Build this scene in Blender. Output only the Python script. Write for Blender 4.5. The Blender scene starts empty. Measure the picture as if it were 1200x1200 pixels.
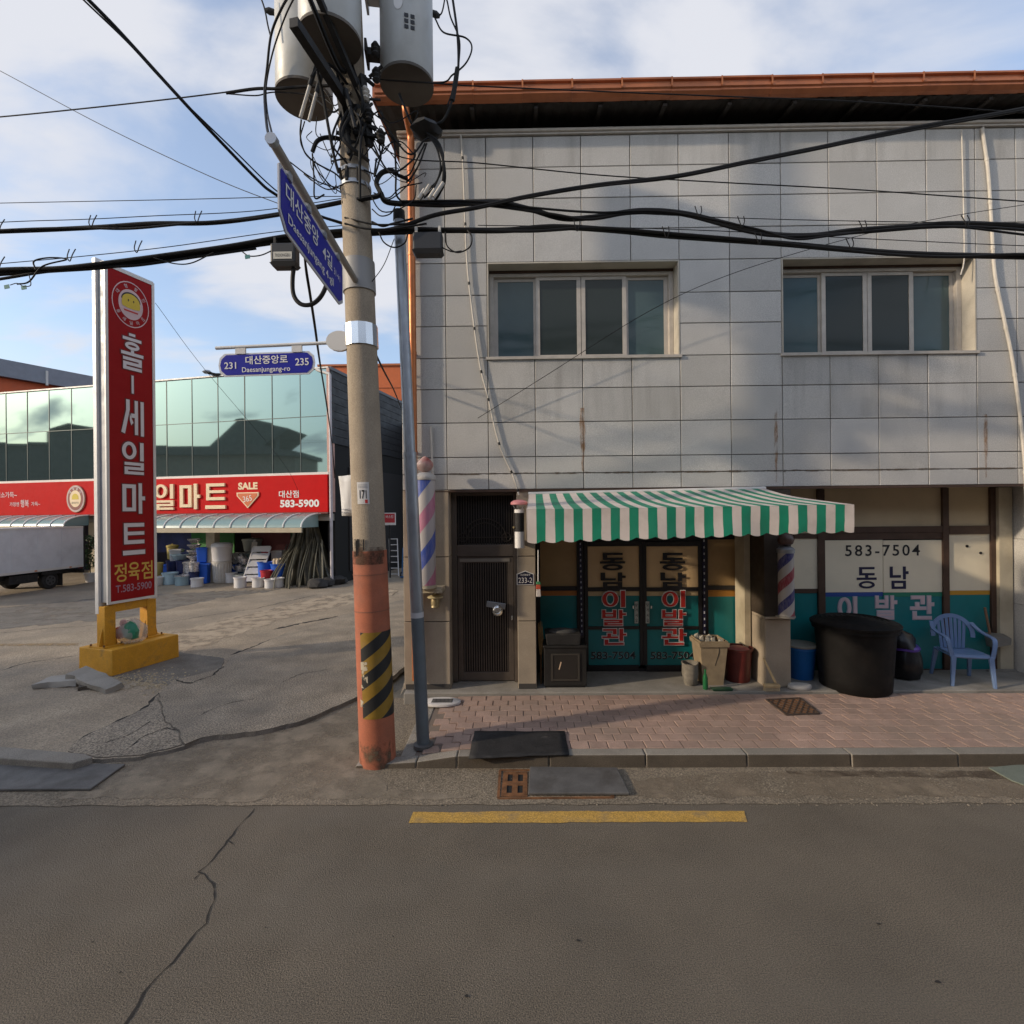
import bpy, bmesh, math, random
from mathutils import Vector, Matrix, noise
random.seed(7)
R = math.radians
scn = bpy.context.scene
COL = scn.collection

# ------------------------------------------------------------------ camera
CAM = Vector((0.0, 0.0, 2.5))
ROLL, YAW = 0.0097, 0.0121
cd = bpy.data.cameras.new('camera'); cam = bpy.data.objects.new('camera', cd); COL.objects.link(cam)
cam.location = CAM
cam.rotation_mode = 'XYZ'
CR = Matrix.Rotation(YAW, 3, 'Z') @ Matrix.Rotation(ROLL, 3, 'Y') @ Matrix.Rotation(R(90), 3, 'X')
cam.rotation_euler = CR.to_euler('XYZ')
cd.sensor_fit = 'HORIZONTAL'; cd.angle = R(90); cd.clip_start = 0.05; cd.clip_end = 1500
scn.camera = cam

# ------------------------------------------------------------------ world, sun, exposure
SUN_AZ = R(18.3)            # heading of the light, from +X towards +Y
SUN_EL = R(18.6)
sun_to = Vector((-math.cos(SUN_AZ)*math.cos(SUN_EL), -math.sin(SUN_AZ)*math.cos(SUN_EL), math.sin(SUN_EL)))
world = bpy.data.worlds.new('World'); scn.world = world; world.use_nodes = True
nt = world.node_tree; nt.nodes.clear()
def wn(t, **k):
    n = nt.nodes.new(t)
    for a, b in k.items(): setattr(n, a, b)
    return n
sky = wn('ShaderNodeTexSky', sky_type='NISHITA', sun_disc=False, sun_elevation=SUN_EL,
         sun_rotation=math.atan2(sun_to.x, sun_to.y), altitude=50, air_density=1.0, dust_density=1.6, ozone_density=1.4)
tc = wn('ShaderNodeTexCoord')
sep = wn('ShaderNodeSeparateXYZ'); nt.links.new(tc.outputs['Generated'], sep.inputs[0])
zc = wn('ShaderNodeMath', operation='MAXIMUM'); nt.links.new(sep.outputs[2], zc.inputs[0]); zc.inputs[1].default_value = 0.0
za = wn('ShaderNodeMath', operation='ADD'); nt.links.new(zc.outputs[0], za.inputs[0]); za.inputs[1].default_value = 0.22
dx = wn('ShaderNodeMath', operation='DIVIDE'); nt.links.new(sep.outputs[0], dx.inputs[0]); nt.links.new(za.outputs[0], dx.inputs[1])
dy = wn('ShaderNodeMath', operation='DIVIDE'); nt.links.new(sep.outputs[1], dy.inputs[0]); nt.links.new(za.outputs[0], dy.inputs[1])
cmb = wn('ShaderNodeCombineXYZ'); nt.links.new(dx.outputs[0], cmb.inputs[0]); nt.links.new(dy.outputs[0], cmb.inputs[1])
mp = wn('ShaderNodeMapping'); nt.links.new(cmb.outputs[0], mp.inputs[0])
mp.inputs['Rotation'].default_value = (0, 0, R(-38)); mp.inputs['Scale'].default_value = (0.9, 1.7, 1); mp.inputs['Location'].default_value = (3.1, 1.7, 0)
n1 = wn('ShaderNodeTexNoise'); nt.links.new(mp.outputs[0], n1.inputs['Vector'])
n1.inputs['Scale'].default_value = 1.7; n1.inputs['Detail'].default_value = 7; n1.inputs['Roughness'].default_value = 0.52; n1.inputs['Distortion'].default_value = 0.35
n2 = wn('ShaderNodeTexNoise'); nt.links.new(mp.outputs[0], n2.inputs['Vector'])
n2.inputs['Scale'].default_value = 0.5; n2.inputs['Detail'].default_value = 2
ad = wn('ShaderNodeMath', operation='MULTIPLY_ADD'); nt.links.new(n2.outputs[0], ad.inputs[0]); ad.inputs[1].default_value = 0.55; nt.links.new(n1.outputs[0], ad.inputs[2])
cr = wn('ShaderNodeMapRange', interpolation_type='SMOOTHSTEP'); nt.links.new(ad.outputs[0], cr.inputs[0])
cr.inputs['From Min'].default_value = 0.69; cr.inputs['From Max'].default_value = 0.92
cr.inputs['To Min'].default_value = 0.22; cr.inputs['To Max'].default_value = 0.97
hzn = wn('ShaderNodeMapRange', interpolation_type='SMOOTHSTEP'); nt.links.new(zc.outputs[0], hzn.inputs[0])     # the cloud veil thickens towards the horizon
hzn.inputs['From Min'].default_value = 0.0; hzn.inputs['From Max'].default_value = 0.42; hzn.inputs['To Min'].default_value = 0.85; hzn.inputs['To Max'].default_value = 0.0
crm = wn('ShaderNodeMath', operation='MAXIMUM'); nt.links.new(cr.outputs[0], crm.inputs[0]); nt.links.new(hzn.outputs[0], crm.inputs[1])
skym = wn('ShaderNodeMix', data_type='RGBA', blend_type='MULTIPLY'); skym.inputs[0].default_value = 1.0
nt.links.new(sky.outputs[0], skym.inputs['A']); skym.inputs['B'].default_value = (1.28, 1.36, 1.45, 1)
mx = wn('ShaderNodeMix', data_type='RGBA'); nt.links.new(crm.outputs[0], mx.inputs[0])
nt.links.new(skym.outputs['Result'], mx.inputs['A']); mx.inputs['B'].default_value = (4.2, 4.28, 4.6, 1)
bg = wn('ShaderNodeBackground'); nt.links.new(mx.outputs['Result'], bg.inputs[0]); bg.inputs[1].default_value = 0.15
wo = wn('ShaderNodeOutputWorld'); nt.links.new(bg.outputs[0], wo.inputs[0])

sd = bpy.data.lights.new('sun', 'SUN'); sd.energy = 2.4; sd.angle = R(1.6); sd.color = (1.0, 0.83, 0.62)
sun = bpy.data.objects.new('sun', sd); COL.objects.link(sun); sun.location = sun_to*60
sun.rotation_euler = (-sun_to).to_track_quat('-Z', 'Y').to_euler()
scn.view_settings.view_transform = 'Standard'; scn.view_settings.look = 'None'
scn.view_settings.gamma = 1; scn.view_settings.use_curve_mapping = False
scn.view_settings.exposure = 0.32

# ------------------------------------------------------------------ helpers: survey of the photograph (1200 px wide, 90 degree lens)
def ray(px, py): return CR @ Vector(((px-600)/600, (600-py)/600, -1.0))
def onY(px, py, Y): r = ray(px, py); return CAM + r*((Y-CAM.y)/r.y)
def onZ(px, py, Z=0.0): r = ray(px, py); return CAM + r*((Z-CAM.z)/r.z)
def FX(px, py=450, Y=6.8): return onY(px, py, Y).x
def FZ(py, px=600, Y=6.8): return onY(px, py, Y).z

# ------------------------------------------------------------------ helpers: materials
MATS = {}
def mat(name, col, rough=0.7, metal=0.0, var=0.0, vscale=3.0, bump=0.0, bscale=60.0, col2=None, rnd=0.0, spec=0.5,
        speck=0.0, sscale=150.0, dirt=None, dscale=1.3, dlo=0.5, dhi=0.75, alpha=None, stretch=None, trans=0.0, coat=0.0, streak=None):
    """one Principled material with world-space noise variation, fine speckle, dirt patches and bump"""
    if name in MATS: return MATS[name]
    m = bpy.data.materials.new(name); m.use_nodes = True
    t = m.node_tree; L = t.links; b = t.nodes['Principled BSDF']
    N = t.nodes.new
    geo = N('ShaderNodeNewGeometry'); vec = geo.outputs['Position']
    if stretch:
        mpn = N('ShaderNodeMapping'); mpn.inputs['Scale'].default_value = stretch; L.new(vec, mpn.inputs[0]); vec = mpn.outputs[0]
    def nz(scale, det=4, ro=0.55):
        n = N('ShaderNodeTexNoise'); L.new(vec, n.inputs['Vector']); n.inputs['Scale'].default_value = scale
        n.inputs['Detail'].default_value = det; n.inputs['Roughness'].default_value = ro; return n.outputs[0]
    def remap(s, a, b_, c, d):
        r = N('ShaderNodeMapRange'); L.new(s, r.inputs[0])
        for i, v in enumerate((a, b_, c, d)): r.inputs[i+1].default_value = v
        return r.outputs[0]
    def mixc(f, A, B, bt='MIX'):
        x = N('ShaderNodeMix'); x.data_type = 'RGBA'; x.blend_type = bt
        for s, v in ((x.inputs[0], f), (x.inputs['A'], A), (x.inputs['B'], B)):
            if hasattr(v, 'links'): L.new(v, s)
            elif isinstance(v, (int, float)): s.default_value = v
            else: s.default_value = (*v[:3], 1)
        return x.outputs['Result']
    c = tuple(col)
    if var or col2:
        f = remap(nz(vscale), 0.3, 0.7, 0, 1)
        A = tuple(max(0, v*(1-var)) for v in col); B = tuple(col2) if col2 else tuple(min(1, v*(1+var)) for v in col)
        c = mixc(f, A, B)
    if speck:
        f = remap(nz(sscale, 2, 0.6), 0.35, 0.65, 1-speck, 1+speck)
        cx = N('ShaderNodeCombineColor'); [L.new(f, cx.inputs[i]) for i in range(3)]
        c = mixc(1.0, c, cx.outputs[0], 'MULTIPLY')
    if rnd:
        oi = N('ShaderNodeObjectInfo'); f = remap(oi.outputs['Random'], 0, 1, 1-rnd, 1+rnd)
        cx = N('ShaderNodeCombineColor'); [L.new(f, cx.inputs[i]) for i in range(3)]
        c = mixc(1.0, c, cx.outputs[0], 'MULTIPLY')
    if dirt:
        f = remap(nz(dscale, 6, 0.62), dlo, dhi, 0, 0.85); c = mixc(f, c, dirt)
    if streak:
        scol, sscl, slo, shi, amt = streak
        ms_ = N('ShaderNodeMapping'); ms_.inputs['Scale'].default_value = sscl; L.new(geo.outputs['Position'], ms_.inputs[0])
        ns = N('ShaderNodeTexNoise'); L.new(ms_.outputs[0], ns.inputs['Vector']); ns.inputs['Scale'].default_value = 1.0; ns.inputs['Detail'].default_value = 4; ns.inputs['Roughness'].default_value = 0.5
        c = mixc(remap(ns.outputs[0], slo, shi, 0, amt), c, scol)
    if hasattr(c, 'links'): L.new(c, b.inputs['Base Color'])
    else: b.inputs['Base Color'].default_value = (*c, 1)
    b.inputs['Metallic'].default_value = metal
    b.inputs['Specular IOR Level'].default_value = spec
    if var or speck:
        L.new(remap(nz(vscale*2.3), 0.3, 0.7, max(0.02, rough-0.1), min(1, rough+0.1)), b.inputs['Roughness'])
    else: b.inputs['Roughness'].default_value = rough
    if coat: b.inputs['Coat Weight'].default_value = coat; b.inputs['Coat Roughness'].default_value = 0.1
    if trans: b.inputs['Transmission Weight'].default_value = trans
    if bump:
        bn = N('ShaderNodeBump'); bn.inputs['Strength'].default_value = min(1, bump); bn.inputs['Distance'].default_value = 0.012
        L.new(nz(bscale, 5, 0.6), bn.inputs['Height']); L.new(bn.outputs[0], b.inputs['Normal'])
    if alpha is not None:
        if isinstance(alpha, tuple): L.new(remap(nz(alpha[2], 5, 0.65), alpha[0], alpha[1], 0, alpha[3] if len(alpha) > 3 else 0.9), b.inputs['Alpha'])
        else: b.inputs['Alpha'].default_value = alpha
    MATS[name] = m; return m

# ------------------------------------------------------------------ helpers: objects
def tag(o, label=None, cat=None, group=None, kind=None):
    if label: o['label'] = label
    if cat: o['category'] = cat
    if group: o['group'] = group
    if kind: o['kind'] = kind
    return o
def thing(name, label, cat, loc=(0, 0, 0), rz=0.0, group=None):
    o = bpy.data.objects.new(name, None); COL.objects.link(o); o.empty_display_size = 0.2
    o.location = loc; o.rotation_euler = (0, 0, rz); tag(o, label, cat, group); return o
def root_of(o):
    while o.parent: o = o.parent
    return o
class MB:
    """mesh collector: v, f (with material slot and smooth flag)"""
    def __init__(s): s.v = []; s.f = []; s.m = []; s.s = []
    def add(s, vs, fs, m=0, smooth=False):
        b = len(s.v); s.v += [Vector(v) for v in vs]
        for f in fs: s.f.append([i+b for i in f]); s.m.append(m); s.s.append(smooth)
        return s
    def box(s, a, b, m=0):
        x0, x1 = sorted((a[0], b[0])); y0, y1 = sorted((a[1], b[1])); z0, z1 = sorted((a[2], b[2]))
        return s.add([(x0,y0,z0),(x1,y0,z0),(x1,y1,z0),(x0,y1,z0),(x0,y0,z1),(x1,y0,z1),(x1,y1,z1),(x0,y1,z1)],
                     [(0,3,2,1),(4,5,6,7),(0,1,5,4),(1,2,6,5),(2,3,7,6),(3,0,4,7)], m)
    def hexa(s, bot, top, m=0):
        n = len(bot)
        return s.add(list(bot)+list(top), [tuple(range(n))[::-1], tuple(range(n, 2*n))]+[(i, (i+1) % n, n+(i+1) % n, n+i) for i in range(n)], m)
    def prism(s, poly, vec, m=0):
        vec = Vector(vec); return s.hexa([Vector(p) for p in poly], [Vector(p)+vec for p in poly], m)
    def obox(s, c, ux, uy, uz, m=0):
        c, ux, uy, uz = map(Vector, (c, ux, uy, uz))
        return s.hexa([c-ux-uy-uz, c+ux-uy-uz, c+ux+uy-uz, c-ux+uy-uz], [c-ux-uy+uz, c+ux-uy+uz, c+ux+uy+uz, c-ux+uy+uz], m)
    def quad(s, a, b, c, d, m=0): return s.add([a, b, c, d], [(0, 1, 2, 3)], m)
    def tube(s, pts, r, n=8, m=0, cap=True):
        pts = [Vector(p) for p in pts]; k = len(pts); rr = r if isinstance(r, (list, tuple)) else [r]*k
        vs = []; fs = []; prev = None
        for i, p in enumerate(pts):
            d = (pts[min(i+1, k-1)]-pts[max(i-1, 0)])
            if d.length < 1e-9: d = Vector((0, 0, 1))
            d.normalize()
            if prev is None:
                a = d.orthogonal().normalized()
            else:
                a = prev - d*prev.dot(d)
                a = a.normalized() if a.length > 1e-6 else d.orthogonal().normalized()
            prev = a; b = d.cross(a)
            for j in range(n):
                t = 2*math.pi*j/n; vs.append(p+(a*math.cos(t)+b*math.sin(t))*rr[i])
        for i in range(k-1):
            for j in range(n): fs.append((i*n+j, i*n+(j+1) % n, (i+1)*n+(j+1) % n, (i+1)*n+j))
        s.add(vs, fs, m, True)
        if cap: s.add(vs[:n], [tuple(range(n))[::-1]], m); s.add(vs[-n:], [tuple(range(n))], m)
        return s
    def lathe(s, c, prof, n=24, m=0, sx=1.0, sy=1.0):
        c = Vector(c); k = len(prof); vs = []
        for r, z in prof:
            for j in range(n):
                t = 2*math.pi*j/n; vs.append(c+Vector((r*sx*math.cos(t), r*sy*math.sin(t), z)))
        fs = [(i*n+j, i*n+(j+1) % n, (i+1)*n+(j+1) % n, (i+1)*n+j) for i in range(k-1) for j in range(n)]
        s.add(vs, fs, m, True)
        if prof[0][0] > 1e-4: s.add(vs[:n], [tuple(range(n))[::-1]], m)
        if prof[-1][0] > 1e-4: s.add(vs[-n:], [tuple(range(n))], m)
        return s
    def build(s, name, mats, parent=None, world=True, bevel=0.0, seg=2, kind=None, label=None, tri=None):
        me = bpy.data.meshes.new(name)
        off = root_of(parent).location if (parent is not None and world) else Vector((0, 0, 0))
        me.from_pydata([tuple(v-off) for v in s.v], [], s.f)
        ms = mats if isinstance(mats, (list, tuple)) else [mats]
        for m in ms: me.materials.append(m)
        for p, mi, sm in zip(me.polygons, s.m, s.s): p.material_index = mi; p.use_smooth = sm
        if any(s.s):
            bm = bmesh.new(); bm.from_mesh(me); bmesh.ops.remove_doubles(bm, verts=bm.verts, dist=1e-5); bm.to_mesh(me); bm.free()
            me.set_sharp_from_angle(angle=R(42))
        me.update()
        o = bpy.data.objects.new(name, me); COL.objects.link(o)
        if parent is not None: o.parent = parent
        if bevel:
            md = o.modifiers.new('bevel', 'BEVEL'); md.width = bevel; md.segments = seg; md.limit_method = 'ANGLE'; md.angle_limit = R(40)
        if kind: o['kind'] = kind
        if label: o['label'] = label
        return o
def spline(pts, n=8):
    """Catmull-Rom through the points"""
    P = [Vector(p) for p in pts]
    if len(P) < 3: return [P[0].lerp(P[-1], i/n) for i in range(n+1)]
    P = [P[0]*2-P[1]]+P+[P[-1]*2-P[-2]]; out = []
    for i in range(1, len(P)-2):
        a, b, c, d = P[i-1:i+3]
        for j in range(n):
            t = j/n
            out.append(0.5*((2*b)+(c-a)*t+(2*a-5*b+4*c-d)*t*t+(3*b-a-3*c+d)*t**3))
    out.append(P[-2]); return out
def copy_tree(o, parent=None):
    c = o.copy(); COL.objects.link(c)
    if parent is not None: c.parent = parent
    for ch in list(o.children): copy_tree(ch, c)
    return c

# ------------------------------------------------------------------ helpers: lettering
_tc = {}
def glyphs(s, off=0.0, sp=1.0):
    k = (s, off, sp)
    if k not in _tc:
        cu = bpy.data.curves.new('t', 'FONT'); cu.body = s; cu.size = 1; cu.offset = off; cu.resolution_u = 3; cu.space_character = sp
        o = bpy.data.objects.new('t', cu); COL.objects.link(o)
        dg = bpy.context.evaluated_depsgraph_get(); me = bpy.data.meshes.new_from_object(o.evaluated_get(dg))
        vs = [v.co.copy() for v in me.vertices]; fs = [tuple(p.vertices) for p in me.polygons]
        bpy.data.objects.remove(o); bpy.data.curves.remove(cu); bpy.data.meshes.remove(me)
        x0 = min(v.x for v in vs); x1 = max(v.x for v in vs); y0 = min(v.y for v in vs); y1 = max(v.y for v in vs)
        vs = [((v.x-x0)/(x1-x0)-0.5, (v.y-y0)/(y1-y0)-0.5) for v in vs]
        _tc[k] = (vs, fs)
    return _tc[k]
def put_text(mb, s, c, ux, uy, w, h, off=0.0, m=0, sp=1.0, lift=0.002):
    """flat lettering centred on c, w x h metres, right = ux, up = uy"""
    vs, fs = glyphs(s, off, sp); c, ux, uy = Vector(c), Vector(ux).normalized(), Vector(uy).normalized(); nrm = ux.cross(uy)
    mb.add([c+ux*(x*w)+uy*(y*h)+nrm*lift for x, y in vs], fs, m); return mb
def ringp(cx, cy, rx, ry, t):
    n = 28; o = [(cx+rx*math.cos(2*math.pi*i/n), cy+ry*math.sin(2*math.pi*i/n)) for i in range(n)]
    q = [(cx+(rx-t)*math.cos(2*math.pi*i/n), cy+(ry-t*0.62)*math.sin(2*math.pi*i/n)) for i in range(n)]
    return [[o[i], o[(i+1) % n], q[(i+1) % n], q[i]] for i in range(n)]
def rc(x0, y0, x1, y1): return [[(x0, y0), (x1, y0), (x1, y1), (x0, y1)]]
def rr_(x0, y0, x1, y1, t, ty): return rc(x0, y0, x1, y0+ty)+rc(x0, y1-ty, x1, y1)+rc(x0, y0+ty, x0+t, y1-ty)+rc(x1-t, y0+ty, x1, y1-ty)
def riul(x0, x1, y1, th): # three bars and the two links, height y1
    g = (y1-3*th)/2; t = 0.15
    return rc(x0, 0, x1, th)+rc(x0, th+g, x1, 2*th+g)+rc(x0, 2*th+2*g, x1, y1)+rc(x1-t, 2*th+g, x1, 2*th+2*g)+rc(x0, th, x0+t, th+g)
HAN = {
 '홀': rc(.36,.93,.64,1)+rc(.08,.80,.92,.88)+ringp(.5,.66,.32,.11,.13)+rc(.43,.48,.57,.545)+rc(0,.395,1,.48)+riul(.08,.92,.34,.085),
 '세': [[(.20,1),(.36,1),(.36,.72),(.14,.02),(-.02,.06),(.20,.70)]]+[[(.36,.62),(.36,.42),(.42,.28),(.52,.36)]]+rc(.42,.50,.58,.62)+rc(.58,.02,.73,1)+rc(.85,0,1,1),
 '일': ringp(.32,.73,.32,.27,.16)+rc(.80,.43,.97,1)+riul(.1,.97,.37,.09),
 '마': rr_(0,.08,.6,.95,.17,.12)+rc(.72,0,.88,1)+rc(.88,.44,1.02,.57),
 '트': rc(.05,.88,.97,1)+rc(.05,.62,.97,.73)+rc(.05,.34,.97,.46)+rc(.05,.46,.21,.62)+rc(.05,.73,.21,.88)+rc(0,0,1,.14),
 '동': rc(.12,.89,.9,1)+rc(.12,.72,.28,.89)+rc(.12,.61,.9,.72)+rc(.42,.51,.58,.61)+rc(0,.40,1,.51)+ringp(.5,.175,.4,.175,.15),
 '남': rc(.03,.62,.2,1)+rc(.03,.5,.62,.62)+rc(.72,.42,.88,1)+rc(.88,.66,1.02,.79)+rr_(.12,0,.88,.37,.16,.11),
 '이': ringp(.34,.5,.34,.46,.17)+rc(.8,0,.98,1),
 '발': rc(0,.60,.14,1)+rc(.46,.60,.6,1)+rc(0,.49,.6,.60)+rc(.14,.73,.46,.82)+rc(.72,.44,.87,1)+rc(.87,.67,1.02,.79)+riul(.08,.87,.37,.09),
 '관': rc(.04,.88,.62,1)+rc(.46,.66,.62,.88)+rc(.22,.53,.38,.72)+rc(0,.42,.68,.53)+rc(.74,.24,.9,1)+rc(.9,.58,1.03,.7)+rc(.1,.12,.26,.33)+rc(.1,0,.92,.12),
 '-': rc(.38,0,.62,1),
}
def put_han(mb, ch, c, ux, uy, w, h, m=0, grow=0.0, thick=0.0, lift=0.002):
    """block lettering as convex strokes; each stroke a hair prouder than the last so that none share a plane"""
    c, ux, uy = Vector(c), Vector(ux).normalized(), Vector(uy).normalized(); nrm = ux.cross(uy)
    for i, q in enumerate(HAN[ch]):
        cx = sum(p[0] for p in q)/len(q); cy = sum(p[1] for p in q)/len(q); pts = []
        for x, y in q:
            X = (x-0.5)*w; Y = (y-0.5)*h
            if grow: X += math.copysign(grow, x-cx) if abs(x-cx) > 1e-6 else 0; Y += math.copysign(grow, y-cy) if abs(y-cy) > 1e-6 else 0
            pts.append(c+ux*X+uy*Y+nrm*(lift+0.00012*i))
        if thick: mb.prism(pts, nrm*thick, m)
        else: mb.add(pts, [tuple(range(len(pts)))], m)
    return mb

# ------------------------------------------------------------------ materials
M_asph = mat('asphalt', (.135,.111,.082), .9, var=.16, vscale=1.3, bump=.9, bscale=110, speck=.62, sscale=140, dirt=(.094,.082,.067), dscale=.45, dlo=.52, dhi=.85, streak=((.165,.142,.112), (.16,1.1,1), .42, .72, .55))
M_gutter = mat('exposed_aggregate', (.215,.175,.125), .92, var=.3, vscale=.9, bump=.8, bscale=75, speck=.5, sscale=75, dirt=(.08,.06,.045), dscale=.9, dlo=.5, dhi=.8)
M_lot = mat('worn_lot', (.34,.285,.215), .92, var=.22, vscale=.9, bump=.9, bscale=60, speck=.4, sscale=110, dirt=(.22,.19,.155), dscale=.5, dlo=.45, dhi=.7)
M_lot2 = mat('broken_edge', (.13,.11,.088), .95, bump=1, bscale=50, var=.3, speck=.4)
M_ground = mat('earth', (.13,.12,.10), .95, var=.2, bump=.5)
M_conc = mat('concrete', (.27,.25,.22), .9, var=.18, vscale=2, bump=.4, bscale=80, speck=.15, dirt=(.12,.105,.09), dscale=1.6, dlo=.5, dhi=.8)
M_kerb = mat('kerb_granite', (.25,.225,.19), .85, var=.12, vscale=2.5, bump=.4, bscale=90, speck=.3, rnd=.1, dirt=(.15,.12,.09), dscale=1.8, dlo=.5, dhi=.85)
M_soil = mat('kerb_soiled', (.085,.068,.05), .95, var=.25, vscale=3, speck=.25)
M_paver = mat('red_paver', (.36,.245,.195), .9, var=.14, vscale=5, bump=.35, bscale=90, speck=.2, rnd=.13, dirt=(.245,.19,.15), dscale=1.0, dlo=.47, dhi=.78)
M_sand = mat('joint_sand', (.16,.125,.10), .95, bump=.4)
M_tile = mat('granite_tile', (.49,.475,.45), .6, var=.07, vscale=2.2, speck=.22, sscale=110, rnd=.11, bump=.1, bscale=200, dirt=(.35,.335,.31), dscale=1.1, dlo=.5, dhi=.85)
M_mortar = mat('tile_joint', (.055,.05,.046), .9)
M_stone = mat('reveal_stone', (.48,.44,.37), .75, var=.1, speck=.12, sscale=220, dirt=(.28,.24,.19), dscale=2, dlo=.52, dhi=.8)
M_pier = mat('pier_stone', (.345,.285,.215), .75, var=.1, speck=.16, sscale=220, rnd=.07, dirt=(.22,.19,.15), dscale=1.6, dlo=.5, dhi=.8)
M_copper = mat('copper_paint', (.50,.17,.06), .38, .55, var=.15, vscale=5, dirt=(.30,.10,.05), dscale=4)
M_fascia = mat('orange_gutter', (.43,.145,.06), .42, .35, var=.12, vscale=4, dirt=(.24,.09,.05), dscale=2.5)
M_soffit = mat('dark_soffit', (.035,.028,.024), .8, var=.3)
M_dark = mat('dark_void', (.012,.012,.012), .9)
M_alu = mat('window_aluminium', (.50,.455,.40), .5, .1, var=.1, vscale=8)
M_aluw = mat('pale_frame', (.62,.60,.57), .5, .1, var=.06)
M_brown = mat('brown_frame', (.085,.05,.035), .45, .2, var=.2, vscale=6)
M_black = mat('black_frame', (.016,.014,.015), .45)
M_cream = mat('cream_film', (.56,.45,.29), .55, var=.07, vscale=2.5, dirt=(.42,.34,.22), dscale=1.6, dlo=.55, dhi=.85)
M_white_film = mat('white_film', (.80,.715,.54), .5, var=.05, vscale=2.5, dirt=(.5,.44,.34), dscale=2, dlo=.6, dhi=.9)
M_teal = mat('teal_film', (.008,.18,.19), .4, var=.14, vscale=2.2, dirt=(.012,.11,.13), dscale=2.2, dlo=.52, dhi=.85)
M_navy = mat('navy_print', (.015,.015,.055), .5)
M_red = mat('red_print', (.50,.025,.02), .5, var=.1)
M_pink = mat('faded_print', (.60,.45,.47), .6, var=.1)
M_wht = mat('white_print', (.74,.72,.70), .55)
M_blk = mat('black_print', (.012,.012,.015), .5)
M_steel = mat('galvanised', (.36,.38,.41), .42, .6, var=.12, vscale=6, dirt=(.25,.25,.26), dscale=3)
M_chrome = mat('bright_metal', (.75,.75,.74), .22, .95)
M_door = mat('door_bronze', (.12,.10,.085), .42, .45, var=.12, vscale=5)
M_door2 = mat('door_grille', (.05,.042,.037), .5, .4)
M_brass = mat('aged_brass', (.38,.30,.16), .45, .5, var=.2, vscale=20)
M_pvc = mat('white_conduit', (.56,.52,.46), .6, var=.1, vscale=10)
M_cable = mat('cable_rubber', (.008,.0075,.0075), .6, spec=.25)
M_rust = mat('rust_stain', (.34,.15,.035), .9, alpha=(.36,.62,7.0,.6), stretch=(3, 3, 1.2))
M_dirt = mat('soot_line', (.13,.10,.075), .95, alpha=(.40,.62,7.0))
M_yel = mat('yellow_paint', (.62,.30,.018), .65, var=.12, vscale=5, speck=.15, sscale=120, dirt=(.22,.13,.05), dscale=5, dlo=.56, dhi=.75)
M_yline = mat('road_yellow', (.47,.28,.06), .85, var=.16, vscale=5, speck=.4, sscale=120, dirt=(.17,.13,.085), dscale=5, dlo=.5, dhi=.74)
M_crack = mat('crack_dirt', (.022,.019,.017), .95)
M_rub = mat('black_rubber', (.018,.017,.017), .75, var=.4, vscale=6, bump=.3, bscale=50, dirt=(.10,.09,.08), dscale=5, dlo=.6, dhi=.8)
M_plate = mat('grey_plate', (.115,.11,.105), .7, .1, var=.2, vscale=5, dirt=(.06,.052,.045), dscale=3, speck=.15)
M_rustm = mat('rusty_iron', (.19,.085,.035), .85, .2, var=.4, vscale=14, bump=.5, bscale=90)
def glass(name, col, rough=.06, sp=.5, var=.08): return mat(name, col, rough, spec=sp, var=var, vscale=1.3)
M_gteal = mat('curtained_glass', (.060,.100,.106), .12, spec=.35, coat=.15, var=.1, vscale=2)
M_gdark = mat('screened_glass', (.024,.034,.032), .14, spec=.35)

# ------------------------------------------------------------------ ground
def sheet(name, poly, z, m, kind='structure'):
    mb = MB(); mb.add([(p[0], p[1], z) for p in poly], [tuple(range(len(poly)))]); o = mb.build(name, m); tag(o, kind=kind); return o
sheet('ground', [(-400,-400),(400,-400),(400,400),(-400,400)], -.05, M_ground)
ROADF = 4.38
sheet('road', [(-120,-4.2),(120,-4.2),(120,ROADF),(-120,ROADF)], 0.0, M_asph)
# gutter apron: ragged front edge
mb = MB(); xs = [-30+i*.06 for i in range(0, 1000)]
fr = [(x, ROADF-.012+.022*noise.noise((x*3.1, 0, 0))+.012*noise.noise((x*13, 4, 0)), .005) for x in xs]
bk = [(x, 6.9, .005) for x in xs]
mb.add(fr+bk, [(i, i+1, len(xs)+i+1, len(xs)+i) for i in range(len(xs)-1)])
tag(mb.build('gutter', M_gutter), kind='structure')
sheet('far_verge', [(-120,-30),(120,-30),(120,-4.2),(-120,-4.2)], 0.02, M_conc)

# the lot: dusty concrete, with an old grey asphalt layer broken along its edges
M_lot = mat('lot_concrete', (.31,.25,.18), .92, var=.22, vscale=1.1, bump=.9, bscale=40, speck=.4, sscale=70, dirt=(.20,.17,.135), dscale=.42, dlo=.44, dhi=.72)
M_rough = mat('old_asphalt', (.27,.225,.17), .95, var=.25, vscale=1.8, bump=1, bscale=38, speck=.65, sscale=60, dirt=(.17,.15,.125), dscale=.8, dlo=.46, dhi=.75)
def ragged(P_, amp=.045, step=.05):
    out = []
    for a, b in zip(P_, P_[1:]):
        k = max(2, int((b-a).length/step))
        for j in range(k):
            p = a.lerp(b, j/k); out.append(p+Vector((.6*amp*noise.noise(p*4.1), amp*noise.noise(p*5.3+Vector((9,0,0)))+.45*amp*noise.noise(p*17)+.25*amp*noise.noise(p*41), 0)))
    out.append(P_[-1]); return out
LZ = .035
edge_px = [(-260,905),(-60,888),(20,880),(85,884),(120,889),(165,886),(196,879),(216,874),(235,866),(262,862),(300,857),(322,853),(348,847),(372,838),(392,829),(408,822),(424,815),(440,806),(462,792),(480,778)]
rag = ragged([onZ(x, y, LZ) for x, y in edge_px])
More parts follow.
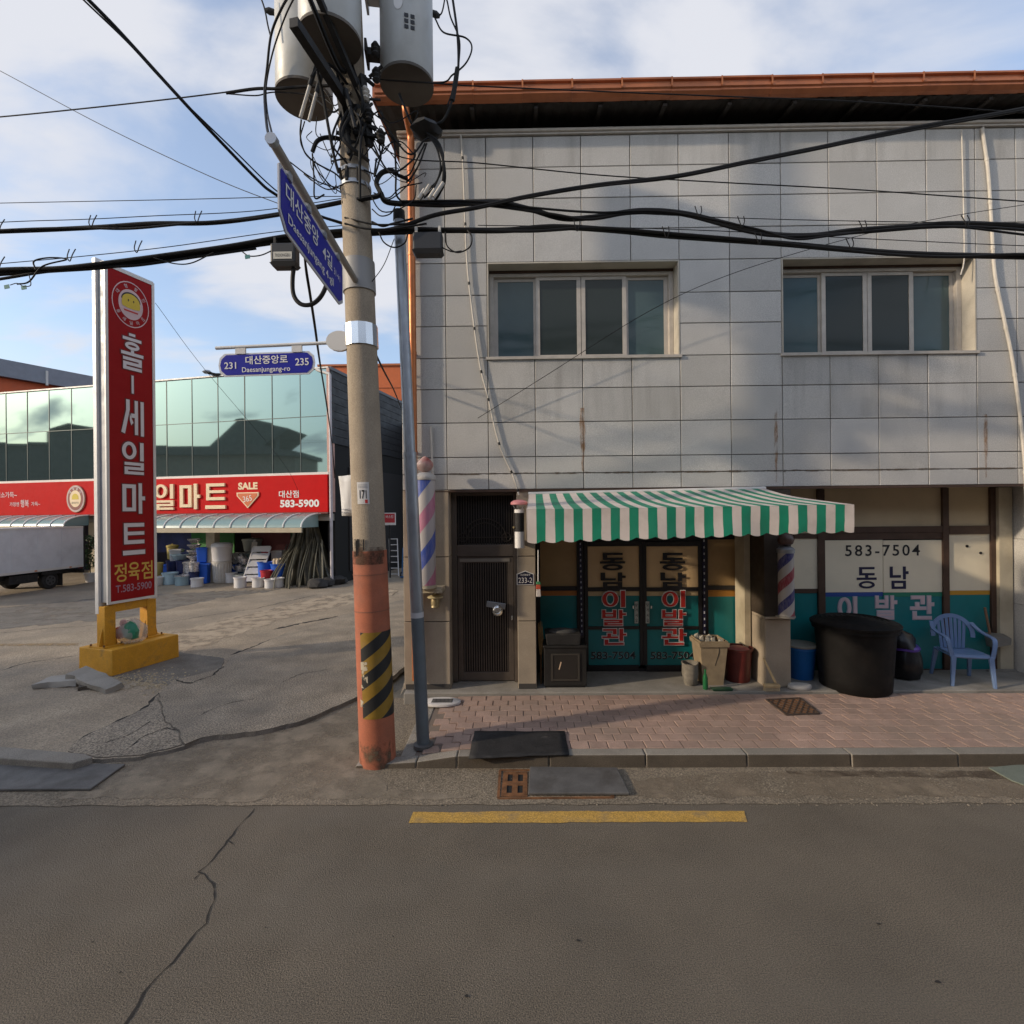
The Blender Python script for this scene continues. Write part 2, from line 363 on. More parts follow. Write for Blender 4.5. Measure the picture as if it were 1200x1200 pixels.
poly = [(p.x, p.y) for p in rag]+[(-1.62,6.9),(-1.62,60),(-90,60),(-90,rag[0].y+1)]
mb = MB(); mb.add([(x, y, LZ) for x, y in poly], [tuple(range(len(poly)))])
k = len(rag); mb.add([(p.x, p.y, LZ) for p in rag]+[(p.x+.02, p.y-.03, .0) for p in rag], [(i+k, i+k+1, i+1, i) for i in range(k-1)], 1)
lot = mb.build('parking_lot', [M_lot, M_lot2]); tag(lot, kind='structure')
def layer(name, pxs, z, m, amp=.04, lip=True):
    P_ = [onZ(x, y, z) for x, y in pxs]; Q = ragged(P_+[P_[0]], amp)[:-1]; n = len(Q); mb = MB(); mb.add([(p.x, p.y, z) for p in Q], [tuple(range(n)) if sum(p.x*q.y-q.x*p.y for p, q in zip(Q, Q[1:]+Q[:1])) > 0 else tuple(range(n))[::-1]])
    c = sum(Q, Vector())/n
    mb.add([(p.x, p.y, z) for p in Q]+[(p.x+(p.x-c.x)*.008, p.y+(p.y-c.y)*.008, LZ-.03) for p in Q], [(i+n, (i+1) % n+n, (i+1) % n, i) for i in range(n)], 1)
    return tag(mb.build(name, [m, M_lot2]), kind='structure')
AZ = LZ+.016
layer('asphalt_layer', [(205,797),(262,782),(270,770),(300,757),(345,737),(400,721),(470,703),(520,700),(540,760),(478,778),(462,791),(440,805),(424,814),(408,821),(392,828),(372,837),(348,846),(322,852),(300,856),(262,860),(236,864),(216,872),(209,858),(196,846),(190,830),(186,812)], AZ, M_rough, .035)
layer('asphalt_layer', [(80,880),(92,867),(112,856),(142,844),(174,828),(184,816),(188,832),(194,847),(206,858),(213,872),(196,877),(165,884),(120,887)], LZ+.009, M_rough, .03)
layer('lot_patch', [(128,792),(200,803),(258,783),(264,772),(205,763),(150,772)], LZ+.008, mat('dark_patch', (.165,.148,.125), .95, var=.25, vscale=3, bump=.9, bscale=60, speck=.4), .05)
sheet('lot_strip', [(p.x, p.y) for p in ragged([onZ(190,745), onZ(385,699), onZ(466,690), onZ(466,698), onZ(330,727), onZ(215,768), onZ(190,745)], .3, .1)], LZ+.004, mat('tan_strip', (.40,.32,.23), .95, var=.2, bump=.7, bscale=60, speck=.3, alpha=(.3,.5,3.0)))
sheet('lot_dark_area', [(p.x, p.y) for p in ragged([onZ(-80,722), onZ(110,703), onZ(260,694), onZ(330,692), onZ(255,703), onZ(160,724), onZ(-80,746), onZ(-80,722)], .45, .12)], LZ+.003, mat('dark_lot_tone', (.19,.17,.145), .95, var=.2, bump=.7, bscale=60, speck=.3, alpha=(.28,.5,1.6)))  # ragged see-through sheet, darker than the lot around it
def crack(pxs, w=.014, z=LZ, jag=.03):
    P = [onZ(x, y, z) for x, y in pxs]; Q = []
    for a, b in zip(P, P[1:]):
        k = max(2, int((b-a).length/.06))
        for j in range(k): Q.append(a.lerp(b, j/k)+Vector((random.uniform(-jag, jag), random.uniform(-jag, jag), 0))*.6)
    Q.append(P[-1]); L = []; Rr = []
    for i, p in enumerate(Q):
        d = (Q[min(i+1, len(Q)-1)]-Q[max(0, i-1)]); d.z = 0; d.normalize(); nn = Vector((-d.y, d.x, 0))
        ww = w*random.choice((.3,.6,.9,1.1,1.5))*(0.25 if i in (0, len(Q)-1) else 1); L.append(p+nn*ww*.5); Rr.append(p-nn*ww*.5)
    k = len(Q); mb.add([(p.x, p.y, z+.003) for p in L+Rr], [(i, i+1, k+i+1, k+i) for i in range(k-1)])
mb = MB()
crack([(300,946),(268,985),(235,1021),(250,1036),(254,1047),(240,1083),(212,1114),(180,1152),(160,1178),(142,1205),(120,1240)], .011, 0, .022); crack([(238,1022),(232,1026),(228,1031)], .009, 0, .01); crack([(268,985),(274,990)], .008, 0, .01)
tag(mb.build('road_crack', M_crack), kind='structure')
mb = MB()
for c_, w_, z_ in (([(0,742),(60,736),(112,733)], .02, LZ), ([(0,786),(30,777),(92,768)], .02, LZ), ([(152,736),(240,722),(300,713),(345,703),(372,697)], .03, LZ), ([(270,768),(330,745),(400,722)], .05, LZ), ([(320,738),(350,731),(372,727),(398,722)], .09, LZ), ([(345,715),(352,711),(380,706)], .05, LZ),
          ([(150,878),(165,865),(195,853),(208,856)], .022, LZ+.009), ([(120,872),(150,862),(176,845)], .012, LZ+.009), ([(204,796),(222,801),(248,792),(262,781)], .035, AZ), ([(230,840),(262,826),(300,818)], .010, AZ), ([(330,800),(352,790),(395,783)], .010, AZ), ([(82,878),(100,862),(140,845),(172,828),(186,812)], .04, LZ+.0)):
    crack(c_, w_, z_)
tag(mb.build('lot_cracks', M_crack), kind='structure')
sheet('faded_line', [(p.x, p.y) for p in (onZ(-60,757), onZ(92,756), onZ(92,759), onZ(-60,760))], LZ+.005, mat('faded_yellow', (.33,.23,.12), .9, alpha=(.35,.6,8.0)))
a, b, c, d = onZ(485,952), onZ(872,950.5), onZ(876,963.5), onZ(479,965)
yl = ragged([a, d, c, b, a], .012, .03)[:-1]
sheet('yellow_line', [(p.x, p.y) for p in yl], .004, M_yline)
def blot(name, pxs, z, m):
    P_ = [onZ(x, y, z) for x, y in pxs]; P_ = ragged(P_+[P_[0]], .07, .06)[:-1]; return sheet(name, [(p.x, p.y) for p in P_], z, m)
blot('sandy_dirt', [(60,934),(300,937),(560,934),(455,925),(430,890),(436,868),(424,822),(372,845),(300,862),(216,880),(120,896)], .008, mat('sandy_dirt', (.25,.205,.15), .95, var=.25, vscale=4, speck=.25, bump=.4, alpha=(.32,.56,2.2)))
blot('sandy_dirt', [(740,934),(1300,934),(1300,905),(900,903),(740,912)], .008, mat('sandy_dirt2', (.235,.185,.13), .95, var=.2, speck=.3, alpha=(.36,.6,1.8)))
# dark wet-looking grime along the kerb foot on the right
mb = MB(); base = [onZ(x, 903, .01) for x in range(920, 1180, 8)]
mb.add([(p.x, p.y, .010) for p in base]+[(p.x, p.y-.05-.17*max(0, noise.noise((p.x*2.2, 3, 0))+.35), .010) for p in base], [(i, len(base)+i, len(base)+i+1, i+1) for i in range(len(base)-1)])
tag(mb.build('kerb_grime', mat('kerb_grime', (.075,.05,.032), .95, alpha=(.40,.72,3.2))), kind='structure')
mb = MB(); rnd = random.Random(3)
for i in range(9):
    px, py = rnd.uniform(40, 1180), rnd.uniform(975, 1180); p = onZ(px, py, 0.005); r = rnd.uniform(.004, .012); q = []
    for j in range(7): t = j*2*math.pi/7; q.append((p.x+r*math.cos(t)*rnd.uniform(.6,1.6), p.y+r*math.sin(t)*rnd.uniform(.5,1), .005))
    mb.add(q, [tuple(range(7))])
tag(mb.build('road_spots', M_crack), kind='structure')
# loose grit on gutter and lot edge: too many to count
mb = MB()
for i in range(2600):
    px, py = rnd.uniform(-20, 1210), rnd.uniform(902, 944)
    if i % 3 == 0: px, py = rnd.uniform(60, 440), rnd.uniform(858, 935)
    p = onZ(px, py, .005); r = rnd.uniform(.003, .008)
    mb.add([(p.x-r, p.y-r*.7, .004), (p.x+r, p.y-r, .004), (p.x+r*.6, p.y+r, .004), (p.x-r*.8, p.y+r*.8, .004), (p.x, p.y, .004+r*.9)], [(0,1,4),(1,2,4),(2,3,4),(3,0,4)])
tag(mb.build('grit', mat('grit_stone', (.26,.22,.17), .95, var=.5, vscale=40)), 'loose grit and small stones scattered along the gutter strip', 'grit', kind='stuff')

# ------------------------------------------------------------------ sidewalk
SZ = .125
KF = 4.98; KB = 5.14                     # kerb front and back
def swz(x): return SZ if x > -.55 else SZ-.075*min(1, (-.55-x)/.55)**1.3   # the kerb drops at the corner
SX0 = -1.16
mb = MB(); mb.hexa([(SX0-.0,KB-.03,-.03),(9.6,KB-.03,-.03),(9.6,6.9,-.03),(SX0,6.9,-.03)], [(SX0,KB-.03,.035),(9.6,KB-.03,SZ-.012),(9.6,6.9,SZ-.012),(SX0,6.9,SZ-.012)])
mb = MB(); xs = [SX0, -.85, -.55, 2, 9.6]
mb.add([(x, KB-.05, swz(x)-.009) for x in xs]+[(x, 6.64, (swz(x)+2*SZ)/3-.009) for x in xs], [(i, i+1, i+6, i+5) for i in range(4)])
mb.add([(SX0, KB-.05, -.02),(SX0, KB-.05, swz(SX0)-.009),(SX0, 6.64, (swz(SX0)+2*SZ)/3-.009),(SX0, 6.64, -.02)], [(0,1,2,3)])
sidewalk = mb.build('sidewalk', M_sand); tag(sidewalk, kind='structure')
PW, PD = .188, .165
def zat(x, y):
    f = min(1, max(0, (y-KB)/(6.64-KB))); return swz(x)*(1-f)+f*(swz(x)+2*SZ)/3
pv = MB(); g = .004; hx, hy = PW/2-g, PD/2-g; ch = .005
pv.hexa([(-hx,-hy,-.02),(hx,-hy,-.02),(hx,hy,-.02),(-hx,hy,-.02)], [(-hx,-hy,-ch),(hx,-hy,-ch),(hx,hy,-ch),(-hx,hy,-ch)])
pv.hexa([(-hx,-hy,-ch),(hx,-hy,-ch),(hx,hy,-ch),(-hx,hy,-ch)], [(-hx+ch,-hy+ch,0),(hx-ch,-hy+ch,0),(hx-ch,hy-ch,0),(-hx+ch,hy-ch,0)])
paver0 = pv.build('paver', M_paver, sidewalk, world=False); spots = []
rows = int((6.63-KB)/PD)
for r in range(rows+1):
    y = KB+.004+PD*(r+.5)
    for i in range(-1, 60):
        x = SX0+.15+PW*(i+(.5 if r % 2 else 0))+.11
        if y+PD/2 > 6.66: continue
        if x-PW/2 < SX0+.10 or x > 9.5: continue
        spots.append((abs(x-2.2)*.35+y*.9, x, y))
spots.sort(); pvd = paver0.data
prnd = random.Random(11)
stuff = MB(); first = True
for k_, (d_, x, y) in enumerate(spots):
    z = zat(x, y)+prnd.uniform(-.003, .002); tx, ty = prnd.uniform(-.008, .008), prnd.uniform(-.006, .006)-.0
    if k_ < 300:
        o = paver0 if first else paver0.copy()
        if not first: COL.objects.link(o); o.parent = sidewalk
        first = False; o.location = (x, y, z); o.rotation_euler = (tx, ty, prnd.uniform(-.01, .01))
    else:
        stuff.hexa([(x-hx,y-hy,z-.02),(x+hx,y-hy,z-.02),(x+hx,y+hy,z-.02),(x-hx,y+hy,z-.02)], [(x-hx+.004,y-hy+.004,z),(x+hx-.004,y-hy+.004,z),(x+hx-.004,y+hy-.004,z),(x-hx+.004,y+hy-.004,z)])
if stuff.f: stuff.build('pavers', M_paver, sidewalk, world=False, kind='stuff')
# kerb: stones of about a metre along the road, and a pale edging along the alley
kerb = MB(); kerb.box((SX0-.02, KF+.012, -.04), (9.6, KB-.052, .02)); kerbo = kerb.build('kerb', M_sand); tag(kerbo, kind='structure')
x = -1.62; krnd = random.Random(5)
cuts = [-1.62,-1.02,-.62,.28,1.22,2.2,3.2,4.22,5.2,6.2,7.2,8.2,9.6]
for x0, x1 in zip(cuts, cuts[1:]):
    z0, z1 = swz(max(x0, SX0)), swz(max(x1, SX0)); j = krnd.uniform(-.006, .006); a_, b_ = x0+.004, x1-.004
    if x0 < SX0: z0 = .03
    mb = MB(); mb.hexa([(a_,KF+j,-.03),(b_,KF+j,-.03),(b_,KB-.004,-.03),(a_,KB-.004,-.03)], [(a_,KF+j+.012,z0),(b_,KF+j+.012,z1),(b_,KB-.004,z1+.002),(a_,KB-.004,z0+.002)])
    mb.m[2] = 1      # the soiled road face
    mb.build('kerb_stone', [M_kerb, M_soil], kerbo, world=False, bevel=.012)
y = KB
for i in range(3):
    y1 = y+.5; z0 = zat(SX0, y); z1 = zat(SX0, y1)
    mb = MB(); mb.hexa([(SX0-.05,y+.004,-.03),(SX0+.10,y+.004,-.03),(SX0+.10,y1-.004,-.03),(SX0-.05,y1-.004,-.03)], [(SX0-.05,y+.004,z0),(SX0+.10,y+.004,z0+.004),(SX0+.10,y1-.004,z1+.004),(SX0-.05,y1-.004,z1)])
    mb.build('edging_stone', M_kerb, kerbo, world=False, bevel=.008); y = y1

# ------------------------------------------------------------------ the barber's building
F = 6.8                                    # facade plane
S = 7.52                                   # shopfront plane
bld = thing('shop_building', 'two storey grey stone tiled building with orange eaves gutter over a barber shop front', 'building', (2.5, F, 0))
WX0 = FX(470, 400); WX1 = 9.6
colp = [478, 523, 571.7, 627, 683, 740.7, 797.3, 856.5, 917, 973, 1029.6, 1087.5, 1145, 1192.5]
cols = [WX0]+[FX(c) for c in colp[1:]]
while cols[-1] < WX1-.3: cols.append(cols[-1]+.655)
WX1 = cols[-1]
rowp = [160, 196.5, 233, 270, 307.5, 345.5, 381.5, 419, 455.5, 495, 535.5, 555, 573.5]
rowz = [FZ(p) for p in rowp]
W1 = (cols[2], cols[6]); W2 = (cols[8], cols[12]); WZ1, WZ0 = rowz[4], rowz[7]
BOT = rowz[-1]; TOP = rowz[0]
T = .018
wall = MB()
def wbox(x0, x1, z0, z1): wall.box((x0, F+T, z0), (x1, F+.40, z1))
wbox(WX0, WX1, WZ1, TOP); wbox(WX0, W1[0], WZ0, WZ1); wbox(W1[1], W2[0], WZ0, WZ1); wbox(W2[1], WX1, WZ0, WZ1); wbox(WX0, WX1, BOT, WZ0)
wallo = wall.build('wall', M_mortar, bld)
mb = MB(); mb.box((WX0+.01, F+.42, 0.0), (WX0+.25, 15, TOP-.02)); mb.box((WX0+.26, 14.8, 0), (WX1, 15, TOP-.02)); mb.box((WX1-.25, F+.42, 0), (WX1, 14.78, TOP-.02))
mb.box((WX0+.26, F+.42, TOP-.25), (WX1-.26, 14.78, TOP-.05)); mb.box((WX0+.26, F+.42, BOT+.05), (WX1-.26, 14.78, BOT+.2))
mb.build('rear_wall', M_conc, bld)
tcache = {}
trnd = random.Random(2)
def tile(x0, x1, z0, z1, name='tile', m=M_tile, Y=F, par=None):
    w, h = round(x1-x0-.010, 3), round(z1-z0-.010, 3); key = (w, h, m.name)
    par = par or bld; lx, ly, lz = root_of(par).location
    if key not in tcache:
        b = MB(); c = .004
        b.hexa([(-w/2, T, -h/2), (w/2, T, -h/2), (w/2, T, h/2), (-w/2, T, h/2)], [(-w/2, c, -h/2), (w/2, c, -h/2), (w/2, c, h/2), (-w/2, c, h/2)])
        b.hexa([(-w/2, c, -h/2), (w/2, c, -h/2), (w/2, c, h/2), (-w/2, c, h/2)], [(-w/2+c, 0, -h/2+c), (w/2-c, 0, -h/2+c), (w/2-c, 0, h/2-c), (-w/2+c, 0, h/2-c)])
        o = b.build(name, m, par, world=False); tcache[key] = o
    else: o = tcache[key].copy(); o.parent = par; COL.objects.link(o)
    o.name = name
    o.location = ((x0+x1)/2-lx, Y-ly+trnd.uniform(-.0015, .0015), (z0+z1)/2-lz); o.rotation_euler = (trnd.uniform(-.0022, .0022), 0, trnd.uniform(-.0022, .0022))
    return o
for i, (x0, x1) in enumerate(zip(cols, cols[1:])):
    for z1, z0 in zip(rowz, rowz[1:]):
        inwin = z0 >= WZ0-.01 and z1 <= WZ1+.01 and any(x0 >= w[0]-.01 and x1 <= w[1]+.01 for w in (W1, W2))
        if not inwin: tile(x0, x1, z0, z1)
# rust streaks, soot line above the shop
def stain(px0, px1, py0, py1, m, lean=0.0):
    a = onY(px0, py0, F-.004); d = onY(px1, py1, F-.004); mb = MB()
    pts = []; k = 8
    for i in range(k+1):
        f = i/k; z = a.z+(d.z-a.z)*f; w = (d.x-a.x)*(.35+.65*math.sin(math.pi*min(1, f+.15))); cx = (a.x+d.x)/2+random.uniform(-.1, .1)*(d.x-a.x); pts.append((cx-w/2, cx+w/2, z))
    mb.add([(p[0], F-.004, p[2]) for p in pts]+[(p[1], F-.004, p[2]) for p in pts], [(i, k+1+i, k+2+i, i+1) for i in range(k)])
    mb.build('rust_stain', m, bld)
stain(679, 686, 478, 552, M_rust); stain(907, 912, 480, 565, M_rust); stain(1153, 1158, 485, 560, M_rust)
mb = MB(); q = [FX(525+i*8, 550) for i in range(0, 84)]
zb = rowz[-2]
mb.add([(x_, F-.004, zb+.002+.010*noise.noise((x_*4, 0, 0))+.01) for x_ in q]+[(x_, F-.004, zb-.012+.012*noise.noise((x_*5, 5, 0))) for x_ in q], [(i, len(q)+i, len(q)+i+1, i+1) for i in range(len(q)-1)])
mb.build('soot_line', M_dirt, bld)
M_grime = mat('grime_run', (.13,.115,.10), .95, alpha=(.46,.80,1.0,.22), stretch=(5, 5, .5))
def grime(x0, x1, z1, h): mb = MB(); mb.quad((x0, F-.0035, z1-h), (x1, F-.0035, z1-h), (x1, F-.0035, z1), (x0, F-.0035, z1)); mb.build('grime_run', M_grime, bld)
grime(W1[0]-.05, W1[1]+.05, WZ0-.035, .8); grime(W2[0]-.05, W2[1]+.05, WZ0-.035, .8); grime(WX0+.05, WX1-.05, TOP-.002, .40)
# windows
def window(x0, x1, z0, z1):
    Y = F+.20; fr = MB(); t = .06
    fr.box((x0+.02, Y, z0+.015), (x0+.02+t, Y+.1, z1-.055)); fr.box((x1-.02-t, Y, z0+.015), (x1-.02, Y+.1, z1-.055))
    fr.box((x0+.02+t, Y+.001, z1-.10), (x1-.02-t, Y+.1, z1-.056)); fr.box((x0+.02+t, Y+.001, z0+.015), (x1-.02-t, Y+.1, z0+.055))
    w = fr.build('window', M_alu, bld, bevel=.004)
    rv = MB()      # stone lining: jambs, head, sill
    rv.box((x0+.0005, F-.004, z0+.016), (x0+.018, F+.42, z1-.019)); rv.box((x1-.018, F-.004, z0+.016), (x1-.0005, F+.42, z1-.019)); rv.box((x0+.0005, F-.004, z1-.018), (x1-.0005, F+.42, z1-.0005))
    rv.build('lining', M_stone, w)
    sl = MB(); sl.hexa([(x0-.02, F-.03, z0-.03), (x1+.02, F-.03, z0-.03), (x1+.02, F+.001, z0-.03), (x0-.02, F+.001, z0-.03)], [(x0-.02, F-.03, z0+.006), (x1+.02, F-.03, z0+.006), (x1+.02, F+.001, z0+.010), (x0-.02, F+.001, z0+.010)])
    sl.box((x0+.001, F+.002, z0-.0), (x1-.001, F+.42, z0+.012)); sl.build('sill', M_alu, w)
    bar = MB(); bar.box((x0+.02, Y-.005, z1-.055), (x1-.02, Y+.1, z1-.020)); bar.build('head_rail', M_brown, w)
    a, b = x0+.02+t, x1-.02-t; n = 4; W_ = (b-a)/n
    for i in range(n):
        p0, p1 = a+W_*i, a+W_*(i+1); dy = .055 if i in (0, 3) else .03; sb = MB(); s_ = .034
        if i in (0, 3): yy = Y+.055
        else: yy = Y+.02
        e0 = p0-(.022 if i in (1, 2) else 0); e1 = p1+(.022 if i in (1, 2) else 0)
        if i == 1: e1 = p1-.004
        if i == 2: e0 = p1-W_+.004
        sb.box((e0, yy, z0+.056), (e0+s_*1.6, yy+.028, z1-.104)); sb.box((e1-s_*1.6, yy, z0+.056), (e1, yy+.028, z1-.104))
        sb.box((e0+s_*1.6, yy+.001, z1-.145), (e1-s_*1.6, yy+.027, z1-.104)); sb.box((e0+s_*1.6, yy+.001, z0+.056), (e1-s_*1.6, yy+.027, z0+.095))
        so = sb.build('sash', M_alu, w)
        gb = MB(); gb.box((e0+.03, yy+.010, z0+.085), (e1-.03, yy+.016, z1-.135)); gb.build('pane', M_gteal if i in (0, 3) else M_gdark, w)
    bk = MB(); bk.box((x0+.02, Y+.12, z0), (x1-.02, Y+.2, z1)); bk.build('blind', M_dark, w)
window(*W1, WZ0, WZ1); window(*W2, WZ0, WZ1)
# coping rail and eaves
mb = MB(); mb.box((WX0-.02, F-.035, TOP+.002), (WX1+.05, F+.42, TOP+.035)); mb.tube([(WX0-.02, F-.045, TOP+.045), (WX1+.05, F-.045, TOP+.045)], .022, 8)
mb.build('coping', M_alu, bld)
EY = F-.30; ZB = onY(600, 121, EY).z; ZT = onY(600, 101, EY).z
EX0 = onY(441, 112, EY).x; EX1 = WX1+.3
prof = [(0,0),(-.05,.01),(-.085,.05),(-.085,.075),(-.105,.085),(-.105,.11),(-.085,.12),(-.085,.165),(-.115,.175),(-.115,ZT-ZB-.02),(-.09,ZT-ZB),(0,ZT-ZB)]
x = EX0; seg = .62; i = 0
while x < EX1:                            # gutter lengths with lapped joints
    x1 = min(x+seg, EX1); mb = MB(); dz = .004 if i % 2 else 0
    mb.hexa([(x+.002, EY+y_*1.0, ZB+z_+dz) for y_, z_ in prof], [(x1, EY+y_, ZB+z_+dz) for y_, z_ in prof]); mb.build('gutter_length', M_fascia, bld)
    mb = MB(); mb.box((x1-.010, EY-.112, ZB+.09), (x1+.010, EY-.1165, ZT-.012)); mb.build('gutter_joint', M_copper, bld); x = x1; i += 1
mb = MB()                                 # corrugated roof sheet, gable verge and dark soffit
SO = ZB+.01
k = int((EX1-EX0)/.09); top = []; bt = []
for j in range(k+1):
    xx = EX0+(EX1-EX0)*j/k; dz = .022 if j % 2 else 0
    top.append((xx, EY+.004, SO+dz-.02)); bt.append((xx, 9.6, SO+.55+dz))
mb.add(top+bt, [(j, j+1, k+2+j, k+1+j) for j in range(k)])
mb.add([(p[0], p[1], p[2]+.02) for p in top+bt], [(j, j+1, k+2+j, k+1+j) for j in range(k)])
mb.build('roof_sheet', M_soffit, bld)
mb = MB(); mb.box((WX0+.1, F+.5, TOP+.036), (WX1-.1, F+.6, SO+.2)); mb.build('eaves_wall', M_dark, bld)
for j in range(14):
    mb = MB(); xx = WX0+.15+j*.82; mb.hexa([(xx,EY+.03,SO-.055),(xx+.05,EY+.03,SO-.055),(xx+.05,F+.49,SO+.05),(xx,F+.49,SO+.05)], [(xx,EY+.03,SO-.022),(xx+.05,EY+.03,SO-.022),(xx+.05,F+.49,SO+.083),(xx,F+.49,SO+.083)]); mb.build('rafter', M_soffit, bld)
mb = MB(); mb.hexa([(EX0-.03,EY-.08,ZB),(EX0-.001,EY-.08,ZB),(EX0-.001,9.6,ZB+.45),(EX0-.03,9.6,ZB+.45)], [(EX0-.03,EY-.08,ZT),(EX0-.001,EY-.08,ZT),(EX0-.001,9.6,ZT+.55),(EX0-.03,9.6,ZT+.55)]); mb.build('verge_board', M_fascia, bld)
mb = MB(); mb.hexa([(EX0,EY+.06,ZT-.02),(EX1,EY+.06,ZT-.02),(EX1,11,ZT+.75),(EX0,11,ZT+.75)], [(EX0,EY+.06,ZT+.01),(EX1,EY+.06,ZT+.01),(EX1,11,ZT+.78),(EX0,11,ZT+.78)]); mb.build('roof', M_fascia, bld)
# downpipe
PX_ = onY(484, 450, F-.08).x
mb = MB(); mb.tube(spline([(PX_-.02, EY-.02, ZB+.02), (PX_-.01, EY+.02, ZB-.10), (PX_, F-.08, ZB-.22), (PX_, F-.08, TOP-.25)], 6)+[(PX_, F-.08, 5), (PX_, F-.08, 2.0), (PX_, F-.08, .3)], .048, 12); dp = mb.build('downpipe', M_copper, bld)
for z_ in (7.0, 5.9, 4.6, 3.3):
    mb = MB(); mb.tube([(PX_, F-.08, z_-.02), (PX_, F-.08, z_+.02)], .053, 12); mb.box((PX_-.03, F-.05, z_-.012), (PX_+.03, F-.002, z_+.012)); mb.build('clamp', M_copper, dp)

# ground floor: piers, soffit, shopfront
AP = .15
mb = MB(); mb.box((WX0+.02, 6.66, -.02), (WX1, 8.6, AP)); ap = mb.build('step', M_conc, bld, bevel=.012)
def pier(x0, x1, zs, y1=S, m=None):
    m = m or M_pier
    core = MB(); core.box((x0+T, F+T, AP), (x1-T, y1, BOT)); core.build('pier', M_mortar, bld)
    for z0, z1 in zip(zs, zs[1:]):
        tile(x0, x1, z0, z1, 'pier_slab', m)
        for xa, xb in ((x0, x0+T-.001), (x1-T+.001, x1)):
            mb = MB(); mb.box((xa, F+T+.001, z0+.003), (xb, y1-.002, z1-.003)); mb.build('pier_slab', m, bld)
P1 = (WX0, FX(527, 690)); P2 = (FX(606, 690), FX(628, 690)); P3 = (FX(896, 690), FX(926.5, 690)); P4 = (FX(1245, 690), WX1)
zj = [AP, FZ(728), FZ(652), BOT]
for p in (P1, P2, P3): pier(*p, zj)
pier(P4[0], P4[1], [AP, FZ(722), FZ(640), BOT], y1=S+.3, m=M_tile)
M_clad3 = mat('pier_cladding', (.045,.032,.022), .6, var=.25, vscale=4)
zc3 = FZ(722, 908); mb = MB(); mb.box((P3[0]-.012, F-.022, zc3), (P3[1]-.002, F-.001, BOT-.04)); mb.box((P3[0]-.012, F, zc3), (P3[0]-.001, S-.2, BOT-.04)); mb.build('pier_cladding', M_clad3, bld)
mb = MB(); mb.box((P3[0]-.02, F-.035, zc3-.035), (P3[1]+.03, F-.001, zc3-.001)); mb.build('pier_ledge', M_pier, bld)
mb = MB(); mb.box((P3[0]-.10, S-.35, AP+.001), (P3[0]-.021, S-.036, BOT-.014)); mb.build('cream_post', mat('cream_post', (.52,.46,.34), .6, var=.12, dirt=(.3,.24,.16)), bld)
for x0, x1 in ((P1[0]+.02, P1[1]-.004), (P2[0]+.01, P2[1]-.01)):
    mb = MB(); mb.box((x0, F-.006, AP+.001), (x1, F-.001, AP+.07)); mb.build('skirting', M_mortar, bld)
mb = MB(); mb.box((WX0+.03, F+.41, BOT-.004), (WX1, 8.4, BOT+.04)); mb.box((WX0+.03, F+.005, BOT-.012), (WX1, F+.409, BOT-.001)); mb.build('soffit', M_conc, bld)
mb = MB(); mb.box((WX0+.03, F-.004, BOT-.028), (P1[1]+.02, F+.004, BOT-.013)); mb.box((P1[1]+.02, F-.02, BOT-.03), (WX1, F+.004, BOT-.001)); mb.build('drip_edge', M_brown, bld)
# steel street door
D0, D1 = P1[1], P2[0]; DY = F+.22; DB = AP+.02
df = MB()
zt = onY(570, 640, DY).z; ztr = onY(570, 652, DY).z
df.box((D0+.001, DY, DB), (D0+.075, DY+.09, BOT-.014)); df.box((D1-.045, DY, DB), (D1-.001, DY+.09, BOT-.014)); df.box((D0+.076, DY, ztr), (D1-.046, DY+.09, zt+.02)); df.box((D0+.076, DY+.001, BOT-.07), (D1-.046, DY+.09, BOT-.014))
door = df.build('street_door', M_door, bld, bevel=.004)
mb = MB(); mb.box((D0+.001, DY+.03, AP+.001), (D1-.001, DY+.3, DB-.001)); mb.build('threshold', M_conc, door)
lx0, lx1 = D0+.08, D1-.05
lf = MB(); t = .07
lf.box((lx0, DY+.02, DB+.012), (lx0+t, DY+.065, ztr-.006)); lf.box((lx1-t, DY+.02, DB+.012), (lx1, DY+.065, ztr-.006)); lf.box((lx0+t, DY+.021, ztr-.09), (lx1-t, DY+.064, ztr-.006)); lf.box((lx0+t, DY+.021, DB+.012), (lx1-t, DY+.064, DB+.13))
lf.build('door_leaf', M_door, door, bevel=.004)
mb = MB(); mb.box((lx0+.03, DY+.012, ztr-.075), (lx1-.05, DY+.0195, ztr-.03)); mb.build('top_strip', mat('door_strip', (.27,.25,.22), .4, .4), door)
mb = MB(); mb.box((lx0+.02, DY+.066, DB+.05), (lx1-.02, DY+.07, ztr-.03)); mb.box((D0+.06, DY+.07, zt+.03), (D1-.04, DY+.08, BOT-.06)); mb.build('backing_panel', M_dark, door)
gr = MB(); n = 19
for i in range(n):
    xx = lx0+t+(lx1-lx0-2*t)*(i+.5)/n; gr.box((xx-.007, DY+.030, DB+.131), (xx+.007, DY+.055, ztr-.091))
gr.build('grille', M_door, door)
gr = MB(); n = 22; zz0, zz1 = zt+.021, BOT-.071
for i in range(n):
    xx = D0+.08+(D1-D0-.13)*(i+.5)/n; gr.box((xx-.007, DY+.03, zz0), (xx+.007, DY+.05, zz1))
cxm = (D0+D1)/2+.01
for rr in (.30, .24):
    gr.tube([(cxm+rr*math.cos(R(a_)), DY+.022, zz0+.06+rr*math.sin(R(a_))) for a_ in range(0, 181, 12)], .008, 6)
for sx in (-1, 1): gr.tube([(cxm+sx*(.30+.06*math.cos(R(a_))), DY+.022, zz0+.1+.06*math.sin(R(a_))) for a_ in range(0, 361, 24)], .007, 6)
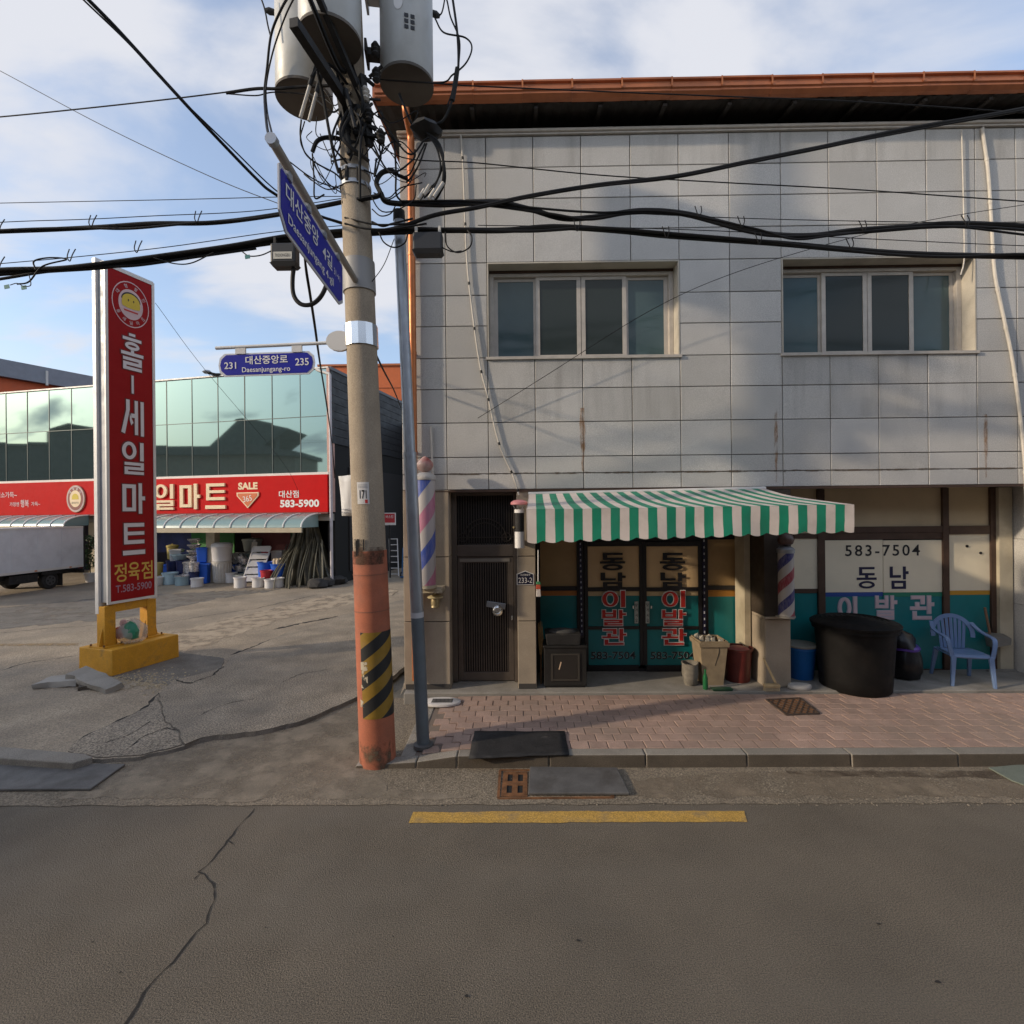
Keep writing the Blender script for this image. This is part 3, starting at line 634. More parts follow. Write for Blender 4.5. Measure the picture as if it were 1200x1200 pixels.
gr.tube([(D0+.08, DY+.022, zz0+.1), (D1-.05, DY+.022, zz0+.1)], .008, 6); gr.build('transom_grille', M_door2, door)
c = onY(583, 711, DY)
mb = MB(); mb.obox((c.x-.02, DY+.008, c.z+.02), (.13, 0, -.02), (0, .012, 0), (.006, 0, .04)); mb.build('lock_plate', M_steel, door, bevel=.006)
mb = MB(); mb.lathe((0, 0, 0), [(.03,0),(.075,0),(.08,.01),(.07,.03),(.045,.04),(.035,.02)], 20)
for v in mb.v: v.xyz = (c.x+v.x, DY-.006-v.z, c.z-.05+v.y)
mb.f = [f[::-1] for f in mb.f]; mb.build('lock_ring', M_chrome, door)
mb = MB(); p = onY(600, 724, DY); mb.box((p.x-.012, DY-.012, p.z-.03), (p.x+.012, DY-.001, p.z+.03)); mb.build('keyhole_plate', M_chrome, door)

# shopfront
def panel(px0, px1, py0, py1, m, name='glass_panel', dy=0.0, th=.02, par=None):
    a = onY(px0, (py0+py1)/2, S); b = onY(px1, (py0+py1)/2, S); z1 = onY((px0+px1)/2, py0, S).z; z0 = onY((px0+px1)/2, py1, S).z
    mb = MB(); mb.box((a.x, S+dy, z0), (b.x, S+dy+th, z1)); return mb.build(name, m, par or bld)
SB = AP
sx0, sx1 = P2[1]+.001, P3[0]-.001
mb = MB(); mb.box((sx0-.3, S+.1, AP+.001), (P4[0]+.3, S+.15, BOT-.006)); mb.build('shop_backing', M_dark, bld)
shop = MB()                                    # black frame members of the entrance
def mem(px0, px1, py0, py1, y0=S-.02, y1=S+.06, target=None, z0=None, z1=None, X0=None, X1=None):
    pm = (px0+px1)/2; a = onY(px0, (py0+py1)/2, S).x if X0 is None else X0; b = onY(px1, (py0+py1)/2, S).x if X1 is None else X1
    za = onY(pm, py0, S).z if z1 is None else z1; zb_ = onY(pm, py1, S).z if z0 is None else z0
    (target or shop).box((a, y0, zb_), (b, y1, za))
def postbox(tgt, px0, px1, y0=S-.03, y1=S+.07): mem(px0, px1, 600, 790, y0, y1, tgt, z0=AP+.001, z1=BOT-.013)
postbox(shop, 676, 684); postbox(shop, 822, 829); postbox(shop, 629, 633); postbox(shop, 875, 882)
mem(633.3, 675.7, 687, 692, S-.02, S+.05); mem(829.3, 874.7, 686, 691, S-.02, S+.05); mem(684.3, 821.7, 625, 634, S-.02, S+.05); mem(633.3, 675.7, 625, 632, S-.019, S+.05); mem(829.3, 874.7, 625, 632, S-.019, S+.05)
mem(684.3, 821.7, 783, 790, S-.01, S+.06, z0=AP+.001)
shop.build('entrance_frame', M_black, bld)
M_cream_shaded = mat('cream_film_shaded', (.40,.265,.125), .5, var=.08, vscale=2.5, dirt=(.28,.18,.08), dscale=1.6, dlo=.55, dhi=.85)  # cream film again, browner and darker: the awning's shade put into its colour
panel(633, 676, 632, 687, M_cream_shaded, 'upper_panel'); panel(633, 676, 692, 698, mat('orange_strip', (.45,.16,.03), .5), 'strip_panel'); panel(633, 676, 698, 783, M_teal, 'lower_panel')
panel(829, 875, 632, 686, M_cream_shaded, 'upper_panel'); panel(829, 875, 691, 699, mat('ochre_strip', (.42,.19,.03), .5), 'strip_panel'); panel(829, 875, 699, 783, M_teal, 'lower_panel')
panel(633, 875, 572, 624, M_cream, 'header_panel', dy=.03)
UXv, UZv = (1, 0, 0), (0, 0, 1)
def shop_door(p0, p1, handle, tc_):
    fr = MB()
    for q0, q1 in ((p0, p0+4), (p1-4, p1)): mem(q0, q1, 640, 700, S-.035, S+.005, fr, z0=AP+.1, z1=onY(750, 634.5, S).z)
    for y0, y1 in ((634.5, 640), (688, 692.5), (733.5, 737), (779, 786)): mem(p0+4.1, p1-4.1, y0, y1, S-.033, S+.004, fr)
    d = fr.build('shop_door', M_black, bld)
    panel(p0+3, p1-3, 639, 689, mat('tan_film', (.66,.47,.26), .5, var=.07, vscale=2.5, dirt=(.56,.39,.2), dscale=1, dlo=.6, dhi=.9), 'upper_panel', -.012, .014, d); panel(p0+3, p1-3, 692, 698, mat('pale_strip2', (.55,.42,.24), .5), 'strip_panel', -.012, .014, d)
    panel(p0+3, p1-3, 698.2, 780, M_teal, 'lower_panel', -.012, .014, d)
    panel(p0+4, p1-4, 786.5, 791, M_alu, 'kick_plate', -.03, .02, d)
    Yp = S-.0125; cx = tc_
    for ch_, y0, y1 in (('동', 648, 668), ('남', 671, 688.5)):
        a = onY(cx, (y0+y1)/2, Yp); lt = put_han(MB(), ch_, (a.x, Yp-.021, a.z), UXv, UZv, 29/600*S, (y1-y0)/600*S, 0, grow=.003); lt.build('letter', M_blk, d)
    for ch_, y0, y1 in (('이', 692, 711), ('발', 714.5, 732.5), ('관', 736.5, 755)):
        a = onY(cx+1.5, (y0+y1)/2, Yp); c = (a.x, Yp-.021, a.z)
        put_han(MB(), ch_, c, UXv, UZv, 27/600*S, (y1-y0)/600*S, 0, grow=.011).build('letter_outline', M_wht, d); put_han(MB(), ch_, c, UXv, UZv, 27/600*S, (y1-y0)/600*S, 0, lift=.008).build('letter', M_red, d)
    a = onY(cx+1, 768, Yp); ph = MB(); pho = MB()
    put_text(pho, '583-7504', (a.x, Yp, a.z), UXv, UZv, 52/600*S, 9/600*S, .035, lift=.003); put_text(ph, '583-7504', (a.x, Yp, a.z), UXv, UZv, 52/600*S, 9/600*S, .012, lift=.005)
    pho.build('phone_outline', mat('dim_outline', (.30,.36,.36), .6), d); ph.build('phone_number', M_blk, d)
    a = onY(handle, 717, S); mb = MB(); mb.box((a.x-.028, S-.045, a.z-.16), (a.x+.028, S-.036, a.z+.16)); hd = mb.build('pull_plate', mat('pull_plate', (.42,.45,.43), .4, .3, var=.1), d, bevel=.01)
    tx = MB()
    for i, ch_ in enumerate('당기시오'): put_text(tx, ch_, (a.x, S-.046, a.z+.11-i*.075), UXv, UZv, .035, .045, .01)
    tx.build('pull_lettering', M_blk, hd)
    mb = MB(); mb.tube([(a.x+(-.05 if handle < 752 else .05), S-.06, a.z+.1), (a.x+(-.05 if handle < 752 else .05), S-.06, a.z+.06)], .012, 8); mb.build('knob', M_chrome, d)
shop_door(684.5, 752.6, 745, 717.5); shop_door(752.9, 821.5, 758, 787.5)
# right window bay
rb = MB(); X3 = P3[1]+.001
postbox(rb, 958, 966); postbox(rb, 1104, 1111); postbox(rb, 1160, 1166); mem(0, 0, 600, 700, S-.03, S+.07, rb, z0=AP+.001, z1=BOT-.013, X0=X3-.15, X1=X3-.05)
mem(966.3, 1103.7, 617, 624, S-.025, S+.05, rb); mem(966.3, 1103.7, 624.2, 632, S-.012, S+.04, rb); mem(930, 957.7, 625, 631, S-.02, S+.05, rb); mem(1111.3, 1159.7, 616, 626, S-.02, S+.05, rb); mem(930, 957.7, 690, 695, S-.01, S+.05, rb)
mem(966.3, 1103.7, 784, 787, S-.02, S+.05, rb, z0=AP+.001); rb.build('window_bay_frame', M_brown, bld)
panel(920, 958, 565, 625, M_cream, 'header_panel', .01); panel(966, 1104, 572, 617, M_cream, 'header_panel', .01); panel(1111, 1160, 565, 616, M_cream, 'header_panel', .01)
panel(920, 958, 631, 690, M_white_film, 'upper_panel'); panel(920, 958, 695, 786, M_teal, 'lower_panel')
panel(1111, 1160, 626, 692, M_white_film, 'upper_panel'); panel(1111, 1160, 692.2, 697, mat('amber_strip', (.52,.27,.03), .5), 'strip_panel'); panel(1111, 1160, 697.2, 786, M_teal, 'lower_panel')
for p0, p1, mm in ((966, 1034.5, mat('blue_strip', (.02,.07,.30), .5)), (1035.2, 1104, mat('green_strip', (.02,.20,.12), .5))):
    panel(p0, p1, 633, 694, M_white_film, 'sliding_pane'); panel(p0, p1, 694.2, 699, mm, 'strip_panel'); panel(p0, p1, 699.2, 786, M_teal, 'lower_panel')
lt = MB(); a = onY(1034, 645, S); put_text(lt, '583-7504', (a.x, S, a.z), UXv, UZv, 86/600*S, 13/600*S, .012, sp=1.25, lift=.003); lt.build('phone_number', M_blk, bld)
lt = MB()
for ch_, px, py, w_, h_ in (('동', 1015.5, 677, 23, 25), ('남', 1053, 677, 22, 26)):
    a = onY(px, py, S); put_han(MB(), ch_, (a.x, S, a.z), UXv, UZv, w_/600*S, h_/600*S, lift=.003).build('letter', M_navy, bld)
lo = MB(); li = MB()
for ch_, px, py, w_, h_ in (('이', 993, 712, 22, 25), ('발', 1038, 712, 24, 27), ('관', 1080, 712, 26, 27)):
    a = onY(px, py, S); put_han(MB(), ch_, (a.x, S, a.z), UXv, UZv, w_/600*S, h_/600*S, grow=.009, lift=.003).build('letter_outline', mat('pale_lilac', (.50,.47,.53), .6), bld); put_han(MB(), ch_, (a.x, S, a.z), UXv, UZv, w_/600*S, h_/600*S, lift=.010).build('letter', M_pink, bld)
a = onY(1168, 600, S); b = onY(1180, 600, S)
mb = MB(); mb.box((a.x-.04, S-.08, AP+.001), (b.x+.0, S+.05, BOT-.014)); mb.build('side_post', mat('cream_post', (.52,.46,.34), .6, var=.12, dirt=(.3,.24,.16)), bld)
mb = MB(); mb.box((b.x+.001, S+.0, AP+.001), (P4[0]+.05, S+.05, BOT-.014)); mb.build('corner_infill', M_black, bld)
mb = MB(); mb.box((onY(1150, 800, S).x, S-.12, AP+.001), (P4[0]-.02, S-.081, onY(1160, 782, S).z)); mb.build('corner_skirt', M_conc, bld)
for px in (1133, 1133, 1149):
    a = onY(px, 640 if px == 1133 else 648, S); mb = MB(); mb.lathe((0,0,0), [(.02,0),(.018,.012),(0,.016)], 10)
    for v in mb.v: v.xyz = (a.x+v.x, S-v.z, a.z+v.y)
    mb.f = [f[::-1] for f in mb.f]; mb.build('peg', M_black, bld)

# ------------------------------------------------------------------ awning
M_aw_g = mat('awning_green', (.010,.225,.125), .55, var=.16, vscale=3.5, dirt=(.03,.17,.11), dscale=2.2, dlo=.5, dhi=.85)
M_aw_w = mat('awning_white', (.66,.57,.51), .6, var=.09, vscale=3.5, dirt=(.45,.37,.31), dscale=2.6, dlo=.5, dhi=.82)
AF, AB = 5.0, 6.76
bl = onY(620, 579, AB); br = onY(895, 572.5, AB); fl = onY(617.5, 597, AF); frr = onY(1000.5, 591.5, AF); vl = onY(620, 634, AF).z; vr = onY(998, 621, AF).z
awn = thing('awning', 'green and white striped fabric awning over the barber shop entrance', 'awning', ((fl.x+frr.x)/2, AB, fl.z))
NS = 35; SUB = 4; NR = 8
def aw(u, v):
    """u along the front, v from the wall (0) to the front edge (1)"""
    b = bl.lerp(br, u); f = fl.lerp(frr, u); p = b.lerp(f, v); p.z += -.028*math.sin(math.pi*v)*(1+.5*noise.noise((u*5, v*2, 0)))+.005*noise.noise((u*12, v*2.5, 1)); return p
for ms in (0, 1):
    can = MB(); val = MB()
    for s_ in range(NS):
        if s_ % 2 != ms: continue
        for q in range(SUB):
            u0 = (s_+q/SUB)/NS; u1 = (s_+(q+1)/SUB)/NS
            for r_ in range(NR):
                can.add([aw(u0, r_/NR), aw(u0, (r_+1)/NR), aw(u1, (r_+1)/NR), aw(u1, r_/NR)], [(0,1,2,3)], 0, True)
            KV = 5
            def vp(u, k):
                p = aw(u, 1); zb_ = vl+(vr-vl)*u; sc = .026*abs(math.sin(math.pi*u*NS/2+.4))*(k/KV)+.010*noise.noise((u*15, 7, 0)); f = k/KV
                return Vector((p.x+.006*f*noise.noise((u*30, f*3, 5)), AF-.006+.022*f*noise.noise((u*9, f*1.5, 2))+.0*f, p.z+(zb_-sc-p.z)*f))
            for k_ in range(KV): val.add([vp(u0, k_), vp(u0, k_+1), vp(u1, k_+1), vp(u1, k_)], [(0,1,2,3)], 0, True)
    for mbx, nm in ((can, 'canopy'), (val, 'valance')):
        o = mbx.build(nm, M_aw_g if ms else M_aw_w, awn); sm = o.modifiers.new('thickness', 'SOLIDIFY'); sm.thickness = .003; sm.offset = 0; sm.use_rim = False
for u, nm in ((0, 'side_flap'), (1, 'side_flap')):
    mb = MB(); X = (fl if u == 0 else frr).x+(-.004 if u == 0 else .004); zf = (vl if u == 0 else vr)+.015
    pts = [aw(u, v/8) for v in range(9)]; tp = [Vector((p.x-.004*(1 if u == 0 else -1), p.y, p.z)) for p in pts]
    bt = [Vector((p.x+.012*noise.noise((v*.8, u*9, 0)), p.y, p.z-(fl.z-zf)*(.30+.70*(v/8)**.7)+.012*math.sin(v*2.1))) for v, p in enumerate(tp)]
    mb.add(tp+bt, [(i, i+1, 10+i, 9+i) for i in range(8)], 0, True); o = mb.build(nm, M_aw_w, awn); sm = o.modifiers.new('thickness', 'SOLIDIFY'); sm.thickness = .003
mb = MB(); mb.tube([fl+Vector((.02, .03, -.03)), frr+Vector((-.02, .03, -.03))], .022, 10); mb.build('front_bar', M_aluw, awn)
mb = MB(); mb.tube([bl+Vector((-.01, 0, 0)), br+Vector((.02, 0, 0))], .028, 10); mb.build('roller', M_aluw, awn)
for u in (.06, .94):
    a = aw(u, 0); b = aw(u, .97); e = a.lerp(b, .5)+Vector((.35*(1 if u < .5 else -1), 0, -.06)); mb = MB(); mb.tube([a+Vector((0, -.02, -.06)), e, b+Vector((0, .02, -.04))], .018, 8); mb.build('folding_arm', M_aluw, awn)

# ------------------------------------------------------------------ LED light strips on the entrance posts
M_led = mat('led_lens', (.75,.78,.85), .3)
for (pxa, pya, pxb, pyb, lab) in ((680, 636, 682, 745, 'dark strip of small lights hanging down the left post of the barber entrance'), (825, 632, 826, 762, 'dark strip of small lights hanging down the right post of the barber entrance')):
    a = onY(pxa, pya, S-.05); b = onY(pxb, pyb, S-.05); t = thing('light_strip', lab, 'light strip', b, 0, 'light strips on the barber entrance'); mb = MB(); mb.hexa([(b.x-.02, S-.046, b.z), (b.x+.02, S-.046, b.z), (b.x+.02, S-.040, b.z), (b.x-.02, S-.040, b.z)], [(a.x-.02, S-.046, a.z), (a.x+.02, S-.046, a.z), (a.x+.02, S-.040, a.z), (a.x-.02, S-.040, a.z)])
    mb.build('strip', mat('led_tape', (.012,.012,.04), .4), t); mb = MB(); n = 17
    for i in range(n):
        for j in range(3):
            p = a.lerp(b, (i+.12+.1*j)/n); mb.box((p.x-.007, S-.052, p.z-.0065), (p.x+.007, S-.0465, p.z+.0065))
    mb.build('light_lenses', M_led, t, kind='stuff')

# ------------------------------------------------------------------ barber poles
def stripe_mat(name, cols, pitch, r):
    m = bpy.data.materials.new(name); m.use_nodes = True; t = m.node_tree; N = t.nodes.new; L = t.links; b = t.nodes['Principled BSDF']
    tcn = N('ShaderNodeTexCoord'); sp = N('ShaderNodeSeparateXYZ'); L.new(tcn.outputs['Object'], sp.inputs[0])
    def M(op, a, b_=None):
        n = N('ShaderNodeMath'); n.operation = op
        for i, v in enumerate((a, b_)):
            if v is None: continue
            if hasattr(v, 'links'): L.new(v, n.inputs[i])
            else: n.inputs[i].default_value = v
        return n.outputs[0]
    ang = M('DIVIDE', M('ARCTAN2', sp.outputs[1], sp.outputs[0]), 2*math.pi)
    f = M('FRACT', M('ADD', M('SUBTRACT', M('DIVIDE', sp.outputs[2], pitch), ang), 20.0))
    r_ = N('ShaderNodeValToRGB'); L.new(f, r_.inputs[0]); cr_ = r_.color_ramp; cr_.interpolation = 'CONSTANT'
    cr_.elements[0].position = 0; cr_.elements[0].color = (*cols[0], 1); cr_.elements[1].position = 1/len(cols); cr_.elements[1].color = (*cols[1], 1)
    for i in range(2, len(cols)): e = cr_.elements.new(i/len(cols)); e.color = (*cols[i], 1)
    nz = N('ShaderNodeTexNoise'); nz.inputs['Scale'].default_value = 14; nz.inputs['Detail'].default_value = 5
    mr = N('ShaderNodeMapRange'); L.new(nz.outputs[0], mr.inputs[0]); mr.inputs[1].default_value = .35; mr.inputs[2].default_value = .75; mr.inputs[3].default_value = 0; mr.inputs[4].default_value = .3
    mxn = N('ShaderNodeMix'); mxn.data_type = 'RGBA'; L.new(mr.outputs[0], mxn.inputs[0]); L.new(r_.outputs[0], mxn.inputs['A']); mxn.inputs['B'].default_value = (.42,.38,.37,1)
    L.new(mxn.outputs['Result'], b.inputs['Base Color']); b.inputs['Roughness'].default_value = .4; return m
Yb = 6.52; a = onY(499.5, 685, Yb); top = onY(497.5, 563, Yb); r0 = 11.3/600*Yb
bp = thing('barber_pole', 'tall faded barber pole with pink and blue stripes and red ball beside the steel door', 'barber pole', a, 0, 'barber poles on the shop front')
h = top.z-a.z
mb = MB(); mb.lathe((0,0,0), [(r0,0),(r0,h)], 28); mb.build('striped_drum', stripe_mat('faded_stripes', [(.46,.16,.25),(.44,.41,.40),(.045,.09,.38),(.44,.41,.40)], .96, r0), bp, world=False)
mb = MB(); mb.lathe((0,0,h+.002), [(r0+.012,0),(r0+.018,.03),(r0+.005,.065),(r0*.6,.095),(.03,.105),(.0,.105)], 28); mb.build('cap', mat('weathered_cap', (.45,.42,.39), .6, var=.2, vscale=12), bp, world=False)
mb = MB(); mb.lathe((0,0,h+.105), [(.03,0),(.085,.03),(.108,.08),(.100,.12),(.06,.165),(.02,.20),(0,.205)], 24, 0); mb.build('finial', mat('red_ball', (.33,.06,.045), .45, col2=(.50,.42,.38), vscale=5.5), bp, world=False)
mb = MB(); mb.lathe((0,0,-.05), [(r0*.8,0),(r0+.01,.01),(r0+.01,.048)], 28); mb.box((-.11,.0,-.11),(.20,F-Yb-.002,-.052)); mb.build('bracket', mat('cream_box', (.46,.40,.29), .6, var=.12), bp, world=False)
# thin conduit stub above it
p0, p1 = onY(507, 556, F-.03), onY(505, 500, F-.03); mb = MB(); mb.tube([p0, p1], .014, 8); tag(mb.build('conduit_stub', M_pvc), 'short white conduit stub on the tiles just above the tall barber pole', 'conduit')
# gas-regulator-like brass fitting on the pier
q = onY(510, 703, F-.10); t = thing('wall_fitting', 'small yellowed capped wall fitting on the stone pier below the tall barber pole', 'wall fitting', q)
mb = MB(); mb.lathe((0,0,-.10), [(.05,0),(.058,.01),(.05,.03),(.055,.05),(.055,.11),(.05,.125)], 16); mb.build('body', M_brass, t, world=False)
mb = MB(); mb.lathe((0,0,.03), [(.10,0),(.105,.012),(.06,.03),(0,.04)], 16); mb.build('cap', mat('yellowed_cap', (.55,.47,.27), .5), t, world=False); mb = MB(); mb.lathe((0,0,.07), [(.018,0),(.018,.05),(0,.055)], 8); mb.box((-.02,.04,-.05),(.02,.098,-.01)); mb.build('stem', M_brass, t, world=False)
# right barber pole
Yb = 6.62; a = onY(921.5, 721, Yb); top = onY(921, 648, Yb); r0 = 8.6/600*Yb; h = top.z-a.z
bp = thing('barber_pole', 'short barber pole with red and navy stripes on the shaded pier under the awning', 'barber pole', a, 0, 'barber poles on the shop front')
mb = MB(); mb.lathe((0,0,0), [(r0,0),(r0,h)], 26); mb.build('striped_drum', stripe_mat('bold_stripes', [(.26,.018,.035),(.42,.39,.36),(.015,.018,.14),(.42,.39,.36)], .56, r0), bp, world=False)
mb = MB(); mb.lathe((0,0,h+.001), [(r0+.008,0),(r0+.012,.05),(r0*.75,.08),(.02,.09),(0,.09)], 24); mb.build('cap', M_steel, bp, world=False)
mb = MB(); mb.lathe((0,0,h+.091), [(.035,0),(.085,.03),(.103,.085),(.08,.14),(.03,.17),(0,.172)], 20); mb.build('finial', mat('dull_ball', (.10,.06,.05), .4, var=.3, vscale=9), bp, world=False)
mb = MB(); mb.lathe((0,0,-.03), [(r0*.7,0),(r0+.01,.008),(r0+.01,.029)], 24); mb.box((-.06,.06,-.05),(.03,F-Yb-.002,-.031)); mb.build('bracket', M_conc, bp, world=False)
# broken pole lamp on the narrow pier
Yb = 6.60; q = onY(609, 642, Yb); t = thing('pole_lamp', 'small pink capped lamp with black and white body on the narrow pier by the awning', 'lamp', q)
def zz(py): return onY(609, py, Yb).z-q.z
mb = MB(); mb.lathe((0,0,0), [(.062,0),(.062,zz(623))], 20); mb.build('white_base', M_wht, t, world=False); mb = MB(); mb.lathe((0,0,zz(623)+.001), [(.060,0),(.060,zz(601)-zz(623)-.002)], 20); mb.build('black_drum', M_rub, t, world=False)
mb = MB(); mb.lathe((0,0,zz(601)), [(.064,0),(.064,zz(597)-zz(601))], 20); mb.build('white_ring', M_wht, t, world=False)
mb = MB()
for j in range(7): tt = 2*math.pi*j/7; mb.tube([(.05*math.cos(tt), .05*math.sin(tt), zz(597)), (.085*math.cos(tt), .085*math.sin(tt), zz(593)), (.09*math.cos(tt), .09*math.sin(tt), zz(590))], .005, 5)
mb.build('wire_cage', M_steel, t, world=False); mb = MB(); mb.lathe((0,0,zz(592)), [(.085,0),(.112,.008),(.112,.035),(.08,.06),(.03,.07),(0,.07)], 22); mb.build('pink_cap', mat('pink_plastic', (.55,.22,.24), .45, var=.1), t, world=False)
mb = MB(); mb.lathe((-.07,-.02,zz(619)), [(.014,0),(.018,.02),(0,.03)], 10); mb.box((-.03,.05,.05),(.03,F-Yb-.002,.1)); mb.build('mount', M_brass, t, world=False)
# house number plate
q = onY(615.5, 678, F-.008); t = thing('number_plate', 'dark navy house number plate reading 233-2 on the narrow pier', 'sign', q); Yp = F-.010
w_, h_ = 20/600*F, 15/600*F; pl = [(-w_/2,-h_/2),(w_/2,-h_/2),(w_/2,h_*.36),(0,h_*.62),(-w_/2,h_*.36)]
mb = MB(); mb.prism([(q.x+x_, Yp, q.z+z_) for x_, z_ in pl], (0,.008,0)); mb.build('rim', M_wht, t); mb = MB(); mb.prism([(q.x+x_*.9, Yp-.002, q.z+z_*.9) for x_, z_ in pl], (0,.0015,0)); mb.build('plate', mat('plate_navy', (.01,.012,.035), .4), t)
mb = MB(); put_text(mb, '233-2', (q.x, Yp-.003, q.z-.022), UXv, UZv, w_*.80, h_*.42, .0); mb.build('number', M_wht, t); mb = MB(); put_text(mb, '대산중앙로', (q.x, Yp-.003, q.z+.05), UXv, UZv, w_*.6, h_*.15, .005); mb.build('street_name', M_wht, t)
# wall conduits
def conduit(pts, r, lab, clip=True):
    t = thing('wall_conduit', lab, 'conduit', onY(*pts[-1], F-.02), 0, 'white conduits hung on the tiles'); P_ = spline([onY(x_, y_, F-.03) for x_, y_ in pts], 8); mb = MB(); mb.tube(P_, r, 8); mb.build('pipe', M_pvc, t)
    mb = MB()
    for i in range(6, len(P_)-2, 7):
        d = (P_[i+1]-P_[i]).normalized()*.02; mb.tube([P_[i]-d, P_[i]+d], r*1.2, 8)
    if clip: mb.build('tape_bands', M_rub if r < .02 else M_pvc, t, kind='stuff')
conduit([(540,158),(543,200),(547,300),(553,360),(562,425),(571,462),(585,520),(601,557),(608,580)], .012, 'thin white conduit snaking from the eaves down to the pink capped lamp')
conduit([(1151,150),(1158,200),(1162,260),(1166,320),(1176,370),(1188,430),(1198,510),(1202,560),(1203,620)], .021, 'thicker white conduit wandering down the tiles at the right end of the facade')
conduit([(1127,152),(1129,230),(1130,300),(1126,322)], .008, 'very thin white cord dropping from the eaves to the corner of the right window', False)

# ------------------------------------------------------------------ things in front of the shop
def lat(c, prof, m, name, par, n=24, sx=1, sy=1, label=None):
    mb = MB(); mb.lathe(c, prof, n, 0, sx, sy); return mb.build(name, m, par, world=False, label=label)
# stove cabinet
a = onZ(639, 811, AP); b = onZ(689, 811, AP); st = thing('cabinet', 'black stove-like cabinet with a framed front panel left of the barber doors', 'cabinet', ((a.x+b.x)/2, 6.98, AP)); w_ = (b.x-a.x)*1.02; hh = onY(664, 757, 6.8).z-AP
Mst = mat('charcoal_enamel', (.016,.015,.014), .5, var=.2, bump=.1); mb = MB(); mb.box((-w_/2,-.16,.03),(w_/2,.22,hh-.03)); mb.box((-w_/2-.012,-.175,hh-.03),(w_/2+.012,.23,hh)); mb.box((-w_/2+.02,-.14,0),(w_/2-.02,.2,.03)); mb.build('body', Mst, st, world=False, bevel=.006)
mb = MB()
for x0_, x1_, z0_, z1_ in ((-.19,-.165,.10,.46),(.165,.19,.10,.46),(-.165,.165,.10,.122),(-.165,.165,.44,.46)): mb.box((x0_,-.172,z0_),(x1_,-.1605,z1_))
mb.build('front_trim', mat('dull_trim', (.07,.062,.052), .5, .3), st, world=False); mb = MB(); mb.box((-.164,-.166,.123),(.164,-.161,.439)); mb.build('front_panel', mat('dark_panel', (.03,.027,.024), .25), st, world=False)
mb = MB(); mb.obox((-.07,-.168,.30), (.014,0,.05), (0,.0015,0), (-.007,0,.002)); mb.build('sliver', mat('pale_sliver', (.7,.5,.33), .5), st, world=False)
t = thing('tray', 'black tray heaped with dark cloth on top of the stove-like cabinet', 'tray', (st.location.x, 6.98, AP+hh+.001)); mb = MB(); mb.hexa([(-.24,-.15,0),(.20,-.15,0),(.20,.2,0),(-.24,.2,0)], [(-.26,-.16,.15),(.215,-.16,.15),(.215,.2,.15),(-.26,.2,.15)]); mb.build('body', M_rub, t, world=False, bevel=.01)
mb = MB(); mb.lathe((-.02,.02,.151), [(.19,0),(.17,.02),(.09,.035),(0,.03)], 16, 0, 1, .7); mb.build('folded_cloth', mat('grey_cloth', (.07,.068,.066), .9, bump=.4, bscale=12), t, world=False)
# straw broom behind the cabinet and the coloured rag
q = onZ(634, 806, AP); q = Vector((P2[1]+.065, 7.0, AP)); t = thing('broom', 'straw broom standing bristles up between the narrow pier and the black cabinet', 'broom', q)
mb = MB(); mb.tube([(0,0,0),(.005,.01,.42)], .014, 8); mb.build('handle', mat('broom_wood', (.20,.11,.05), .7), t, world=False); mb = MB(); brd = random.Random(4)
for i in range(46):
    x_, y_ = brd.uniform(-1,1), brd.uniform(-1,1); mb.tube([(x_*.012, y_*.012+.01, .40),(x_*.035, y_*.03+.01, .62),(x_*.03-.004, y_*.03+.01, .72+brd.uniform(0,.14))], [.005,.004,.002], 4)
mb.build('bristles', mat('straw', (.42,.26,.10), .8, var=.25, vscale=30), t, world=False, kind='stuff')
q = onY(627, 700, 6.72); t = thing('rag', 'small red, white and green rag hanging at the edge of the narrow pier', 'rag', (P2[1]+.03, 6.765, q.z)); Mr = [mat('rag_red', (.50,.08,.04), .8), mat('rag_white', (.60,.55,.52), .8), mat('rag_green', (.05,.22,.10), .8)]
for i, (z0_, z1_) in enumerate(((.10,.16),(0,.099),(.161,.20))):
    mb = MB(); mb.hexa([(-.035+.01*i,-.01,z0_),(.035,-.012,z0_),(.035,.012,z0_),(-.03,.012,z0_)], [(-.025,-.008,z1_),(.03,-.010,z1_),(.03,.01,z1_),(-.025,.01,z1_)]); mb.build('cloth_band', Mr[i], t, world=False, bevel=.006)
mb = MB(); mb.tube([(0,.005,.2),(.004,.008,.62)], .008, 6); mb.build('cord', M_wht, t, world=False)
# pots by the entrance
q = onZ(809, 802, AP); t = thing('bucket', 'tattered grey sack-lined pot, the smallest and leftmost by the barber doors', 'bucket', q); r = .105
mb = MB()
prof = [(.07,0),(.085,.02),(.10,.15),(r,.27),(.112,.30),(.10,.30),(.09,.20),(.0,.19)]
mb.lathe((0,0,0), prof, 20); [v.__setattr__('z', v.z+.02*noise.noise(v*14)) for v in mb.v]; [v.__iadd__(Vector((noise.noise(v*11), noise.noise(v*11+Vector((5,0,0))), 0))*.014) for v in mb.v]
mb.build('body', mat('grey_sack', (.19,.17,.14), .95, var=.3, vscale=14, bump=.6, bscale=35), t, world=False)
q = onZ(837, 804, AP); t = thing('planter', 'square cracked tan planter box with ragged liner by the barber doors', 'planter', q+Vector((0,.17,0))); Mp = mat('tan_planter', (.28,.215,.135), .8, var=.15, vscale=8, dirt=(.24,.18,.12), dscale=7)
z_ = onY(837, 753, 6.8).z-AP
mb = MB(); bo, to = .135, .185
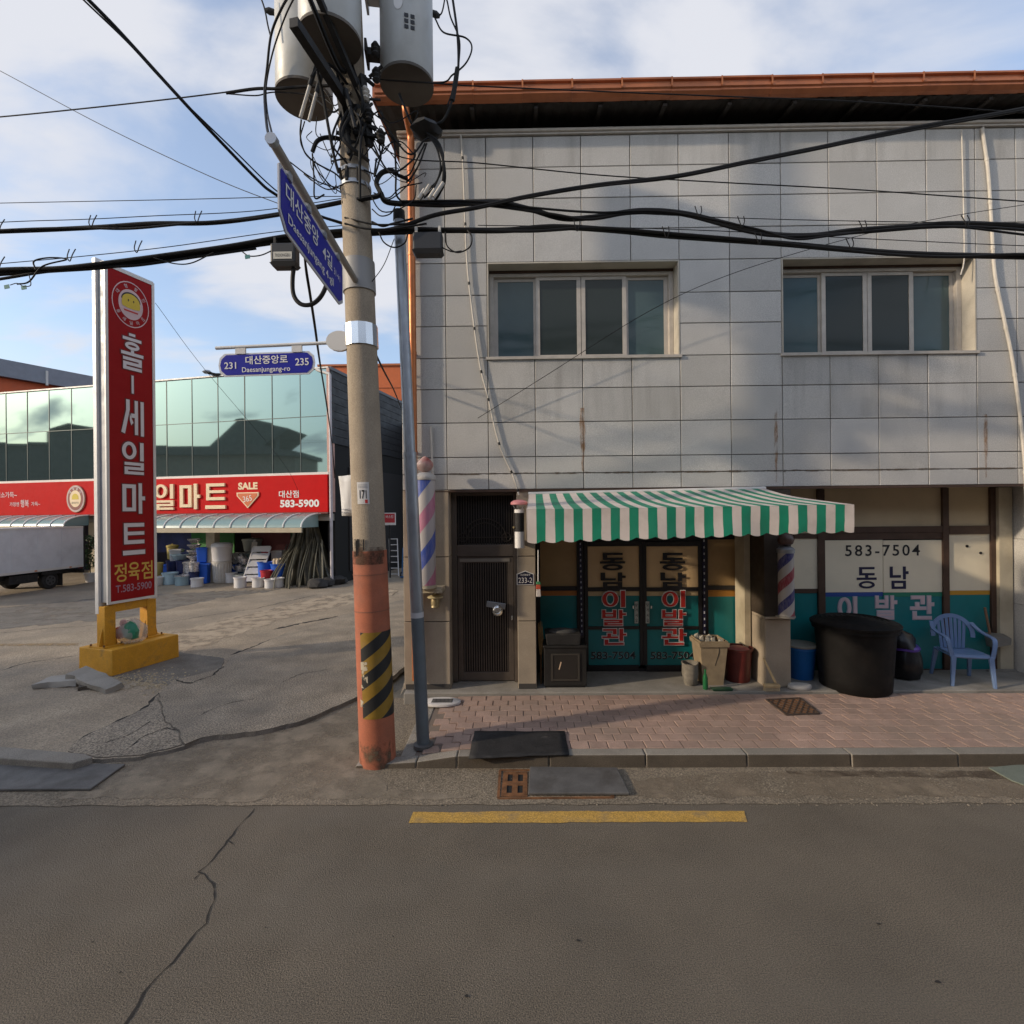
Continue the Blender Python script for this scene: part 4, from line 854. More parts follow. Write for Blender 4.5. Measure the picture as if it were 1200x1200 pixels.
for i in range(4):
    c0, c1 = [(-1,-1),(1,-1),(1,1),(-1,1)][i], [(1,-1),(1,1),(-1,1),(-1,-1)][i]
    P_ = lambda c_, s_, zq: (c_[0]*s_, c_[1]*s_, zq)
    mb.hexa([P_(c0,bo,0),P_(c1,bo,0),P_(c1,bo-.012,0),P_(c0,bo-.012,0)], [P_(c0,to,z_),P_(c1,to,z_),P_(c1,to-.013,z_),P_(c0,to-.013,z_)])
mb.build('wall', Mp, t, world=False); mb = MB()
for i in range(4):
    c0, c1 = [(-1,-1),(1,-1),(1,1),(-1,1)][i], [(1,-1),(1,1),(-1,1),(-1,-1)][i]; s1, s0 = to+.012, to-.0135
    mb.hexa([P_(c0,s1,z_-.075),P_(c1,s1,z_-.075),P_(c1,s0,z_-.075),P_(c0,s0,z_-.075)], [P_(c0,s1+.004,z_-.02),P_(c1,s1+.004,z_-.02),P_(c1,s0,z_-.02),P_(c0,s0,z_-.02)])
mb.build('rim', Mp, t, world=False); mb = MB(); mb.box((-to+.03,-to+.03,z_-.07),(to-.03,to-.03,z_-.06)); mb.build('soil', mat('soil', (.05,.035,.025), 1), t, world=False)
mb = MB(); brd = random.Random(8)
for i in range(12):
    x_, y_ = brd.uniform(-.15,.15), brd.uniform(-.15,.15); mb.hexa([(x_-.03,y_-.02,z_-.06),(x_+.03,y_-.02,z_-.06),(x_+.03,y_+.02,z_-.06),(x_-.03,y_+.02,z_-.06)], [(x_-.02+brd.uniform(-.02,.02),y_-.015,z_+brd.uniform(-.01,.05)),(x_+.02,y_-.015,z_+brd.uniform(-.01,.05)),(x_+.02,y_+.015,z_+.01),(x_-.02,y_+.015,z_+.02)])
mb.build('liner', mat('ragged_liner', (.36,.33,.28), .9), t, world=False, kind='stuff'); mb = MB(); mb.tube(spline([(.06,-.175,z_-.05),(.07,-.172,z_-.14),(.04,-.16,z_-.26),(.02,-.155,z_-.33)], 5), .006, 5); mb.build('cord', M_blk, t, world=False)
q = onZ(826, 807, AP); t = thing('bottle', 'green glass bottle standing in front of the tan planter', 'bottle', (q.x, q.y-.02, AP)); lat((0,0,0), [(.03,0),(.033,.01),(.033,.14),(.028,.17),(.013,.21),(.013,.25),(.015,.25),(.015,.262),(0,.262)], mat('green_glass', (.015,.13,.045), .12, coat=.5), 'body', t, 16)
q = onZ(843, 808, AP); t = thing('tray', 'flat dark green tray on the step in front of the tan planter', 'tray', (q.x, q.y-.02, AP)); mb = MB(); mb.hexa([(-.10,-.05,0),(.14,-.05,0),(.14,.035,0),(-.10,.035,0)], [(-.115,-.06,.028),(.155,-.06,.028),(.155,.04,.028),(-.115,.04,.028)]); mb.build('body', mat('dark_green_plastic', (.02,.07,.04), .45), t, world=False, bevel=.004)
q = onZ(870, 801, AP)+Vector((0,.16,0)); t = thing('tub', 'dark red plastic tub with a rolled rim beside the tan planter', 'tub', q); z_ = .455
lat((0,0,0), [(.155,0),(.16,.01),(.185,z_-.06),(.19,z_-.03),(.205,z_-.03),(.207,z_),(.19,z_),(.18,z_-.05),(.16,.06),(0,.06)], mat('red_tub', (.13,.022,.018), .45, var=.15, vscale=7), 'body', t, 28)
mb = MB(); mb.lathe((0,-.02,z_-.05), [(.15,0),(.16,.03),(.10,.06),(0,.055)], 14, 0, 1, .8); mb.build('bundle', mat('pink_bag', (.40,.12,.12), .6, bump=.4, bscale=20), t, world=False)
# hand brush and wooden blocks against the pier
q = onZ(904, 809, AP); t = thing('hand_brush', 'wooden hand brush leaning against the foot of the pier under the short barber pole', 'brush', (q.x, F-.10, AP)); Mw = mat('pale_wood', (.50,.36,.19), .7, var=.15, vscale=12)
mb = MB(); mb.tube(spline([(.05,-.02,.10),(.0,.03,.24),(-.06,.075,.40)], 5), [.016,.017,.016,.015,.015,.014,.014,.013,.013,.013,.012][:11], 8); mb.build('handle', Mw, t, world=False); mb = MB(); mb.box((-.10,-.05,.04),(.10,.02,.085)); mb.build('head', Mw, t, world=False, bevel=.01)
mb = MB()
for i in range(9):
    for j in range(3): x_, y_ = -.085+i*.021, -.04+j*.025; mb.tube([(x_,y_,.04),(x_*1.05,y_,.0)], [.009,.011], 5)
mb.build('bristles', mat('pale_bristle', (.45,.36,.24), .9), t, world=False, kind='stuff')
# blue bin
q = onZ(946, 798, AP)+Vector((0,.16,0)); t = thing('bin', 'blue plastic bin with a grey lid between the pier and the big black tub', 'bin', q); z_ = .44
lat((0,0,0), [(.15,0),(.158,.012),(.19,z_-.04),(.2,z_-.03),(.2,z_),(.185,z_),(0,z_)], mat('blue_plastic', (.015,.16,.50), .4, var=.1), 'body', t, 28)
lat((0,0,z_+.001), [(.205,0),(.22,.01),(.22,.03),(.20,.038),(.10,.045),(0,.045)], mat('grey_lid', (.33,.32,.27), .6, var=.15), 'lid', t, 28)
q = onZ(940, 809, AP); t = mb = MB(); mb.lathe((q.x,q.y+.06,AP), [(.14,0),(.155,.015),(.155,.045),(.14,.06),(0,.062)], 18, 0, 1, .55); tag(mb.build('stone_block', mat('white_stone', (.50,.48,.45), .8, var=.1)), 'flat rounded white stone block on the step in front of the blue bin', 'stone block')
# big black tub with a lid
q = Vector((onY(1010, 800, 6.72).x, 6.86, SZ)); t = thing('tub', 'large black rubber tub under a ribbed round lid in front of the right shop window', 'tub', q); zt_ = onY(1006, 735, 6.7).z-SZ; rb_, rt_ = .41, .465
Mtub = mat('tub_rubber', (.007,.0065,.0065), .6, var=.3, vscale=4, bump=.2, bscale=12, dirt=(.014,.011,.010), dscale=3, spec=.2)
pr = [(rb_-.02,0),(rb_,.02)]+[(rb_+(rt_-rb_)*k_/6, .02+(zt_-.02)*k_/6) for k_ in range(1, 7)]+[(rt_+.03,zt_-.05),(rt_+.03,zt_)]
lat((0,0,0), pr, Mtub, 'body', t, 36)
pr = [(rt_+.05,0),(rt_+.055,.03),(rt_+.03,.05)]; [pr.extend([(rt_-.06*k_,.062+.008*k_),(rt_-.06*k_-.02,.075+.008*k_),(rt_-.06*k_-.04,.062+.008*k_)]) for k_ in range(1, 7)]; pr.append((0,.115))
lat((0,0,zt_+.002), pr, Mtub, 'lid', t, 36)
# rubbish bag with purple tie
q = onZ(1062, 795, AP)+Vector((0,.05,0)); t = thing('rubbish_bag', 'black rubbish bag with a purple fold behind the large black tub', 'rubbish bag', q); Mbag = mat('bag_film', (.007,.0065,.008), .35, bump=.6, bscale=10)
mb = MB(); mb.lathe((0,0,0), [(.10,0),(.18,.02),(.215,.14),(.21,.28),(.18,.38),(.17,.42)], 26); [v.__iadd__(Vector((noise.noise(v*7), noise.noise(v*7+Vector((3,1,0))), noise.noise(v*6)*.5))*.05*(0 if v.z < .01 else 1)) for v in mb.v]; mb.build('body', Mbag, t, world=False)
mb = MB(); mb.lathe((0,0,.40), [(.18,0),(.19,.03),(.17,.055)], 26); [v.__iadd__(Vector((noise.noise(v*9), noise.noise(v*9+Vector((3,1,0))), 0))*.03) for v in mb.v]; mb.build('purple_fold', mat('purple_film', (.10,.05,.32), .3), t, world=False)
mb = MB(); mb.lathe((-.03,0,.445), [(.17,0),(.16,.08),(.11,.16),(.05,.20),(0,.20)], 22); [v.__iadd__(Vector((noise.noise(v*8), noise.noise(v*8+Vector((3,1,0))), noise.noise(v*9)*.8))*.05) for v in mb.v]; mb.build('top', Mbag, t, world=False)
# plastic armchair
Mch = mat('blue_chair_plastic', (.15,.23,.40), .42, var=.06, coat=.15)
ch_ = thing('plastic_chair', 'faded blue plastic armchair on the step in front of the right shop window', 'chair', (onY(1128, 790, 7.0).x, 7.02, AP), R(-24+180+52))
ch_.rotation_euler.z = R(-14)
# local frame: front = -y; half width .25
mb = MB(); sh = [(-.21,-.23),(-.10,-.265),(.10,-.265),(.21,-.23),(.20,.17),(.12,.215),(-.12,.215),(-.20,.17)]
zs_ = lambda x_, y_: .405+.02*(-y_/.25 if y_ < 0 else 0)-.015*(1-(x_/.22)**2)
gx = 8; gv = []; 
for iy in range(9):
    for ix in range(9):
        x_ = (-1+ix/4)*(.215-.03*max(0, (iy-5)/3)); y_ = -.25+.46*iy/8; gv.append((x_, y_, .415-.022*(1-(x_/.22)**2)*(1 if 1 < iy else .5)-(.03 if iy == 0 else 0)))
mb.add(gv, [(iy*9+ix, iy*9+ix+1, iy*9+ix+10, iy*9+ix+9) for iy in range(8) for ix in range(8)], 0, True)
o = mb.build('seat', Mch, ch_, world=False); sm = o.modifiers.new('thickness', 'SOLIDIFY'); sm.thickness = .010
mb = MB()
for s_ in (-1, 1): mb.tube([(s_*.215,-.25,.385),(s_*.21,.21,.385)], .012, 6)
mb.tube([(-.215,-.25,.385),(.215,-.25,.385)], .012, 6); mb.build('apron', Mch, ch_, world=False)
for sx in (-1, 1):
    mb = MB(); mb.hexa([(sx*.235-.018,-.285,0),(sx*.235+.018,-.285,0),(sx*.235+.018,-.25,0),(sx*.235-.018,-.25,0)], [(sx*.205-.03,-.262,.40),(sx*.205+.03,-.262,.40),(sx*.205+.028,-.225,.40),(sx*.205-.028,-.225,.40)]); mb.build('leg', Mch, ch_, world=False, bevel=.006)
    mb = MB(); mb.hexa([(sx*.225-.018,.255,0),(sx*.225+.018,.255,0),(sx*.225+.018,.29,0),(sx*.225-.018,.29,0)], [(sx*.195-.03,.175,.40),(sx*.195+.03,.175,.40),(sx*.195+.03,.21,.40),(sx*.195-.03,.21,.40)]); mb.build('leg', Mch, ch_, world=False, bevel=.006)
    # arm: rises from the front leg and sweeps to the back
    pts = spline([(sx*.222,-.245,.38),(sx*.245,-.245,.50),(sx*.26,-.225,.60),(sx*.268,-.16,.632),(sx*.27,.0,.648),(sx*.262,.14,.68),(sx*.235,.235,.75)], 6); mb = MB()
    for p, q2 in zip(pts, pts[1:]):
        d = (q2-p).normalized(); side = Vector((1,0,0)); up = d.cross(side).normalized()
        mb.obox((p+q2)/2, d*((q2-p).length/2+.002), side*.024, up*.008)
    mb.build('armrest', Mch, ch_, world=False)
arc = [(.235*math.cos(R(a_))*1.0, .20+.055*math.sin(R(a_)), .60+.24*math.sin(R(a_))) for a_ in range(-10, 191, 10)]
mb = MB()
for p, q2 in zip(arc, arc[1:]):
    p, q2 = Vector(p), Vector(q2); d = (q2-p).normalized(); n_ = Vector((0,1,-.2)).normalized(); sd_ = d.cross(n_).normalized(); mb.obox((p+q2)/2, d*((q2-p).length/2+.003), sd_*.026, n_*.009)
mb.build('back_hoop', Mch, ch_, world=False)
for i in range(-3, 4):
    x_ = i*.052; zt2 = .60+.235*math.sqrt(max(0, 1-(x_/.235)**2)); yt = .20+.05*math.sqrt(max(0, 1-(x_/.235)**2)); mb = MB(); hw = .018
    mb.hexa([(x_*.8-hw,.198,.40),(x_*.8+hw,.198,.40),(x_*.8+hw,.206,.40),(x_*.8-hw,.206,.40)], [(x_-hw,yt-.004,zt2),(x_+hw,yt-.004,zt2),(x_+hw,yt+.004,zt2),(x_-hw,yt+.004,zt2)]); mb.build('back_slat', Mch, ch_, world=False)
# hanging dustpan with handle
q = onY(1169, 748, S-.16); t = thing('dustpan', 'grey metal dustpan with a long handle propped at the right end of the shop window', 'dustpan', (q.x, S-.16, q.z-.12)); Mdp = mat('dull_tin', (.20,.19,.17), .55, .4, var=.2)
mb = MB(); mb.hexa([(-.13,-.08,.0),(.12,-.08,.04),(.14,.05,.04),(-.12,.05,0)], [(-.15,-.06,.16),(.15,-.06,.13),(.15,.07,.17),(-.14,.07,.2)]); mb.build('pan', Mdp, t, world=False, bevel=.01); mb = MB(); mb.tube([(-.08,.03,.18),(-.13,.05,.55)], .016, 8); mb.build('handle', mat('brown_handle', (.22,.12,.07), .6), t, world=False)
mb = MB(); mb.box((-.10,-.04,-.5),(.12,.06,.0)); 
# ------------------------------------------------------------------ covers, mats, grates on the ground
def slabpx(name, pts, z0, th, m, lab, cat, group=None, bevel=.006, jit=0.0):
    P_ = [onZ(x_, y_, z0+th) for x_, y_ in pts]; c = sum(P_, Vector())/len(P_); t = MB(); t.hexa([(p.x, p.y, z0) for p in P_], [(p.x, p.y, z0+th) for p in P_]); o = t.build(name, m, bevel=bevel); tag(o, lab, cat, group); return o
# mat over the kerb: sheet that bends down at the front
mt = MB(); c4 = [onZ(556,857,SZ+.012), onZ(662,857,SZ+.012), onZ(667,884,SZ+.012), onZ(549,889,SZ+.010)]
gv = []; NXm, NYm = 12, 8; mr = random.Random(6)
for j in range(NYm+1):
    for i in range(NXm+1):
        p = c4[0].lerp(c4[1], i/NXm).lerp(c4[3].lerp(c4[2], i/NXm), j/NYm); ex = (.02*noise.noise(p*6) if j == NYm else 0); gv.append((p.x+(.012*noise.noise(p*5) if i in (0, NXm) else 0), p.y+ex, SZ+.012+.006*noise.noise(p*7)+.003))
mt.add(gv, [(j*(NXm+1)+i, (j+1)*(NXm+1)+i, (j+1)*(NXm+1)+i+1, j*(NXm+1)+i+1) for j in range(NYm) for i in range(NXm)], 0, True)
o = mt.build('rubber_mat', M_rub); sm = o.modifiers.new('thickness', 'SOLIDIFY'); sm.thickness = .012; sm.offset = -1; tag(o, 'worn black rubber mat lying over the kerb edge of the red pavement', 'mat')
# drain: frame, rusty grate and the plate across it
fr0 = [onZ(586,902,.012), onZ(700,902,.012), onZ(719,934,.012), onZ(584,935,.012)]
t = thing('drain', 'rusty iron gutter drain with four slots half covered by a grey plate', 'drain', (fr0[3].x, fr0[3].y, 0)); mb = MB()
for p, q2 in zip(fr0, fr0[1:]+fr0[:1]):
    d = (q2-p).normalized(); n_ = Vector((-d.y, d.x, 0)); mb.prism([(p+n_*-.012), q2+n_*-.012, q2+n_*.012, p+n_*.012], (0,0,-.012))
mb.build('frame', M_rustm, t)
ga, gb_, gc, gd = onZ(590,904,.011), onZ(618,904,.011), onZ(618,933,.011), onZ(587,933,.011); mb = MB()
def lr(u, v): return ga.lerp(gb_, u).lerp(gd.lerp(gc, u), v)
hu = [(.20,.40),(.62,.82)]; hv = [(.12,.42),(.58,.88)]; us = [0,.20,.40,.62,.82,1]; vs_ = [0,.12,.42,.58,.88,1]
for i in range(5):
    for j in range(5):
        if i in (1, 3) and j in (1, 3): continue
        q4 = [lr(us[i], vs_[j]), lr(us[i+1], vs_[j]), lr(us[i+1], vs_[j+1]), lr(us[i], vs_[j+1])]; mb.hexa([(p.x, p.y, .0065) for p in q4][::-1], [(p.x, p.y, .012) for p in q4][::-1])
mb.build('grate', M_rustm, t); mb = MB(); q4 = [lr(0,0), lr(1,0), lr(1,1), lr(0,1)]; mb.add([(p.x, p.y, .0058) for p in q4], [(0,3,2,1)]); mb.build('pit', M_dark, t)
slabpx('cover_plate', [(738,929),(723,899),(621,898),(619,929)], .014, .022, M_plate, 'grey metal plate lying across the gutter drain by the kerb', 'plate')
# oval white cover
q = onZ(517, 823, SZ); t = thing('manhole_cover', 'oval white concrete service cover set in the red pavers by the steel door', 'manhole cover', (q.x, q.y, SZ)); mb = MB(); mb.lathe((0,0,-.01), [(.30,0),(.30,.022),(.285,.03),(0,.03)], 32, 0, .82, .46); mb.build('ring', mat('white_cover', (.56,.53,.50), .8, var=.1, speck=.1), t, world=False)
mb = MB()
for i in range(5): mb.box((-.10+i*.05,-.05,.021),(-.064+i*.05,.05,.026))
mb.box((-.115,-.065,.0205),(.145,.065,.0222)); mb.build('hatch', M_plate, t, world=False)
# small rusty grate in the pavers
g4 = [onZ(898,820,SZ+.006), onZ(938,818,SZ+.006), onZ(960,836,SZ+.006), onZ(922,838,SZ+.006)]
t = thing('iron_grate', 'rusty diamond patterned iron grate set in the red pavers before the pier', 'grate', (g4[0].x, g4[0].y, SZ)); mb = MB()
mb.hexa([(p.x, p.y, SZ-.01) for p in g4][::-1], [(p.x, p.y, SZ+.004) for p in g4][::-1]); mb.build('plate', M_rustm, t); mb = MB()
def l4(u, v): return g4[0].lerp(g4[1], u).lerp(g4[3].lerp(g4[2], u), v)
for i in range(-5, 6):
    for sgn in (1, -1):
        pts = []
        for k_ in range(2):
            v = k_; u = i/5+(v if sgn > 0 else -v)*.8+(0 if sgn > 0 else .8)
            pts.append((u, v))
        (u0, v0), (u1, v1) = pts; lo_, hi_ = 0, 1; 
        ts = [k_/20 for k_ in range(21)]; ins = [t_ for t_ in ts if 0 <= u0+(u1-u0)*t_ <= 1]
        if len(ins) > 1: a_, b_ = l4(u0+(u1-u0)*ins[0], ins[0]), l4(u0+(u1-u0)*ins[-1], ins[-1]); mb.tube([(a_.x,a_.y,SZ+.006),(b_.x,b_.y,SZ+.006)], .007, 4)
for p, q2 in zip(g4, g4[1:]+g4[:1]): mb.tube([(p.x,p.y,SZ+.006),(q2.x,q2.y,SZ+.006)], .012, 4)
mb.build('bars', mat('dark_iron', (.06,.04,.03), .8), t)
# left: kerb stone and plate by the lot entrance, right: green plate
slabpx('loose_kerb_stone', [(109,887),(100,883),(-40,871),(-60,884),(85,894)], .005, .09, M_kerb, 'pale granite kerb stone lying at the mouth of the parking lot', 'kerb stone', bevel=.012)
slabpx('cover_plate', [(147,895),(108,894.5),(-30,896),(-60,925),(106,924)], .008, .022, M_plate, 'dark grey steel plate lying in the gutter at the left edge', 'plate')
slabpx('cover_plate', [(1158,899),(1230,892),(1290,912),(1215,925),(1185,914)], .008, .014, mat('green_plate', (.16,.18,.145), .8, var=.15, bump=.3, speck=.2), 'greenish plate lying against the kerb at the right edge', 'plate')

# ------------------------------------------------------------------ utility pole
M_pole = mat('pole_concrete', (.35,.285,.21), .9, var=.14, vscale=2.2, bump=.35, bscale=70, speck=.16, dirt=(.23,.185,.14), dscale=1.4, stretch=(1,1,.5))
M_orange = mat('pole_orange', (.40,.125,.065), .75, var=.15, vscale=4, speck=.15, dirt=(.24,.105,.07), dscale=3.5, dlo=.48, dhi=.8)
PB = onZ(443, 893, 0); PT = onY(408, 0, 5.12)
def pole(z): f = (z-PB.z)/(PT.z-PB.z); return PB.lerp(PT, f)
def polr(z): return .172-.0055*z
up = thing('utility_pole', 'leaning concrete utility pole with an orange painted foot at the road edge', 'utility pole', PB)
zo = onY(430, 645, 5.13).z; ZP = 9.6
mb = MB(); zs_ = [zo+(ZP-zo)*i/14 for i in range(15)]; mb.tube([pole(z) for z in zs_], [polr(z) for z in zs_], 32); mb.build('shaft', M_pole, up)
mb = MB(); zs_ = [-.05, .3, .8, 1.2, 1.7, zo+.001]; mb.tube([pole(z) for z in zs_], [polr(z)+.006 for z in zs_], 32); mb.build('orange_sleeve', M_orange, up)
def band(z0, z1, m, name, ex=.012, n=24, flat=False):
    mb = MB(); mb.tube([pole(z0), pole(z1)], [polr(z0)+ex, polr(z1)+ex], n); o = mb.build(name, m, up)
    if flat:
        for p in o.data.polygons: p.use_smooth = False
    return o
def pz(py): return onY(430, py, 5.13).z
for py in (672, 714): band(pz(py)-.006, pz(py)+.006, M_pvc if py == 0 else mat('seam', (.26,.10,.06), .8), 'sleeve_seam', .009)
band(pz(408), pz(383), M_chrome, 'sign_band', .016, 14, True); band(pz(344), pz(308), mat('grey_band', (.30,.29,.28), .6, .3), 'sign_band', .014)
for py in (206, 147, 222): band(pz(py)-.018, pz(py)+.018, M_steel, 'pole_clamp', .014)
mb = MB(); mrn = random.Random(3)
polepatch0 = []
for i in (0, 1, 4):
    t_ = R(-122+i*7); z1 = pz(645)+.01; c_ = pole(z1); mb.obox(c_+Vector((math.cos(t_)*(polr(z1)+.008), math.sin(t_)*(polr(z1)+.008), -.0+mrn.uniform(0,.09))), (.006,0,0), (0,.003,0), (0,0,.05+mrn.uniform(0,.05)))
mb.build('soot_drips', M_blk, up, kind='stuff')
# hazard wrap: 4 black and 4 yellow diagonal bands built on the curved face
hz0, hz1 = pz(835), pz(737); Mhb, Mhy = mat('hazard_black', (.018,.018,.018), .6), mat('hazard_yellow', (.30,.175,.018), .6, var=.2, vscale=9, dirt=(.18,.12,.05), dscale=9)
for ms in (0, 1):
    mb = MB(); na = 40; PIT = .135
    for i in range(na):
        a0, a1 = R(-118+i*158/na), R(-118+(i+1)*158/na)
        for n_ in range(-12, 14):
            if n_ % 2 != ms: continue
            zs4 = []
            for a_ in (a0, a1):
                lo_ = hz0+PIT*(n_+(a_-R(-118))*.95); zs4.append((min(max(lo_, hz0), hz1), min(max(lo_+PIT, hz0), hz1)))
            if max(q[1]-q[0] for q in zs4) < 1e-4: continue
            P_ = []
            for a_, z_ in ((a0,zs4[0][0]),(a1,zs4[1][0]),(a1,zs4[1][1]),(a0,zs4[0][1])): c_ = pole(z_); rr = polr(z_)+.0085; P_.append(c_+Vector((rr*math.cos(a_), rr*math.sin(a_), 0)))
            mb.add(P_, [(0,1,2,3)], 0, True)
    mb.build('hazard_wrap', Mhy if ms else Mhb, up)
M_fd = mat('foot_dirt', (.16,.115,.075), .95, var=.3, alpha=(.46,.62,5.0))
# paper sticker with the number 171 and a paper sheet hanging behind the pole
def onpole(px, z):     # angle on the pole seen at that pixel
    c_ = pole(z); a = onY(px, 600, c_.y); return max(-.98, min(.98, (a.x-c_.x)/polr(z)))
t = thing('number_sticker', 'white paper sticker with the number 171 glued on the utility pole', 'sticker', pole(pz(576))); mb = MB(); z0, z1 = pz(591), pz(566)
def polepatch(mb, x0, x1, z0, z1, ex, n=8):
    for i in range(n):
        P_ = []
        for xx, zz_ in ((x0+(x1-x0)*i/n, z0),(x0+(x1-x0)*(i+1)/n, z0),(x0+(x1-x0)*(i+1)/n, z1),(x0+(x1-x0)*i/n, z1)):
            c_ = pole(zz_); r_ = polr(zz_)+ex; s_ = max(-.999, min(.999, xx)); P_.append(c_+Vector((r_*s_, -r_*math.sqrt(1-s_*s_), 0)))
        mb.add(P_, [(0,1,2,3)])
polepatch(mb, -.35, .38, z0, z1, .003); mb.build('paper', mat('paper', (.62,.60,.58), .8, var=.1), t); mb = MB(); vs_g, fs_g = glyphs('171', .02); zc_ = pz(580)
P_ = []
for x_, y_ in vs_g: xx = .02+x_*.42; zz_ = zc_+y_*.085; c_ = pole(zz_); r_ = polr(zz_)+.005; P_.append(c_+Vector((r_*xx, -r_*math.sqrt(1-xx*xx), 0)))
mb.add(P_, fs_g); mb.build('number', M_blk, t); mb = MB()
for i in range(3): polepatch(mb, -.28, .30, pz(569+i*1.6)-.004, pz(569+i*1.6), .005, 4)
mb.build('print_lines', mat('grey_print', (.25,.25,.27), .8), t); mb = MB(); polepatch(mb, .12, .28, pz(590), pz(586), .005, 3); mb.build('red_stamp', M_red, t)
mb = MB(); polepatch(mb, -.97, .97, .0, .26, .0075, 14); mb.build('foot_dirt', M_fd, up)
mb = MB(); polepatch(mb, -.72, -.15, pz(651), pz(631), .0075, 8); mb.build('soot_smear', mat('soot_smear', (.015,.013,.012), .9, alpha=(.36,.56,9.0)), up)
mb = MB(); polepatch(mb, -.9, .95, pz(660), pz(640), .0085, 14); mb.build('soot_smear', mat('brown_smear', (.10,.05,.03), .9, alpha=(.40,.62,7.0)), up)
mb = MB(); polepatch(mb, -.5, -.1, pz(800), pz(770), .0095, 5); polepatch(mb, -.6, -.3, pz(822), pz(808), .0095, 5); mb.build('paper_scrap', mat('paper_scrap', (.55,.48,.36), .9, alpha=(.48,.56,14.0)), up)
t = thing('paper_banner', 'white paper sheet strapped to the left side of the utility pole', 'paper', onY(404, 600, 5.28)); a, b, c, d = onY(396.5, 558, 5.30), onY(420, 556, 5.22), onY(420, 605, 5.22), onY(400.5, 604.5, 5.30); mb = MB()
n = 6; gv = []
for j in range(n+1):
    for i in range(n+1): p = a.lerp(b, i/n).lerp(d.lerp(c, i/n), j/n); p.y += .018*math.sin(i*1.3+j*.5); gv.append(p)
mb.add(gv, [(j*(n+1)+i, (j+1)*(n+1)+i, (j+1)*(n+1)+i+1, j*(n+1)+i+1) for j in range(n) for i in range(n)], 0, True); o = mb.build('sheet', mat('sheet_paper', (.62,.61,.60), .8, var=.06), t); sm = o.modifiers.new('thickness', 'SOLIDIFY'); sm.thickness = .002
mb = MB()
for py in (597, 600.5): p, q = onY(401, py, 5.275), onY(411, py-.4, 5.245); mb.tube([p+Vector((0,-.012,0)), q+Vector((0,-.012,0))], .004, 4)
mb.build('print_lines', mat('grey_print', (.25,.25,.27), .8), t)
# galvanised post beside it
GB = onZ(496, 873, .09); GT = onY(467.5, 252, 5.27); gp = thing('steel_post', 'tall galvanised steel post leaning beside the utility pole in front of the stone facade', 'post', GB)
def gpos(z): return GB.lerp(GT, (z-GB.z)/(GT.z-GB.z))
zj_ = onY(480, 531, 5.25).z; zc2 = onY(487, 722, 5.25).z
mb = MB(); mb.tube([GB, gpos(zc2)], .066, 20); mb.build('foot', mat('post_paint', (.13,.155,.175), .55, .2, var=.15, vscale=5), gp); mb = MB(); mb.tube([gpos(zc2+.001), gpos(zj_)], .0655, 20); mb.build('lower_tube', M_steel, gp); mb = MB(); mb.tube([gpos(zj_+.001), gpos(GT.z-.06)], .057, 20); mb.build('upper_tube', M_steel, gp)
mb = MB(); mb.tube([gpos(GT.z-.06), GT+Vector((0,0,.04))], [.062,.058], 20); mb.build('cap', M_rub, gp); mb = MB(); mb.tube([gpos(zj_-.03), gpos(zj_+.012)], [.068,.0665], 20); mb.build('collar', M_steel, gp); mb = MB(); mb.tube([gpos(zc2-.02), gpos(zc2+.035)], .0675, 20); mb.build('pale_band', mat('pale_tape', (.5,.5,.52), .6), gp)
mb = MB(); mb.lathe((GB.x, GB.y, GB.z-.02), [(.10,0),(.10,.035),(.075,.045)], 20); mb.build('base_ring', M_plate, gp)

